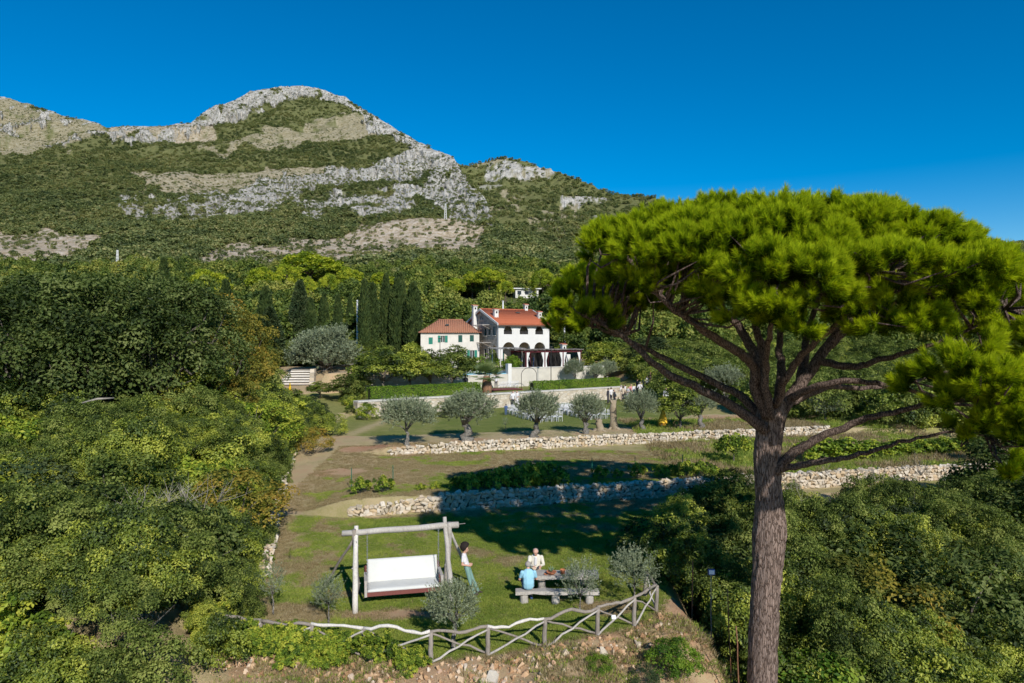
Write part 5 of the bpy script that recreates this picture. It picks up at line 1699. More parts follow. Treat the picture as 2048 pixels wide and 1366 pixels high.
# pergola
pg = thing('pergola', 'dark red timber pergola with tied white curtains and branch roof', 'pergola', tuple(tw(10.0, 2.6, 5.3)), HR)
M_MAROON = plain('maroon_paint', (0.10, 0.018, 0.022), bump=0, rough=0.5)
for x in (-4.2, -1.4, 1.4, 4.2):
    for y in (-1.9, 1.9):
        MB().box((x, y, 1.1), (0.14, 0.14, 2.2)).build('post', M_MAROON, pg)
for y in (-1.9, 1.9): MB().box((0, y, 2.27), (8.8, 0.14, 0.16)).build('beam', M_MAROON, pg)
for k in range(12): MB().box((-4.2 + k * 0.76, 0, 2.40), (0.08, 4.3, 0.1)).build('rafter', M_MAROON, pg)
qq = random.Random(9)
m = MB()
for k in range(130):
    x = qq.uniform(-4.7, 4.7); m.tube([(x, -2.3, 2.48 + qq.uniform(0, .1)), (x + qq.uniform(-.3, .3), 0, 2.52 + qq.uniform(0, .1)), (x + qq.uniform(-.5, .5), 2.3, 2.48 + qq.uniform(0, .1))], 0.035, 4)
o = m.build('branch_roof', M_GWOOD2, pg); o['kind'] = 'stuff'
for x in (-4.2, -1.4, 1.4, 4.2):
    for s in (-1, 1):
        if (x, s) in ((-4.2, -1), (4.2, 1)): continue
        xe = x + s * 0.09
        MB().plate([[(xe, 2.18), (xe + s * 0.46, 2.18), (xe + s * 0.30, 1.7), (xe + s * 0.14, 1.1), (xe + s * 0.26, 0.05), (xe, 0.05)]], -1.97, -1.90).build('curtain', M_CURT, pg, fix=True)
MB().box((0, 2.1, 1.1), (8.6, 0.1, 2.2)).build('shade_backing', M_DARK, pg)  # near-black sheet added to paint the shade inside the pergola
# open canopy of poles left of the pergola
cn = thing('pole_canopy', 'light canopy of thin branches on poles in front of the arcade', 'canopy', tuple(tw(4.9, 4.2, 5.3)), HR)
for x in (-1.6, 1.6):
    for y in (-1.2, 1.2): MB().tube([(x, y, 0), (x, y, 2.6)], 0.06, 6).build('post', M_PALEWOOD, cn)
m = MB()
for k in range(40):
    x = qq.uniform(-2, 2); m.tube([(x, -1.6, 2.62 + qq.uniform(0, .12)), (x + qq.uniform(-.2, .2), 1.6, 2.7 + qq.uniform(0, .12))], 0.035, 4)
o = m.build('branch_roof', M_GWOOD, cn); o['kind'] = 'stuff'
# outdoor oven with chimney on the pergola terrace
ov = thing('outdoor_oven', 'small outdoor oven chimney with tiled cap behind the pergola', 'oven', tuple(tw(14.5, 5.5, 5.3)), HR)
MB().box((0, 0, 0.9), (1.6, 1.2, 1.8)).build('body', M_RENDER, ov)
chimney(ov, 0, 0, 1.8, 3.1, 0.6)


def lamp(label, px, py, d, hgt, mat=M_IRON, r=0.04):
    p = at(px, py, d); z = sz(p.x, p.y)
    o = thing('lamp_post', label, 'lamp post', (p.x, p.y, z))
    MB().tube([(0, 0, -0.1), (0, 0, hgt)], [r * 1.3, r], 8).build('pole', mat, o)
    MB().box((0.0, -0.05, hgt), (0.4, 0.18, 0.12)).build('lamp_head', mat, o)


lamp('thin black lamp post in front of the pergola', 1102, 760, 84.0, 5.0)
lamp('thin black lamp post beside the pool and palm', 979, 765, 82.5, 4.2)
lamp('slim black post with arm beside the small house', 880, 720, 92, 4.0)
for px, ty, by, d, lb in ((715, 603, 662, 106, 'tall white flagpole among the cypresses'), (1006, 604, 690, 125, 'white mast rising behind the villa roof'), (1129, 651, 700, 112, 'white pole behind the pergola under the pine')):
    p = at(px, by, d); tpz = at(px, ty, d).z; z0 = sz(p.x, p.y)
    o = thing('flagpole', lb, 'pole', (p.x, p.y, z0))
    MB().tube([(0, 0, -0.2), (0, 0, tpz - z0)], [0.17, 0.13], 8).build('pole', M_WHITE, o, True)
    MB().lathe([(0.02, 0), (0.2, 0.05), (0.2, 0.15), (0.05, 0.25)], (0, 0, tpz - z0), 10).build('finial', M_WHITE, o, True)

# ------------------------------------------------------------------ stepped stone ramp and yellow cones
rp = thing('stepped_ramp', 'broad pale stone ramp with shallow chevron steps among the trees', 'stair', (-25.0, 76.5, 3.15), R(8))
for k in range(9):
    w = 4.6 - k * 0.26
    c = MB(); h = 0.42; y0 = k * 1.05; z = k * 0.25
    # chevron nosing
    V = [(-w / 2, y0, z), (0, y0 + 0.28, z), (w / 2, y0, z), (w / 2, y0 + 1.3, z), (-w / 2, y0 + 1.3, z)]
    V += [(x, y, zz_ + 0.26) for x, y, zz_ in V]
    c.add(V, [(5, 6, 7, 8, 9), (0, 1, 6, 5), (1, 2, 7, 6), (2, 3, 8, 7), (3, 4, 9, 8), (4, 0, 5, 9)])
    c.build('step', plain('pale_paving', (0.60, 0.56, 0.50), var=0.1, scale=3) if k == 0 else bpy.data.materials['pale_paving'], rp, fix=True)
    MB().tube([(-w / 2, y0 - 0.01, z + 0.2), (0, y0 + 0.27, z + 0.2), (w / 2, y0 - 0.01, z + 0.2)], 0.06, 4).build('nosing', M_CORE, rp)
for s in (1,):
    for k in range(5):
        MB().box((2.45 - k * 0.22, 0.6 + k * 1.7, 0.35 + k * 0.42), (0.5, 1.6, 0.7)).build('kerb_stone', M_STONE, rp, rot=(0, 0, 0))
M_YEL = plain('yellow_plastic', (0.75, 0.50, 0.02), bump=0, var=0.05)
for px, lb in ((553, 'yellow traffic cone at the ramp foot, nearer the orange tree'), (580, 'yellow traffic cone at the ramp foot, nearer the big olive')):
    p = at(px, 784, 75.6)
    o = thing('traffic_cone', lb, 'cone', (p.x, p.y, sz(p.x, p.y)))
    MB().box((0, 0, 0.03), (0.5, 0.5, 0.06)).build('base', M_YEL, o)
    MB().lathe([(0.18, 0.06), (0.06, 0.85), (0.02, 0.95)], n=12).build('cone', M_YEL, o, True)

# ------------------------------------------------------------------ far houses, pylons
def far_house(label, px, py, d, w, dep, h, rz, roof=None, nwin=3, deckroof=False):
    p = at(px, py, d)
    o = thing('far_house', label, 'house', (p.x, p.y, p.z), rz)
    lps = [[(0, 0), (w, 0), (w, h), (0, h)]]
    ws = []
    for k in range(nwin):
        a = w * (k + 0.25) / nwin; b = a + w * 0.5 / nwin
        lps.append([(a, h * 0.38), (b, h * 0.38), (b, h * 0.8), (a, h * 0.8)]); ws.append((a, b))
    MB().plate(lps, 0, 0.3).build('front_wall', M_RENDER, o, fix=True)
    MB().box((w / 2, dep / 2 + 0.35, h / 2), (w, dep, h - 0.02)).build('body', M_RENDER2, o)
    for a, b in ws:
        MB().box(((a + b) / 2, 0.2, h * 0.59), (b - a, 0.06, h * 0.42)).build('window', M_GLASS, o)
    if roof == 'flat':
        MB().box((w / 2, dep / 2, h + 0.15), (w + 1.6, dep + 1.2, 0.3)).build('roof', M_WHITE, o)
        MB().box((w * 0.8, dep / 2, h + 0.75), (w * 0.25, dep * 0.4, 0.9)).build('roof_room', M_RENDER, o)
    else:
        m = MB(); m.add([(-.4, -.4, h), (w + .4, -.4, h), (w + .4, dep + .8, h), (-.4, dep + .8, h), (w * .25, dep / 2, h + 1.9), (w * .75, dep / 2, h + 1.9)], [(0, 1, 5, 4), (1, 2, 5), (2, 3, 4, 5), (3, 0, 4), (3, 2, 1, 0)])
        m.build('roof', M_TILE2, o, fix=True)
    return o


far_house('white modern house with flat roof alone on the wooded slope', 1031, 596, 205, 7.0, 5, 2.7, R(8), 'flat')
far_house('pale house with tiled roof glimpsed between the pine limbs', 1478, 656, 148, 9, 7, 4.5, R(15))
far_house('small white house glimpsed under the right pine boughs', 1600, 662, 143, 8, 6, 4.0, R(-20))
far_house('narrow white house glimpsed low between pine limbs', 1430, 684, 130, 6, 5, 3.2, R(5))


def pylon(label, px, ytop, ybase, d, w):
    p = at(px, ybase, d); h = at(px, ytop, d).z - p.z
    o = thing('lattice_mast', label, 'mast', tuple(p))
    for sx in (-1, 1):
        for sy in (-1, 1):
            MB().tube([(sx * w, sy * w, -1), (sx * w * 0.35, sy * w * 0.35, h)], d * 0.00028, 4).build('leg', M_WHITE, o)
    m = MB(); n = 9
    for k in range(n):
        z0, z1 = h * k / n, h * (k + 1) / n; a = w * (1 - 0.65 * k / n); b = w * (1 - 0.65 * (k + 1) / n)
        for s in (-1, 1):
            m.tube([(-a * s, -a, z0), (b * s, -b, z1)], d * 0.00018, 3); m.tube([(-a * s, a, z0), (b * s, b, z1)], d * 0.00018, 3)
            m.tube([(-a, a * s, z0), (-b, -b * s, z1)], d * 0.00018, 3); m.tube([(a, a * s, z0), (b, -b * s, z1)], d * 0.00018, 3)
    m.build('lattice', M_WHITE, o)


pylon('white lattice mast standing above the oak trees', 235, 500, 560, 260, 0.55)
pylon('thin grey lattice mast at the foot of the cliff', 891, 407, 452, 478, 1.0)
# ------------------------------------------------------------------ people
def flat_mat(name, col, rough=0.85):
    return plain(name, col, rough=rough, var=0.08, scale=8, bump=0.3, bscale=25, bdist=0.006)


SKIN = flat_mat('skin', (0.52, 0.30, 0.22), 0.6); SKIN_D = flat_mat('tanned_skin', (0.36, 0.19, 0.13), 0.6)
HAIRD = flat_mat('dark_hair', (0.018, 0.012, 0.010)); HAIRG = flat_mat('grey_hair', (0.30, 0.27, 0.25))
WHITE = flat_mat('white_shirt', (0.6, 0.58, 0.59)); TEAL = flat_mat('sage_trousers', (0.16, 0.27, 0.24))
LBLUE = flat_mat('light_blue_shirt', (0.27, 0.50, 0.62)); CREAM = flat_mat('cream_jacket', (0.60, 0.56, 0.47))
DARKC = flat_mat('dark_cloth', (0.03, 0.03, 0.04)); NAVY = flat_mat('navy_cloth', (0.05, 0.09, 0.20))
BROWN = flat_mat('dark_shoe', (0.05, 0.03, 0.03)); BEIGE = flat_mat('beige_cloth', (0.50, 0.40, 0.30)); PINK = flat_mat('pink_cloth', (0.55, 0.25, 0.24))
EYE = flat_mat('eye', (0.02, 0.015, 0.015)); LIP = flat_mat('lips', (0.40, 0.16, 0.13)); ORANGE = flat_mat('orange_cloth', (0.7, 0.33, 0.04)); YELL = flat_mat('yellow_cloth', (0.75, 0.45, 0.04))


def body_mesh(name, caps, mats, voxel, smooth=2):
    """caps: (p0, r0, p1, r1, material, (wide axis vector, factor) or None); fused by voxel remesh into one surface"""
    mb = MB()
    for p0, r0, p1, r1, mi, wd in caps:
        p0, p1 = Vector(p0), Vector(p1)
        ax = p1 - p0
        L = ax.length
        ax = ax.normalized() if L > 1e-6 else Vector((0, 0, 1))
        u = Vector(wd[0]) if wd else (Vector((1, 0, 0)) if abs(ax.x) < 0.8 else Vector((0, 1, 0)))
        u = (u - ax * u.dot(ax)).normalized(); w = ax.cross(u); fu = wd[1] if wd else 1.0
        rings = []
        for k in range(1, 5): a = math.pi / 2 * k / 4; rings.append((p0 - ax * r0 * math.cos(a), r0 * math.sin(a)))
        for k in range(3, 0, -1): pass
        rings.append((p1, r1))
        for k in range(3, 0, -1): a = math.pi / 2 * k / 4; rings.append((p1 + ax * r1 * math.cos(a), r1 * math.sin(a)))
        n = 10; V = []; F = []
        for c, r in rings:
            for j in range(n):
                t_ = 2 * math.pi * j / n
                V.append(c + u * (math.cos(t_) * r * fu) + w * (math.sin(t_) * r))
        for i in range(len(rings) - 1):
            for j in range(n): F.append((i * n + j, i * n + (j + 1) % n, (i + 1) * n + (j + 1) % n, (i + 1) * n + j))
        F.append(tuple(reversed(range(n)))); F.append(tuple((len(rings) - 1) * n + j for j in range(n)))
        mb.add(V, F)
    me = mb.mesh(name + '_raw', [])
    bm = bmesh.new(); bm.from_mesh(me); bmesh.ops.recalc_face_normals(bm, faces=bm.faces); bm.to_mesh(me); bm.free()
    ob = bpy.data.objects.new(name + '_raw', me); COL.objects.link(ob)
    rm_ = ob.modifiers.new('r', 'REMESH'); rm_.mode = 'VOXEL'; rm_.voxel_size = voxel; rm_.use_smooth_shade = True
    if smooth:
        sm = ob.modifiers.new('s', 'SMOOTH'); sm.iterations = smooth; sm.factor = 0.5
    dg = bpy.context.evaluated_depsgraph_get(); dg.update()
    out = bpy.data.meshes.new_from_object(ob.evaluated_get(dg))
    bpy.data.objects.remove(ob)
    out.name = name
    out.materials.clear()
    for m in mats: out.materials.append(m)
    n = len(out.polygons); C = np.empty(n * 3); out.polygons.foreach_get('center', C); C = C.reshape(-1, 3)
    best = np.full(n, 1e9); mi_ = np.zeros(n, np.int32)
    for p0, r0, p1, r1, mi, wd in caps:
        a = np.array(p0, float); b = np.array(p1, float); ab = b - a; q = max(1e-9, (ab ** 2).sum())
        t_ = np.clip(((C - a) @ ab) / q, 0, 1)
        v = C - (a + t_[:, None] * ab)
        if wd:
            w_ = np.array(wd[0], float); w_ /= np.linalg.norm(w_); v = v - np.outer((v @ w_) * (1 - 1 / wd[1]), w_)
        d = np.linalg.norm(v, axis=1) - (r0 + (r1 - r0) * t_)
        k = d < best; best[k] = d[k]; mi_[k] = mi
    out.polygons.foreach_set('material_index', mi_)
    out.polygons.foreach_set('use_smooth', np.ones(n, bool))
    return out


def head_caps(h, fwd, skin, eye, lip, up=(0, 0, 1), r=0.088):
    """head centred at h looking along fwd"""
    h = Vector(h); f = Vector(fwd).normalized(); u = Vector(up); u = (u - f * u.dot(f)).normalized(); s = f.cross(u)
    c = [(h + u * 0.03 - f * 0.012, r, h + u * 0.02 + f * 0.005, r * 0.96, skin, None), (h + f * 0.025 - u * 0.05, 0.062, h + f * 0.045 - u * 0.085, 0.038, skin, None),
         (h + f * 0.088 + u * 0.005, 0.012, h + f * 0.108 - u * 0.028, 0.016, skin, None)]
    for k in (-1, 1):
        c.append((h + s * k * 0.088 - u * 0.01, 0.014, h + s * k * 0.092 + u * 0.025, 0.017, skin, None))
        c.append((h + s * k * 0.034 + f * 0.078 + u * 0.015, 0.013, h + s * k * 0.036 + f * 0.079 + u * 0.015, 0.012, eye, None))
    c.append((h + f * 0.083 - u * 0.058 + s * 0.018, 0.011, h + f * 0.083 - u * 0.058 - s * 0.018, 0.011, lip, None))
    return c


def hand_caps(wr, fwd, palm_n, skin, side=1, curl=0.6):
    """palm, four bent fingers of unequal length, thumb from the side of the palm"""
    w = Vector(wr); f = Vector(fwd).normalized(); n = Vector(palm_n); n = (n - f * n.dot(f)).normalized(); s = f.cross(n) * side
    c = [(w, 0.026, w + f * 0.07, 0.024, skin, (s, 1.5))]
    for k, ln in enumerate((0.072, 0.082, 0.076, 0.06)):
        b = w + f * 0.085 + s * (0.030 - 0.020 * k)
        m = b + (f * math.cos(curl * 0.6) + n * math.sin(curl * 0.6)) * ln * 0.55
        e = m + (f * math.cos(curl * 1.6) + n * math.sin(curl * 1.6)) * ln * 0.5
        c += [(b, 0.0095, m, 0.009, skin, None), (m, 0.009, e, 0.0078, skin, None)]
    tb = w + f * 0.025 + s * 0.034; tm = tb + (f * 0.6 + s * 0.7 + n * 0.2).normalized() * 0.035; te = tm + (f * 0.9 + n * 0.4).normalized() * 0.032
    c += [(tb, 0.012, tm, 0.0105, skin, None), (tm, 0.0105, te, 0.009, skin, None)]
    return c


def hair_blob(name, parent, c, r, mat, seed, amp, zcut=None, sc=(1, 1, 1)):
    bm = bmesh.new(); bmesh.ops.create_icosphere(bm, subdivisions=4, radius=1.0)
    for v in list(bm.verts):
        p = v.co.normalized()
        k = 1 + amp * (fbm(np.array([p.x * 7 + 3 + seed]), np.array([p.y * 7 + p.z * 9]), seed, 3)[0] - 0.5) * 2
        v.co = Vector((p.x * r * k * sc[0], p.y * r * k * sc[1], p.z * r * k * sc[2])) + Vector(c)
    if zcut is not None:
        nrm, dist = zcut
        kill = [v for v in bm.verts if (v.co - Vector(c)).dot(Vector(nrm)) > dist]
        bmesh.ops.delete(bm, geom=kill, context='VERTS')
    me = bpy.data.meshes.new(name); bm.to_mesh(me); bm.free(); me.materials.append(mat)
    me.polygons.foreach_set('use_smooth', np.ones(len(me.polygons), bool))
    return link(name, me, parent)


# woman leaning on the swing brace (local: faces +x)
X_, Y_ = (1, 0, 0), (0, 1, 0)
mats = [SKIN, WHITE, TEAL, BROWN, EYE, LIP]
caps = []
hip = Vector((0.0, 0, 0.90)); ch = Vector((-0.10, 0, 1.22)); nk = Vector((-0.12, 0, 1.42))
caps += [((0.0, 0, 0.90), 0.115, (-0.03, 0, 1.00), 0.10, 2, (Y_, 1.42)), ((-0.035, 0, 1.02), 0.10, (-0.09, 0, 1.18), 0.105, 1, (Y_, 1.35)), ((-0.09, 0, 1.18), 0.105, (-0.13, 0, 1.36), 0.088, 1, (Y_, 1.55)), ((-0.13, 0, 1.38), 0.052, (-0.10, 0, 1.50), 0.048, 0, None)]
for s in (-1, 1):
    k = Vector((0.13 + 0.03 * s, s * 0.10, 0.50)); a = Vector((0.30 + 0.05 * s, s * 0.11, 0.09))
    caps += [((0.01, s * 0.09, 0.88), 0.092, k, 0.066, 2, None), (k, 0.066, a + Vector((0, 0, 0.02)), 0.054, 2, None), (a + Vector((-0.02, 0, -0.03)), 0.04, a + Vector((0.15, 0, -0.055)), 0.032, 3, (Y_, 1.2))]
    sh = Vector((-0.13, s * 0.175, 1.36)); el = Vector((-0.15, s * 0.215, 1.09)); wr = Vector((0.06, s * 0.10, 1.03))
    caps += [(sh, 0.056, sh.lerp(el, 0.55), 0.050, 1, None), (sh.lerp(el, 0.5), 0.043, el, 0.036, 0, None), (el, 0.037, wr, 0.026, 0, None)]
    caps += hand_caps(wr, Vector((0.85, -s * 0.3, 0.1)), Vector((0, -s, 0.2)), 0, s, 0.8)
caps += head_caps((-0.075, 0, 1.585), (1, -0.1, -0.15), 0, 4, 5)
pw = at(944, 1189, 24.0)
me = body_mesh('standing_body', caps, mats, 0.0085)
wx = at(944, 1189, 24.0).x - 0.16
woman = link('person', me, None, (wx, 24.05, sz(wx + 0.15, 24.05) + 0.012), (0, 0, R(-6)))
tag(woman, 'person in white top and sage trousers with dark curly hair leaning beside the swing', 'person')
hair_blob('hair', woman, (-0.10, 0, 1.67), 0.168, HAIRD, 3, 0.16, ((0.75, 0, -0.62), 0.09))

# man in blue shirt on the front bench, back to the camera (faces +y)
mats = [SKIN, LBLUE, NAVY, WHITE, EYE, LIP]
caps = [((0, 0.02, 0.56), 0.135, (0, 0.0, 0.66), 0.13, 1, (X_, 1.45)), ((0, 0.0, 0.66), 0.13, (0, 0.03, 0.86), 0.125, 1, (X_, 1.5)), ((0, 0.03, 0.86), 0.125, (0, 0.10, 1.02), 0.10, 1, (X_, 1.75)), ((0, 0.11, 1.05), 0.06, (0, 0.15, 1.14), 0.056, 0, None)]
for s in (-1, 1):
    hp = Vector((s * 0.10, 0.05, 0.56)); k = Vector((s * 0.15, 0.44, 0.56)); a = Vector((s * 0.13, 0.30, 0.10))
    caps += [(hp, 0.10, k, 0.07, 2, None), (k, 0.062, k.lerp(a, 0.45), 0.056, 0, None), (k.lerp(a, 0.45), 0.055, a, 0.042, 0, None), (a + Vector((0, -0.05, -0.04)), 0.045, a + Vector((0, 0.17, -0.055)), 0.035, 2, (X_, 1.2))]
    sh = Vector((s * 0.21, 0.08, 1.0)); el = Vector((s * 0.29, 0.16, 0.74)); wr = Vector((s * 0.13, 0.42, 0.78))
    caps += [(sh, 0.07, sh.lerp(el, 0.6), 0.064, 1, None), (sh.lerp(el, 0.55), 0.05, el, 0.044, 0, None), (el, 0.044, wr, 0.030, 0, None)]
    caps += hand_caps(wr, Vector((-s * 0.3, 0.9, 0)), Vector((0, 0, -1)), 0, -s, 0.3)
caps += head_caps((0, 0.185, 1.225), (0.15, 1, -0.35), 0, 4, 5, r=0.092)
man = link('person', body_mesh('sitting_body', caps, mats, 0.0095), None, (0.56, 23.20, sz(0.56, 23.2) + 0.02), (0, 0, R(4)))
tag(man, 'seated person in light blue shirt, back to the lawn fence, on the front bench', 'person')
hair_blob('hair', man, (0, 0.165, 1.245), 0.103, HAIRG, 5, 0.05, ((0.1, 0.85, -0.1), 0.02))

# man in cream jacket behind the table, facing the camera and looking down (faces -y)
mats = [SKIN, CREAM, BEIGE, WHITE, EYE, LIP, BROWN]
caps = [((0, 0, 0.56), 0.13, (0, 0.0, 0.68), 0.125, 1, (X_, 1.45)), ((0, 0, 0.68), 0.125, (0, 0.0, 0.90), 0.125, 1, (X_, 1.5)), ((0, 0, 0.90), 0.125, (0, -0.03, 1.04), 0.10, 1, (X_, 1.75)), ((-0.02, -0.11, 0.78), 0.05, (-0.01, -0.12, 1.02), 0.045, 3, None), ((0, -0.04, 1.06), 0.06, (0, -0.09, 1.15), 0.055, 0, None)]
for s in (-1, 1):
    hp = Vector((s * 0.10, -0.05, 0.56)); k = Vector((s * 0.14, -0.42, 0.56)); a = Vector((s * 0.13, -0.34, 0.10))
    caps += [(hp, 0.10, k, 0.072, 2, None), (k, 0.066, a, 0.052, 2, None), (a + Vector((0, 0.05, -0.04)), 0.045, a + Vector((0, -0.17, -0.055)), 0.035, 6, (X_, 1.2))]
    sh = Vector((s * 0.215, -0.02, 1.01)); el = Vector((s * 0.27, -0.14, 0.78)); wr = Vector((s * 0.12, -0.40, 0.80))
    caps += [(sh, 0.075, el, 0.058, 1, None), (el, 0.056, wr + Vector((0, 0.04, 0)), 0.044, 1, None), (wr + Vector((0, 0.03, 0)), 0.03, wr, 0.028, 0, None)]
    caps += hand_caps(wr, Vector((-s * 0.3, -0.9, 0)), Vector((0, 0, -1)), 0, s, 0.3)
caps += head_caps((-0.02, -0.13, 1.235), (-0.45, -1, -0.55), 0, 4, 5, r=0.094)
man2 = link('person', body_mesh('sitting_body', caps, mats, 0.0095), None, (0.86, 24.93, sz(0.86, 24.93) + 0.02), (0, 0, R(6)))
tag(man2, 'seated person in cream jacket looking down behind the picnic table', 'person')
hair_blob('hair', man2, (-0.015, -0.105, 1.26), 0.104, HAIRG, 7, 0.05, ((-0.4, -0.8, -0.45), 0.03))


# wedding guests (small in the photo): one body per outfit
def guest_mesh(name, top, legs, skin, hair, pose=0, dress=False):
    mats = [skin, top, legs, hair, BROWN]
    c = [((0, 0, 0.92), 0.12, (0, 0, 1.05), 0.11, 1, (X_, 1.35)), ((0, 0, 1.05), 0.11, (0, 0, 1.25), 0.12, 1, (X_, 1.45)), ((0, 0, 1.25), 0.12, (0, 0, 1.42), 0.09, 1, (X_, 1.75)), ((0, 0, 1.44), 0.055, (0, 0.01, 1.54), 0.05, 0, None), ((0, 0.02, 1.63), 0.092, (0, 0.01, 1.65), 0.092, 0, None), ((0, -0.02, 1.67), 0.098, (0, -0.03, 1.66), 0.095, 3, None)]
    for s in (-1, 1):
        if dress:
            c.append(((s * 0.04, 0, 0.92), 0.13, (s * 0.10, 0, 0.35), 0.17, 2, None)); c.append(((s * 0.07, 0, 0.35), 0.05, (s * 0.07, 0, 0.06), 0.04, 0, None))
        else:
            c += [((s * 0.09, 0, 0.9), 0.095, (s * 0.11, 0.03 * pose * s, 0.5), 0.072, 2, None), ((s * 0.11, 0.03 * pose * s, 0.5), 0.07, (s * 0.12, 0, 0.08), 0.055, 2, None)]
        c.append(((s * 0.11, -0.03, 0.045), 0.045, (s * 0.12, 0.13, 0.035), 0.035, 4, None))
        sh = Vector((s * 0.21, 0, 1.39)); el = Vector((s * (0.27 + 0.05 * pose), 0.02, 1.12)); wr = Vector((s * (0.24 - 0.12 * pose), 0.12 + 0.14 * pose, 0.90 + 0.2 * pose))
        c += [(sh, 0.068, el, 0.052, 1, None), (el, 0.046, wr, 0.034, 0 if pose else 1, None), (wr, 0.034, wr + Vector((0, 0.05, -0.07)), 0.026, 0, None)]
    return body_mesh(name, c, mats, 0.022, 2)


GM = {'white_dark': guest_mesh('guest_body', WHITE, DARKC, SKIN, HAIRD, 0), 'white_beige': guest_mesh('guest_body', WHITE, BEIGE, SKIN, HAIRG, 1), 'dark': guest_mesh('guest_body', DARKC, DARKC, SKIN, HAIRD, 0),
      'black_white': guest_mesh('guest_body', WHITE, WHITE, SKIN, HAIRD, 1, True), 'pink': guest_mesh('guest_body', PINK, PINK, SKIN, HAIRD, 0, True), 'beige': guest_mesh('guest_body', BEIGE, DARKC, SKIN_D, HAIRD, 1), 'blue': guest_mesh('guest_body', NAVY, NAVY, SKIN, HAIRD, 0)}


def guest(kind, px, d, label, rz=0.0, s=1.0, group=None, z=None):
    x = (px - 1024) / FPX * d
    o = link('person', GM[kind], None, (x, d, sz(x, d) if z is None else z), (0, 0, rz), s)
    tag(o, label, 'person', group)


guest('white_dark', 1026, 74.5, 'person in white shirt and dark trousers by the wall behind the chairs', R(200))
guest('black_white', 1034, 75.0, 'person in long white dress by the wall behind the chairs', R(160))
guest('blue', 1012, 66.0, 'small child in blue standing at the corner of the chair rows', R(20), 0.62)
guest('dark', 1216, 79.0, 'person in black with dark hair beside the bleached tree trunk', R(60))
guest('dark', 1228, 76.5, 'person in black suit bending by the bleached stump', R(-100))
guest('white_dark', 1222, 80.5, 'person in white shirt standing behind the two in black', R(30))
gl = [('white_beige', 1242, 83), ('white_dark', 1250, 85), ('beige', 1246, 81), ('black_white', 1256, 82.5), ('pink', 1262, 84), ('white_dark', 1268, 83), ('dark', 1274, 85), ('white_beige', 1280, 82), ('beige', 1287, 84), ('white_dark', 1294, 83), ('pink', 1301, 85.5), ('white_beige', 1308, 83), ('dark', 1315, 84.5), ('white_dark', 1323, 82), ('black_white', 1330, 80)]
ordn = ['first', 'second', 'third', 'fourth', 'fifth', 'sixth', 'seventh', 'eighth', 'ninth', 'tenth', 'eleventh', 'twelfth', 'thirteenth', 'fourteenth', 'fifteenth']
dsc = {'white_beige': 'person in white and beige', 'white_dark': 'person in white shirt', 'beige': 'person in beige top', 'black_white': 'person in white dress', 'pink': 'person in pink dress', 'dark': 'person in black'}
for i, (k, px, d) in enumerate(gl):
    guest(k, px, d, '%s, %s from the wall end in the standing guest crowd' % (dsc[k], ordn[i]), random.uniform(0, 6.28), random.uniform(0.94, 1.06), 'guests standing by the end of the wall')
guest('white_dark', 1332, 72, 'person in white shirt under the fig tree apart from the crowd', R(150))
guest('dark', 931, 80.5, 'person in dark clothes walking on the terrace behind the left hedge', R(10))
guest('white_dark', 992, 83, 'person in white shirt and dark trousers beside the palm', R(180))
guest('blue', 1066, 93, 'person in dark blue between arcade and pergola', R(120))
guest('white_dark', 1056, 92.5, 'person in white shirt on the pool terrace by the canopy', R(190))

# ------------------------------------------------------------------ white ceremony chairs
M_CHAIR = plain('white_chair_paint', (0.62, 0.62, 0.63), var=0.02, bump=0, rough=0.45)
seat_me = MB().box((0, 0, 0.45), (0.41, 0.41, 0.045)).mesh('seat', M_CHAIR)
legs_me = MB().tube([(0, 0, 0), (0, 0, 0.44)], [0.016, 0.021], 6).mesh('leg', M_CHAIR)
bk = MB()
for s in (-1, 1): bk.tube([(s * 0.18, -0.19, 0.45), (s * 0.18, -0.25, 0.92)], 0.018, 6)
for z in (0.90, 0.80, 0.56): bk.tube([(-0.18, -0.19 - (z - .45) * .128, z), (0.18, -0.19 - (z - .45) * .128, z)], 0.016, 6)
for x in (-0.11, -0.055, 0, 0.055, 0.11): bk.tube([(x, -0.205, 0.56), (x, -0.235, 0.80)], 0.012, 5)
back_me = bk.mesh('backrest', M_CHAIR, True)
st_me = MB().tube([(-0.18, 0.17, 0.2), (0.18, 0.17, 0.2)], 0.012, 5).tube([(-0.18, -0.17, 0.2), (-0.18, 0.17, 0.2)], 0.012, 5).tube([(0.18, -0.17, 0.2), (0.18, 0.17, 0.2)], 0.012, 5).mesh('stretcher', M_CHAIR)
ax_a = Vector((-0.36, 0.933, 0)); ax_b = Vector((0.933, 0.36, 0))


def chair(x, y, rz, label, group):
    o = thing('ceremony_chair', label, 'chair', (x, y, sz(x, y)), rz, group)
    link('seat', seat_me, o); link('backrest', back_me, o); link('stretcher', st_me, o)
    for sx in (-0.18, 0.18):
        for sy in (-0.17, 0.17): link('leg', legs_me, o, (sx, sy, 0))


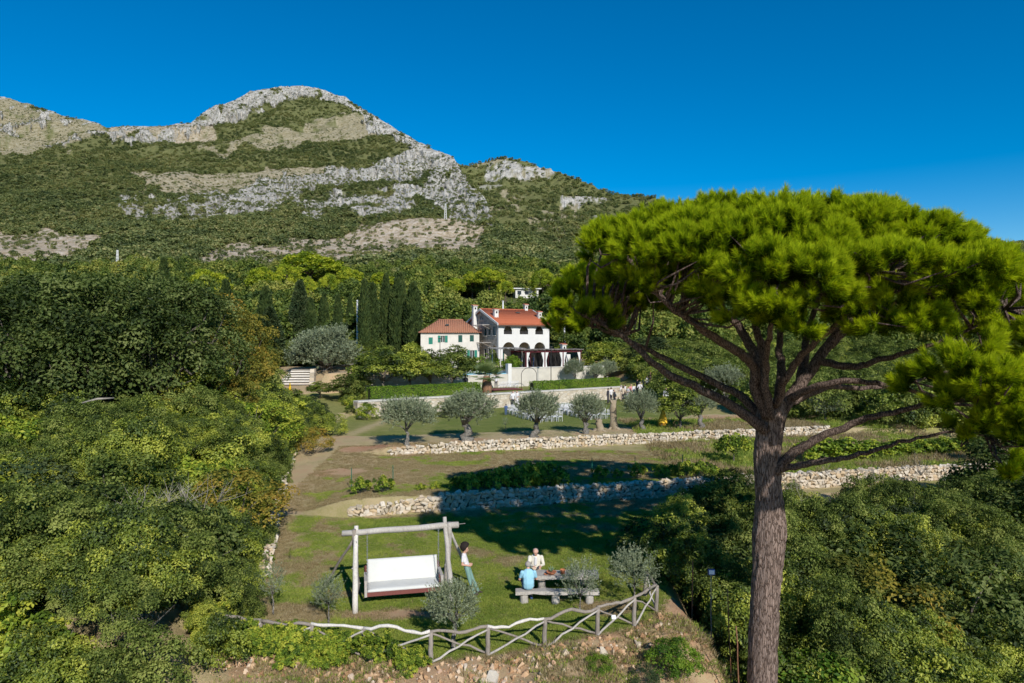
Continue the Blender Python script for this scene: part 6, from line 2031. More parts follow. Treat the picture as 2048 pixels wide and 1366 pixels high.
rown = ['front', 'second', 'third', 'fourth', 'fifth', 'sixth', 'seventh', 'eighth', 'ninth']
for blk, org, side in ((0, Vector((2.3, 60.3, 0)), 'left'), (1, Vector((6.9, 62.3, 0)), 'right')):
    for r in range(9):
        for c in range(5):
            p = org + ax_a * (r * 0.98 + random.uniform(-.05, .05)) + ax_b * (c * 0.52 + random.uniform(-.03, .03))
            chair(p.x, p.y, math.atan2(ax_b.y, ax_b.x) + random.uniform(-.06, .06),
                  'white chair %s in the %s row from the olive trees, %s block' % (('first', 'second', 'third', 'fourth', 'fifth')[c], 'nearest' if r == 0 else rown[r], 'child-side' if blk == 0 else 'stump-side'), 'white chairs in the %s block of the ceremony lawn' % side)
for k in range(7):
    p = at(1000 + k * 5.5, 768, 81.5 + k * 0.35)
    chair(p.x, p.y, R(25), 'white chair, %s from the palm in the single line below the pool wall' % rown[k].replace('front', 'first'), 'white chairs lined up by the palm')

# ------------------------------------------------------------------ small garden things
dk = thing('timber_deck', 'low red-brown timber deck in the gap between the hedges', 'deck', (-0.6, 79.3, 3.2), R(30))
for k in range(8): MB().box((0, k * 0.3, 0.12), (4.2, 0.27, 0.06)).build('plank', M_REDWOOD, dk)
for xx in (-2.0, 2.0): MB().box((xx, 1.0, 0.05), (0.12, 2.3, 0.12)).build('joist', M_REDWOOD, dk)
# palm
pm = thing('palm_tree', 'short fan palm with shaggy trunk between the two hedges', 'palm', (at(973, 780, 75).x, 75.2, sz(at(973, 780, 75).x, 75.2)), scale=1.45)
MB().tube([(0, 0, -0.2), (0.02, 0, 0.6), (0, 0, 1.3)], [0.38, 0.36, 0.26], 12, wob=0.12, rng=random.Random(1)).build('trunk', plain('shaggy_palm_trunk', (0.24, 0.13, 0.075), var=0.4, scale=9, bump=0.9, bscale=14, bdist=0.05), pm, True)
qs = np.random.RandomState(8); PV = []; PF = []; PT = []; b0 = 0
for k in range(34):
    a = qs.rand() * 6.283; e = qs.uniform(-0.25, 1.35); Lf = qs.uniform(0.9, 1.35)
    d_ = np.array([math.cos(a) * math.cos(e), math.sin(a) * math.cos(e), math.sin(e)]); c0 = np.array([0, 0, 1.25]); tip = c0 + d_ * Lf * 0.55
    n = 22; sp = np.linspace(-1.25, 1.25, n); sd = unit(np.cross(d_, [0, 0, 1.0])[None])[0]
    D = d_[None] * np.cos(sp)[:, None] + sd[None] * np.sin(sp)[:, None] + np.array([0, 0, -0.15])
    V, F = leaf_quads(np.repeat(tip[None], n, 0), D, np.repeat(np.cross(sd, d_)[None], n, 0) + qs.normal(size=(n, 3)) * .2, np.full(n, Lf * 0.6), np.full(n, 0.06))
    PV.append(V); PF.append(F + b0); b0 += len(V); PT.append(np.full(n, qs.rand()))
    V, F = leaf_quads(c0[None], (tip - c0)[None], np.cross(sd, d_)[None], np.array([Lf * 0.56]), np.array([0.04])); PV.append(V); PF.append(F + b0); b0 += 4; PT.append([0.5])
link('crown', mesh_np('palm_crown', np.vstack(PV), np.vstack(PF), [M_PALM], fattr={'tint': np.concatenate(PT)}), pm)
# bleached tree stumps
M_STUMP = wood('bleached_tan_wood', (0.16, 0.125, 0.085), (0.33, 0.27, 0.19))
for px, by, ty, d, w, lb in ((1199, 862, 838, 54.5, 0.34, 'short pale bleached stump with roots between two olive trees'), (1228, 857, 800, 56.0, 0.34, 'tall pale bleached tree trunk with broken top among the olives')):
    p = at(px, by, d); z = sz(p.x, p.y); h = at(px, ty, d).z - z
    o = thing('bleached_trunk', lb, 'tree stump', (p.x, p.y, z))
    rr = random.Random(int(px)); m = MB()
    m.tube([(0, 0, -0.1), (rr.uniform(-.08, .08), 0, h * 0.3), (rr.uniform(-.1, .1), 0, h * 0.7), (rr.uniform(-.12, .12), 0, h)], [w * 1.3, w * 0.8, w * 0.9, w * 0.55], 12, wob=0.16, rng=rr)
    m.build('trunk', M_STUMP, o, True)
    for k in range(5):
        a = rr.uniform(0, 6.28); MB().tube([(0, 0, h * 0.15), (math.cos(a) * w * 1.3, math.sin(a) * w * 1.3, 0.02), (math.cos(a) * w * 2.1, math.sin(a) * w * 2.1, -0.06)], [w * 0.5, w * 0.3, 0.05], 7, wob=0.1, rng=rr).build('root', M_STUMP, o, True)
    for k in range(3):
        a = rr.uniform(0, 6.28); MB().tube([(0, 0, h * 0.75), (math.cos(a) * w * 1.2, math.sin(a) * w * 1.2, h * 1.02)], [w * 0.4, w * 0.16], 7, wob=0.1, rng=rr).build('stub', M_STUMP, o, True)
# yellow teepee-like cloth, black chair, basket under the fig
p = at(1326, 856, 56.5); o = thing('play_tent', 'small orange and yellow cloth tent on sticks beside the olive tree', 'tent', (p.x, p.y, sz(p.x, p.y)))
m = MB(); V = [(0, 0, 1.75)] + [(math.cos(a) * (0.42 + 0.05 * (k % 2)), math.sin(a) * (0.42 + .05 * (k % 2)), 0.45) for k, a in enumerate([i * 6.283 / 10 for i in range(10)])]
m.add(V, [(0, 1 + k, 1 + (k + 1) % 10) for k in range(10)]); m.build('cloth', YELL, o)
m = MB(); m.lathe([(0.43, 0.45), (0.30, 0.2), (0.2, 0.12)], n=10); m.build('skirt', ORANGE, o)
for k in range(3):
    a = k * 2.1; MB().tube([(math.cos(a) * 0.45, math.sin(a) * 0.45, -0.05), (-math.cos(a) * 0.05, -math.sin(a) * 0.05, 1.95)], 0.02, 5).build('stick', M_GWOOD2, o)
p = at(1352, 858, 56.2); o = thing('wicker_basket', 'small wicker basket with hoop handle on the grass by the fig', 'basket', (p.x, p.y, sz(p.x, p.y)))
M_WICK = plain('wicker', (0.45, 0.24, 0.11), var=0.3, scale=20)
MB().lathe([(0.20, 0), (0.27, 0.25), (0.25, 0.25), (0.19, 0.03)], n=16).build('bowl', M_WICK, o, True)
MB().tube([(math.cos(a) * 0.25, 0, 0.24 + math.sin(a) * 0.38) for a in [i * math.pi / 10 for i in range(11)]], 0.022, 6).build('handle', M_WICK, o, True)
p = at(1338, 853, 57.5); o = thing('bistro_chair', 'small black metal chair beside the wicker basket', 'chair', (p.x, p.y, sz(p.x, p.y)), R(30))
MB().lathe([(0.2, 0.45), (0.21, 0.47)], n=14).build('seat', M_IRON, o)
MB().tube([(-0.18, 0.18, 0.46), (-0.18, 0.22, 0.9), (0.18, 0.22, 0.9), (0.18, 0.18, 0.46)], 0.014, 6).build('backrest', M_IRON, o)
for sx in (-.17, .17):
    for sy in (-.17, .17): MB().tube([(sx * 1.1, sy * 1.1, 0), (sx * .8, sy * .8, 0.46)], 0.013, 5).build('leg', M_IRON, o)
# garden arch
p = at(1058, 765, 83.5); o = thing('garden_arch', 'thin black iron arch at the end of the right hedge', 'arch', (p.x, p.y, sz(p.x, p.y)), R(20))
MB().tube([(-1.0, 0, 0), (-1.0, 0, 1.6)] + [(-math.cos(a) * 1.0, 0, 1.6 + math.sin(a) * 0.9) for a in [i * math.pi / 10 for i in range(1, 10)]] + [(1.0, 0, 1.6), (1.0, 0, 0)], 0.035, 6).build('hoop', M_IRON, o, True)
# ------------------------------------------------------------------ trees and plants, one thing each
# olive row below the ceremony lawn
for kind, px, d, yt, w, lb in (
        ('oliveD', 815, 46.8, 799, 1.0, 'slender olive tree at the path end of the grove row'),
        ('oliveB', 933, 49.4, 787, 1.0, 'gnarled olive tree with thick pale trunk in front of the palm'),
        ('oliveA', 1071, 51.0, 786, 0.95, 'olive tree with split grey trunk in front of the ceremony chairs'),
        ('oliveC', 1172, 53.0, 787, 0.85, 'olive tree with dark forked trunk beside the short pale stump'),
        ('oliveA', 1284, 54.6, 784, 0.95, 'olive tree with stout trunk beside the yellow tent'),
        ('oliveB', 1402, 55.5, 780, 0.85, 'olive tree with pale trunk beside the pine limb and fig')):
    tree(kind, 'olive_tree', lb, 'olive tree', px, d, yt, group='olive trees above the upper stone wall', wid=w * 1.15)
tree('fruitB', 'fig_tree', 'leafy broad tree with bent trunk beside the wicker basket', 'tree', 1362, 54.8, 770, wid=1.35, mat=M_SHRUB)
tree('yolD', 'olive_sapling', 'tiny olive sapling on the lawn near the chair rows', 'olive tree', 1011, 55.5, 832)
for px, d, yt, k, w, lb in (
        (1390, 78, 742, 'oliveC', 1.3, 'olive tree left of the pine trunk beyond the guests'), (1450, 72, 735, 'oliveA', 1.3, 'wide olive tree just left of the pine limbs'), (1275, 92, 752, 'oliveD', 1.1, 'low olive tree beside the right hedge end'),
        (1340, 86, 752, 'oliveB', 1.2, 'olive tree behind the standing guests'), (1500, 80, 738, 'oliveB', 1.3, 'olive tree directly behind the pine trunk fork'), (1600, 72, 760, 'oliveA', 1.2, 'olive tree right of the pine fork on the upper terrace'),
        (1650, 60, 795, 'oliveD', 1.1, 'silvery low olive tree under the long pine bough'), (1700, 78, 752, 'oliveC', 1.3, 'olive tree far right beyond the long pine bough'), (1755, 66, 800, 'oliveA', 1.0, 'olive tree with thin trunk above the vine row'),
        (1830, 60, 815, 'oliveD', 1.2, 'silver olive tree beside the dark right-hand foliage'), (1890, 62, 825, 'oliveB', 1.1, 'pale olive tree partly behind pine needles'), (1800, 85, 755, 'oliveB', 1.4, 'distant olive tree behind the hanging pine foliage'), (1560, 92, 735, 'oliveA', 1.5, 'olive tree far behind the pine fork'), (1640, 96, 738, 'oliveC', 1.5, 'far olive tree left of the drooping pine foliage'), (1740, 100, 742, 'oliveB', 1.5, 'farthest olive tree under the pine boughs'), (1690, 64, 790, 'oliveB', 1.1, 'olive tree in dark shade right of the long bough'), (1940, 70, 800, 'oliveA', 1.4, 'olive tree behind the lowest pine foliage'), (1550, 62, 800, 'oliveD', 1.1, 'olive tree peeping right of the pine trunk'), (1420, 96, 725, 'oliveB', 1.5, 'far olive tree above the left pine limbs'), (1152, 88, 720, 'oliveD', 0.8, 'small silver olive against the terrace wall'), (1190, 90, 728, 'oliveC', 0.8, 'small olive tree at the right end of the terrace wall'), (1215, 94, 722, 'oliveA', 0.9, 'olive tree beside the pergola end')):
    tree(k, 'olive_tree', lb, 'olive tree', px, d, yt, group='olive trees scattered over the far terraces', wid=w)
tree('oliveBig', 'olive_tree', 'very large rounded silver olive tree beside the stone ramp', 'olive tree', 648, 89, 655, wid=1.2, sink=1.5)
# young olives on the swing lawn
for kind, px, by, yt, d, w, lb in (('yolD', 548, 1230, 1118, 22.2, 1.0, 'thin sparse olive sapling at the scrub edge of the lawn'), ('yolB', 657, 1245, 1155, 21.6, 1.0, 'young loose olive bush beside the swing post'), ('yolA', 905, 1300, 1165, 19.75, 1.05, 'round dense young olive on twin stems behind the fence'), ('yolC', 1160, 1225, 1128, 22.4, 1.0, 'young straggling olive in front of the picnic bench'), ('yolB', 1268, 1200, 1102, 22.6, 1.15, 'young olive with straight stem at the fence corner')):
    tree(kind, 'olive_sapling', lb, 'olive tree', px, d, yt, wid=w, sink=0.02)
tree('yolD', 'tree_shoot', 'tiny bare shoot on the lawn left of the swing', 'sapling', 581, 27.5, 1092, wid=0.4, mat=M_SHRUB)
# fig and vines on the middle terrace
tree('fig', 'fig_tree', 'bright green broad-leaved bush tree just left of the pine trunk', 'tree', 1468, 43.5, 865)
vl = [(722, 35.2, 958, 'vineB'), (768, 35.4, 955, 'vineB'), (842, 36.0, 968, 'vineB'), (872, 36.2, 965, 'vineB'), (930, 36.3, 950, 'vineA'), (985, 36.6, 940, 'vineA'), (1040, 37.0, 932, 'vineA'), (1095, 37.3, 930, 'vineA'), (1140, 37.6, 960, 'vineB'), (1200, 38.6, 935, 'vineB'), (1235, 38.8, 940, 'vineB'), (1275, 39.0, 930, 'vineB'), (1320, 39.4, 932, 'vineB'), (1365, 39.8, 925, 'vineA'), (1410, 40.2, 925, 'vineA'), (1640, 44.0, 878, 'vineB'), (1690, 44.5, 880, 'vineB'), (1740, 45.2, 884, 'vineB'), (1790, 46, 882, 'vineB'), (1840, 46.5, 880, 'vineB'), (1890, 47, 878, 'vineB'), (1930, 47.5, 872, 'vineB')]
vn = ['in full sun at the wall end', 'second from the wall end', 'small and yellow on the wall', 'beside the small yellow one', 'first of the shaded clump', 'second of the shaded clump', 'tallest of the shaded clump', 'last of the shaded clump', 'thin, right of the shaded clump', 'tied to the first green stake', 'between two green stakes', 'tied to the second green stake', 'low and bright before the fig', 'wide, left of the fig', 'shaded by the fig', 'just right of the pine trunk', 'second right of the pine trunk', 'third right of the pine trunk', 'under the lowest pine bough', 'beyond the lowest pine bough', 'beside the dark shrub at the wall end', 'last before the dark trees']
for (px, d, yt, k), s in zip(vl, vn):
    tree(k, 'grapevine', 'grapevine ' + s, 'vine', px, d, yt, group='grapevines along the lower terrace wall', wid=0.8 if px < 1500 else 1.3, rz=random.choice([0.2, 3.3]))
M_GPOST = plain('green_plastic_stake', (0.02, 0.14, 0.09), bump=0)
for i, (px, d) in enumerate(((703, 36.5), (786, 36.8), (1184, 39.2), (1270, 39.6), (1365, 40.4), (1612, 45), (1697, 46), (1850, 48))):
    x = (px - 1024) / FPX * d
    o = MB().tube([(0, 0, -0.1), (0, 0, 1.15)], 0.022, 5).build('vine_stake', M_GPOST, None, loc=(x, d, sz(x, d))); tag(o, 'thin green vine stake, %s from the path along the lower terrace' % ordn[i], 'stake', 'green vine stakes')

# big oaks and other trees left
for kind, px, d, yt, w, mat, nm, lb in (
        ('oakA', 60, 38, 566, 1.0, None, 'oak_tree', 'dark oak at the photo edge above yellow-green scrub'), ('oakB', 200, 41, 548, 1.05, None, 'oak_tree', 'tall dark oak left of the bare dead branches'), ('oakA', 330, 43, 560, 0.95, None, 'oak_tree', 'broad dark oak next to the yellowing trees'),
        ('oakB', 120, 48, 545, 1.1, None, 'oak_tree', 'tall oak behind the two front oaks'), ('oakA', 270, 52, 548, 1.0, None, 'oak_tree', 'oak under the white lattice mast'), ('oakB', 385, 55, 585, 0.85, None, 'oak_tree', 'grey-green oak behind the yellowing tree'), ('oakA', -20, 46, 540, 1.1, None, 'oak_tree', 'oak cut by the photo edge, tallest crown there'),
        ('mapA', 455, 52, 640, 0.95, M_MAPLE, 'maple_tree', 'yellowing tree in front of the stone ramp'), ('mapA', 492, 62, 618, 0.75, M_MAPLE, 'maple_tree', 'tall orange-tinted tree beside the stone ramp'), ('mapA', 425, 64, 590, 1.1, M_MAPLE, 'maple_tree', 'yellow-brown tree below the round pine crown'), ('mapA', 395, 44, 710, 1.0, M_SHRUB, 'young_tree', 'green young tree at the foot of the oaks'), ('mapA', 470, 46, 745, 0.85, M_MAPLE, 'maple_tree', 'low yellow tree where scrub meets the ramp')):
    tree(kind, nm, lb, 'tree', px, d, yt, group='broadleaf trees at the left of the garden', wid=w, mat=mat)
# dead pale branches poking from the oaks
M_DEAD = plain('dead_branch_bark', (0.27, 0.24, 0.20))
for a, b, c, d, lb in (((165, 806), (195, 798), (228, 796), 34, 'bare pale dead branch low in front of the oaks'), ((240, 915), (250, 945), (258, 965), 34.5, 'short thick pale trunk under the oaks in dark shade')):
    A_, B_, C2 = at(*a, d), at(*b, d), at(*c, d + 0.6)
    o = MB().tube([Vector((0, 0, 0)), B_ - A_, C2 - A_], [0.05, 0.06, 0.04] if 'trunk' not in lb else [0.16, 0.2, 0.24], 7, wob=0.1, rng=random.Random(1)).build('dead_branch', M_DEAD, None, True, loc=A_); tag(o, lb, 'branch')
# cypress row and conifers
for kind, px, d, yt, w, lb in (('cypA', 452, 92, 566, 1.0, 'cypress alone between the yellowing trees and round pine'), ('cypB', 531, 104, 578, 1.0, 'cypress tip rising behind the broad dark conifer'), ('conif', 540, 96, 618, 1.15, 'broad dark conifer at the head of the stone ramp'), ('conif', 600, 112, 565, 0.75, 'tall ragged dark conifer behind the big olive'), ('cypB', 622, 108, 600, 0.8, 'cypress right of the ragged conifer'), ('cypA', 676, 108, 595, 0.8, 'cypress just left of the flagpole group'), ('cypA', 700, 112, 598, 0.75, 'slim cypress touching the flagpole'), ('cypA', 729, 104, 565, 0.75, 'first tall cypress right of the flagpole'), ('cypA', 745, 106, 572, 0.9, 'second tall cypress right of the flagpole'), ('cypA', 772, 108, 556, 0.8, 'tallest slim cypress in the row'), ('cypB', 795, 106, 562, 0.85, 'broad cypress in the middle of the right row'), ('cypA', 803, 110, 552, 0.7, 'cypress tip behind the broad one'), ('cypB', 826, 104, 570, 1.0, 'last broad cypress beside the small house'), ('cypB', 648, 116, 590, 0.8, 'cypress behind the big olive crown'), ('cypA', 328, 150, 520, 1.0, 'far cypress standing alone above the oaks')):
    tree(kind, 'cypress' if kind != 'conif' else 'conifer', lb, 'tree', px, d, yt, group='cypresses and conifers beside the villa', wid=w)
# umbrella pines on the slope
for px, yc, d, wpx, lb in ((418, 558, 170, 80, 'round umbrella pine above the yellowing trees'), (525, 553, 185, 66, 'umbrella pine dome left of the big one'), (575, 545, 190, 56, 'umbrella pine touching the big dome'), (625, 532, 205, 130, 'largest umbrella pine dome on the slope'), (700, 550, 195, 56, 'umbrella pine right of the big dome'), (620, 566, 175, 34, 'small umbrella pine before the big dome'), (655, 560, 178, 40, 'small bright umbrella pine under the big dome'), (910, 570, 190, 44, 'round umbrella pine behind the villa chimneys'), (945, 557, 205, 40, 'umbrella pine left of the flat white house'), (980, 553, 200, 64, 'broad umbrella pine beside the flat white house'), (1085, 553, 185, 50, 'umbrella pine right of the flat white house'), (765, 560, 200, 50, 'small umbrella pine above the cypress row'), (1340, 560, 150, 60, 'umbrella pine glimpsed behind the big pine boughs'), (1010, 575, 190, 36, 'little umbrella pine below the broad one')):
    x = (px - 1024) / FPX * d; yyp = float(np.interp(d, DA_D[::-1], DA_Y[::-1])); zb = CAM_Z + (683 - yyp) / FPX * d
    ht = at(px, yc - 10 - wpx * 0.14, d).z - zb
    o = tree('upine', 'umbrella_pine', lb, 'pine', x=x, y=d, z=zb - 0.2, h=max(7.0, ht), group='umbrella pines on the slope behind the villa')
    k = wpx / FPX * d / 10.0; o.scale = (k, k, o.scale[2])
# garden trees before the houses
for kind, px, d, yt, w, mat, lb in (('fruit', 765, 73.5, 700, 1.1, None, 'light green garden tree before the cypress row'), ('fruitB', 822, 75.5, 695, 1.0, M_SHRUB, 'upright garden tree left of the small house'), ('fruit', 905, 78.5, 698, 1.0, M_SHRUB2, 'garden tree with forked trunk before the small house'), ('fruit', 860, 76.5, 706, 0.9, None, 'low garden tree before the green shutters'), ('fruitB', 720, 76, 742, 1.2, M_SHRUB2, 'leafy grey-green tree at the left hedge end'), ('fruitB', 690, 70, 752, 1.3, M_SHRUB2, 'dense green tree where the scrub meets the garden wall'), ('fruit', 640, 72, 765, 1.2, M_SHRUB, 'yellow-green bushy tree below the big olive'), ('fruitB', 986, 93, 702, 0.6, M_SHRUB2, 'small tree before the villa corner'), ('fruitB', 1205, 100, 690, 1.2, M_SHRUB, 'yellow-green tree right of the pergola'), ('fruit', 1240, 105, 690, 1.3, M_WOODS, 'bushy tree beyond the pergola end'), ('fruitB', 1300, 100, 680, 1.6, M_CONIF, 'dark evergreen tree behind the right hedge end')):
    tree(kind, 'garden_tree', lb, 'tree', px, d, yt, group='garden trees around the houses', wid=w * 1.4, mat=mat)
for px, d, yt, k, w, mat, lb in ((735, 62.5, 808, 'bushA', 0.9, M_VINE, 'yellow-green bush at the foot of the garden wall'), (700, 64, 812, 'bushC', 1.2, None, 'dark bush beside the garden wall end'), (880, 64.5, 806, 'bushC', 0.8, None, 'dark shrub against the garden wall behind the olives'), (780, 63.5, 812, 'bushD', 1.0, M_OAK, 'dark round shrub against the left of the garden wall'), (626, 46, 856, 'bushD', 1.0, M_MAPLE, 'brown withered bush above the dirt path'), (655, 52, 830, 'bushD', 1.3, M_SHRUB, 'thorny green bush at the path bend'), (965, 92, 712, 'bushB', 1.4, M_HEDGE, 'clipped shrub by the villa steps'), (1025, 88, 712, 'bushA', 0.8, M_HEDGE, 'clipped shrub by the pool pillar')):
    tree(k, 'bush', lb, 'bush', px, d, yt, group='single bushes about the garden', wid=w, mat=mat)

for px, d, h, k, w, mat, lb in ((1345, 19.3, 0.95, 'bushA', 1.0, M_HEDGE, 'fresh green bush on the stony bank below the fence corner'), (1197, 19.0, 0.42, 'bushB', 1.2, M_HEDGE, 'grassy green clump on the stony bank below the fence'), (1290, 18.6, 0.55, 'bushD', 1.1, M_CONIF, 'dark withered shrub on the bank beside the fresh green bush')):
    tree(k, 'bush', lb, 'bush', px, d, h=h, group='single bushes about the garden', wid=w, mat=mat)

for k, px, d, h, w, mat, lb in (
        ('bushA', 60, 20, 1.9, 1.0, M_VINE, 'bright yellow-green bush at the lower photo corner'), ('bushC', 250, 27, 2.6, 1.2, M_SHRUB2, 'dull green feathery shrub in the middle of the slope'), ('bushD', 150, 24, 2.2, 1.2, M_OAK, 'dark green shrub among pale creepers on the slope'), ('bushA', 330, 22, 2.0, 1.1, M_OAK, 'dark rounded bush near the bank'), ('bushC', 420, 34, 2.8, 1.1, M_SHRUB, 'tall upright shrub below the yellowing trees'),
        ('bushD', 470, 30, 2.0, 1.3, M_MAPLE, 'brownish-yellow shrub near the boundary wall'), ('bushA', 380, 40, 3.0, 1.2, M_MAPLE, 'orange-tinted bush under the oaks'), ('bushC', 90, 31, 3.0, 1.2, M_VINE, 'lime-green shrub below the front oak'), ('bushD', 520, 44, 2.4, 1.2, M_VINE, 'light green shrub at the bend of the path'), ('bushB', 200, 33, 2.2, 1.3, M_SHRUB, 'low spreading shrub below the dead branch'), ('bushD', 20, 26, 2.5, 1.2, M_CONIF, 'blackish bush at the photo edge')):
    tree(k, 'bush', lb, 'bush', px, d, h=h * 1.25, group='distinct shrubs on the left slope', wid=w, mat=mat)
for k, px, d, h, w, mat, lb in (('bushA', 1640, 21, 2.6, 1.0, M_HEDGE, 'fresh green shrub just right of the pine trunk'), ('bushC', 1760, 24, 3.4, 1.1, M_MAPLE, 'brownish dry shrub in the middle of the right scrub'), ('bushD', 1900, 26, 3.6, 1.1, M_OAK, 'dark shrub in the right scrub under the boughs'), ('bushC', 1980, 19, 2.8, 1.1, M_SHRUB2, 'dull feathery shrub at the lower right'), ('bushA', 1700, 29, 3.4, 1.1, M_OAK, 'dark green shrub behind the dry brown one'), ('bushD', 1840, 20, 2.4, 1.2, M_VINE, 'yellow-green bush at the bottom of the right scrub'), ('bushB', 1400, 28, 3.2, 1.2, M_OAK, 'dark bush in the pine shade behind the fence corner'), ('bushC', 1450, 32, 3.6, 1.0, M_SHRUB2, 'tall shrub left of the pine trunk in half shade')):
    tree(k, 'bush', lb, 'bush', px, d, h=h * 1.15, group='distinct shrubs in the right scrub', wid=w, mat=mat)

# ------------------------------------------------------------------ scrub masses (uncountable)
def leafy(kinds):
    return [[m for n_, m in PROTO[k]['parts'] if n_ == 'foliage'][0] for k in kinds]


# left slope
n = 11500
x = RS.uniform(-60, -5, n); y = 11 + 63 * RS.rand(n) ** 1.15
bx = np.interp(y, BOUND_Y, BOUND_X)
px = 1024 + x / y * FPX
big = fbm(x * 0.17 + 4, y * 0.17, 201, 3); sml = fbm(x * 0.55, y * 0.55, 202, 2)
edge = np.clip(bx + 0.3 - x, 0, 9)
keep = ~((px > 500) & (px < 700) & (y > 57)) & (x < bx - 0.1) & (px > -160) & (RS.rand(n) < np.interp(y, [11, 25, 40, 74], [1.0, 0.9, 0.6, 0.4]))
keep &= ((sml > 0.40) | (RS.rand(n) < 0.30))
keep |= (y < 20) & (x < bx - 1.2) & (px > -160) & (RS.rand(n) < 0.75)
keep |= ~((px > 500) & (px < 700) & (y > 57)) & (x < bx + 0.25) & (x > bx - 0.6) & (RS.rand(n) < 0.8) & (y < 60) & (y > 22)
x, y, bx, big, sml, edge = x[keep], y[keep], bx[keep], big[keep], sml[keep], edge[keep]
mound = (2.4 * sstep(0.34, 0.68, big) + 1.3 * (sml - 0.4)) * np.interp(edge, [0, 1.0, 3.0], [0.05, 0.4, 1.0]) * np.interp(y, [11, 18, 40, 52, 70], [0.6, 0.8, 1.1, 0.7, 0.3])
s = (0.45 + 0.5 * RS.rand(len(x))) * np.interp(edge, [0, 0.6, 2.0], [0.45, 0.7, 1.0]) * np.interp(y, [11, 30, 60], [0.95, 1.1, 1.5])
z = surf(x, y) - 0.3 + np.clip(mound, 0, None)
sel = fbm(x * 0.3 + 9, y * 0.3, 203, 2)
idx = np.where(sel < 0.40, 4, np.where(sel < 0.54, RS.randint(0, 2, len(x)), RS.randint(0, 4, len(x))))
scatter('scrub_slope', 'tangled yellow-green scrub and creepers covering the left slope', np.stack([x, y, z], 1), rz_only(len(x), 0.3), np.stack([s, s, s * (0.85 + 0.5 * RS.rand(len(x)))], 1), idx, leafy(['bushA', 'bushB', 'bushC', 'bushD', 'vineA']))
# right slope
n = 6500
x = RS.uniform(4, 48, n); y = 11 + 32 * RS.rand(n) ** 1.1
ex = np.interp(y, EDGE_Y, EDGE_X)
px = 1024 + x / y * FPX
ditch = ((x - np.interp(y, [12, 18, 22, 27], [4.6, 5.6, 6.2, 6.8])) ** 2 < 0.5) & (y < 25)
big = fbm(x * 0.2 + 40, y * 0.2, 211, 3); sml = fbm(x * 0.55 + 3, y * 0.55, 212, 2)
keep = (x > ex + np.interp(y, [11, 20, 23, 26], [2.4, 2.1, 1.2, 0.4])) & (px < 2200) & (y < y1f(x) - np.interp(x, [10, 16], [0.9, 3.0])) & ~ditch & ~((px > 1370) & (px < 1485) & (y < 22.8)) & (RS.rand(n) < np.interp(y, [11, 25, 42], [1.0, 0.9, 0.7])) & (((x - PO.x) ** 2 + (y - PO.y) ** 2) > 0.8)
keep &= (sml > 0.40) | (RS.rand(n) < 0.28)
x, y, ex, big, sml = x[keep], y[keep], ex[keep], big[keep], sml[keep]
mound = (2.2 * sstep(0.34, 0.68, big) + 1.4 * (sml - 0.38)) * np.interp(y1f(x) - y, [0.5, 4, 10], [0.0, 0.15, 1.0]) * np.interp(x - ex, [0, 1.2, 3.5], [0.35, 0.7, 1.0])
mound = np.where((y < 20.5) & (x > PO.x - 2.2) & (x < PO.x + 0.8), mound * 0.3, mound)
s = (0.5 + 0.5 * RS.rand(len(x))) * np.interp(y1f(x) - y, [0.5, 3], [0.6, 1.0])
scatter('scrub_valley', 'dense green scrub filling the dip beside the pine', np.stack([x, y, surf(x, y) - 0.3 + np.clip(mound, 0, None)], 1), rz_only(len(x), 0.3), np.stack([s, s, s * (0.9 + 0.5 * RS.rand(len(x)))], 1), np.where(fbm(x * 0.3, y * 0.3, 213, 2) < 0.5, RS.randint(0, 2, len(x)), RS.randint(0, 4, len(x))), leafy(['bushA', 'bushB', 'bushC', 'bushD']))
for i, (px_, d, yt, lb) in enumerate(((2010, 36, 880, 'dark broad tree at the photo edge beyond the right scrub'), (1960, 44, 870, 'dark tree at the end of the lower stone wall'), (2075, 30, 960, 'dark tree cut by the photo edge below the pine boughs'))):
    tree('fruitB', 'young_tree', lb, 'tree', px_, d, yt, group='dark trees at the right end of the wall', wid=1.3, mat=M_OAK)
# middle distance scrub between garden and wood
n = 2600
d = RS.uniform(56, 112, n); u = RS.uniform(-60, 2110, n)
x = (u - 1024) / FPX * d
keep = ((x < -17.5 - 0.06 * (d - 60)) & ~((u > 515) & (u < 735) & (d < 96))) | ((x > 18) & (d > 74)) | ((x > 24) & (d > 62) & (RS.rand(n) < 0.7)) | ((x > 32) & (RS.rand(n) < 0.8))
x, d = x[keep], d[keep]
s = (0.8 + 1.0 * RS.rand(len(x))) * 1.25
scatter('garden_scrub', 'bushes and small trees filling the ground between garden and wood', np.stack([x, d, surf(x, d) - 0.3], 1), rz_only(len(x), 0.15), usc(s), RS.randint(0, 4, len(x)), leafy(['bushA', 'bushB', 'bushC', 'bushD']))
# creeper over the fence end
n = 260
x = RS.uniform(-9.2, -2.4, n); off = RS.normal(size=n) * 0.22 - 0.12
fy = np.interp(x, [p[0] for p in FPTS[:9]], [p[1] for p in FPTS[:9]])
keep = RS.rand(n) < np.interp(x, [-9.2, -6.6, -5.0, -3.2, -2.4], [0.9, 0.62, 0.3, 0.13, 0.03])
x, off, fy = x[keep], off[keep], fy[keep]
y = fy + off
hz2 = np.interp(x, [-9, -6.5, -4.5, -2.4], [0.9, 0.75, 0.55, 0.4]) * RS.rand(len(x))
scatter('creeper', 'bright vine creeper climbing over the fence end', np.stack([x, y, surf(x, y) - 0.05 + hz2 * 0.8], 1), rz_only(len(x), 0.5), usc(0.16 + 0.22 * RS.rand(len(x))), np.zeros(len(x), int), leafy(['vineA', 'vineB'])[:1])


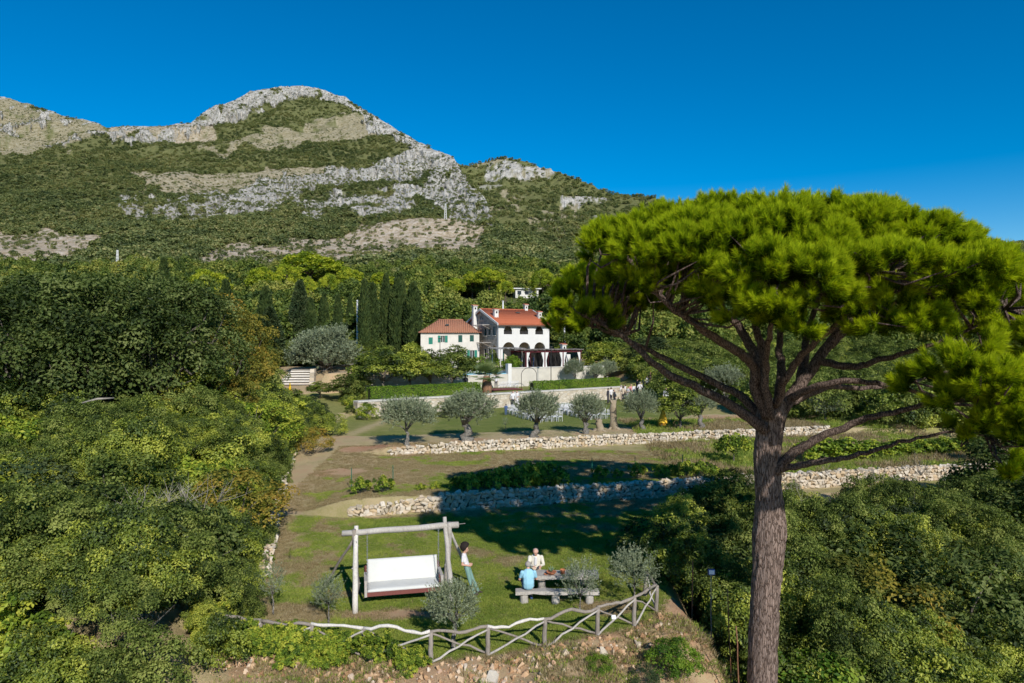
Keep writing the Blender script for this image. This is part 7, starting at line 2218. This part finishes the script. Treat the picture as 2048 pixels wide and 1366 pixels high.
# ------------------------------------------------------------------ grass, bank rubble
def tuft(seed, n, h, w, spread, mat, lean=0.45):
    q = np.random.RandomState(seed)
    a = q.rand(n) * 6.283; r = spread * np.sqrt(q.rand(n))
    P = np.stack([np.cos(a) * r, np.sin(a) * r, np.full(n, -0.01)], 1)
    D = unit(np.stack([np.cos(a) * lean, np.sin(a) * lean, np.ones(n)], 1) + q.normal(size=(n, 3)) * 0.3)
    W = unit(np.cross(D, q.normal(size=(n, 3)))) * w
    L = (h * (0.5 + 0.7 * q.rand(n)))[:, None]
    V = np.stack([P - W, P + W, P + D * L], 1).reshape(-1, 3)
    return mesh_np('grass_tuft', V, np.arange(3 * n).reshape(-1, 3), [mat], fattr={'tint': q.rand(n)})


TG = [tuft(1 + i, 60, 0.055, 0.006, 0.16, M_GRASS) for i in range(3)]
TD = [tuft(11 + i, 50, 0.085, 0.005, 0.15, M_DRY) for i in range(3)]
n = 90000
x = RS.uniform(-12, 11, n); y = 18 + 30 * RS.rand(n) ** 1.3
cv = bilin(COVG, x, y) + (fbm(x * 1.2, y * 1.2, 301, 3) - 0.5) * 0.5
ex = np.interp(y, EDGE_Y, EDGE_X); fy = np.interp(x, FRONT_X, FRONT_Y)
lim = (x < ex) & (y > fy) & (x > np.interp(y, BOUND_Y, BOUND_X)) & (np.abs(y - y1f(x)) > 0.35)
g_ = lim & (cv > 0.55) & (RS.rand(n) < 0.75)
scatter('lawn_grass', 'short green grass of the swing lawn', np.stack([x, y, surf(x, y)], 1)[g_], rz_only(g_.sum()), usc(0.7 + 0.7 * RS.rand(g_.sum())), RS.randint(0, 3, g_.sum()), TG)
d_ = lim & (cv <= 0.55) & (cv > 0.22) & (RS.rand(n) < 0.5)
scatter('dry_grass', 'dry straw-coloured grass along path and terraces', np.stack([x, y, surf(x, y)], 1)[d_], rz_only(d_.sum()), usc(0.6 + 0.7 * RS.rand(d_.sum())), RS.randint(0, 3, d_.sum()), TD)
n = 16000
x = RS.uniform(10, 34, n); y = RS.uniform(38, 62, n)
ok = (y > y1f(x) + 0.5) & (np.abs(y - y2f(x)) > 0.5)
x, y = x[ok], y[ok]
m = len(x)
scatter('rough_grass', 'rough mixed grass on the far right terraces', np.stack([x, y, surf(x, y)], 1), rz_only(m, 0.3), usc(1.6 + 2.2 * RS.rand(m)), np.where(fbm(x * 0.4, y * 0.4, 309) > 0.5, RS.randint(0, 3, m), RS.randint(3, 6, m)), TD + TG)
t = NT('ochre_rubble')
tn = t.attr('tint'); v1 = t.noise(9, 4, 0.7, t.pos())
cc = t.ramp(tn, [(0.0, (0.30, 0.17, 0.09)), (0.35, (0.46, 0.29, 0.16)), (0.7, (0.56, 0.40, 0.25)), (0.92, (0.62, 0.55, 0.45)), (1.0, (0.40, 0.2, 0.1))])
M_OCHRE = t.principled(t.mix(t.math('MULTIPLY', v1, 0.5), cc, (0.36, 0.2, 0.11)), 0.95, t.bump(v1, 0.6, 0.02), 0.1)
# bank below the fence
n = 20000
x = RS.uniform(-11, 8, n); y = RS.uniform(11, 22.5, n)
fy = np.interp(x, FRONT_X, FRONT_Y)
k = (y < fy - 0.05) & (x > np.interp(y, BOUND_Y, BOUND_X) - 1.0)
gsel = k & (fbm(x * 0.8, y * 0.8, 305) > 0.46) & (RS.rand(n) < 0.6)
m = gsel.sum()
scatter('bank_grass', 'withered grass on the stony bank below the fence', np.stack([x, y, surf(x, y)], 1)[gsel], rz_only(m, 0.3), usc(1.0 + 1.3 * RS.rand(m)), RS.randint(0, 5, m), TD + TG[:2])
L = []
sel = np.where(k & (y > 15))[0][:7000]; zz_ = surf(x, y)
for i in sel:
    s_ = 0.022 + 0.10 * RS.rand() ** 4
    near = math.exp(-((fy[i] - y[i] - 0.5) / 0.7) ** 2)
    if RS.rand() > 0.35 + 0.65 * near: continue
    s_ *= 1 + 0.7 * near
    L.append(((x[i], y[i], zz_[i] + s_ * 0.2), tuple(RS.rand(3) * 6), (s_ * 1.4, s_, s_ * 0.9), RS.randint(len(SGEO))))
o = join_stones('rubble', L); o.data.materials[0] = M_OCHRE; tag(o, 'scattered small ochre stones on the bank below the fence', kind='stuff')
for px_, py_, dd, s_, lb in ((985, 1330, 18.3, 0.34, 'large pale boulder below the middle fence span'), (965, 1338, 18.1, 0.2, 'small upright stone beside the pale boulder'), (1275, 1262, 20.4, 0.24, 'white boulder at the foot of the fence corner brace'), (1206, 1282, 19.6, 0.22, 'grey boulder behind the grassy clump on the bank'), (1132, 1298, 19.4, 0.24, 'pale upright stone below the fence post'), (716, 1360, 17.8, 0.28, 'white boulder at the picture bottom under the creeper')):
    p = at(px_, py_, dd); 
    o = link('boulder', SMESH[RS.randint(len(SMESH))], None, (p.x, p.y, sz(p.x, p.y) + s_ * 0.2), tuple(RS.rand(3) * 6), (s_ * 1.3, s_, s_)); tag(o, lb, 'boulder', 'boulders on the bank')
# bare dead twigs sticking out of the scrub
tw_ = MB(); qq = random.Random(12)
for k in range(9):
    a = qq.uniform(0, 6.28); l = qq.uniform(0.5, 1.3); e = qq.uniform(0.7, 1.4)
    d3 = Vector((math.cos(a) * math.cos(e), math.sin(a) * math.cos(e), math.sin(e)))
    p1 = d3 * l * 0.5 + Vector((qq.uniform(-.08, .08), qq.uniform(-.08, .08), 0)); p2 = d3 * l
    tw_.tube([(0, 0, 0), p1, p2], [0.011, 0.007, 0.002], 4)
    tw_.tube([p1, p1 + Vector((qq.uniform(-.3, .3), qq.uniform(-.3, .3), 0.25))], [0.007, 0.002], 4)
TWIG = tw_.mesh('dead_twigs', M_DEAD)
n = 90
x = np.concatenate([RS.uniform(-22, -9, n), RS.uniform(7, 24, n)]); y = RS.uniform(14, 42, 2 * n)
ok = ((x < np.interp(y, BOUND_Y, BOUND_X) - 1) | ((x > np.interp(y, EDGE_Y, EDGE_X) + 2) & (y < y1f(x) - 2)))
x, y = x[ok], y[ok]
scatter('dead_twigs', 'bare dead twigs standing in the scrub', np.stack([x, y, surf(x, y) + 0.6 + 1.4 * RS.rand(len(x))], 1), rz_only(len(x), 0.4), usc(0.7 + 0.7 * RS.rand(len(x))), np.zeros(len(x), int), [TWIG])
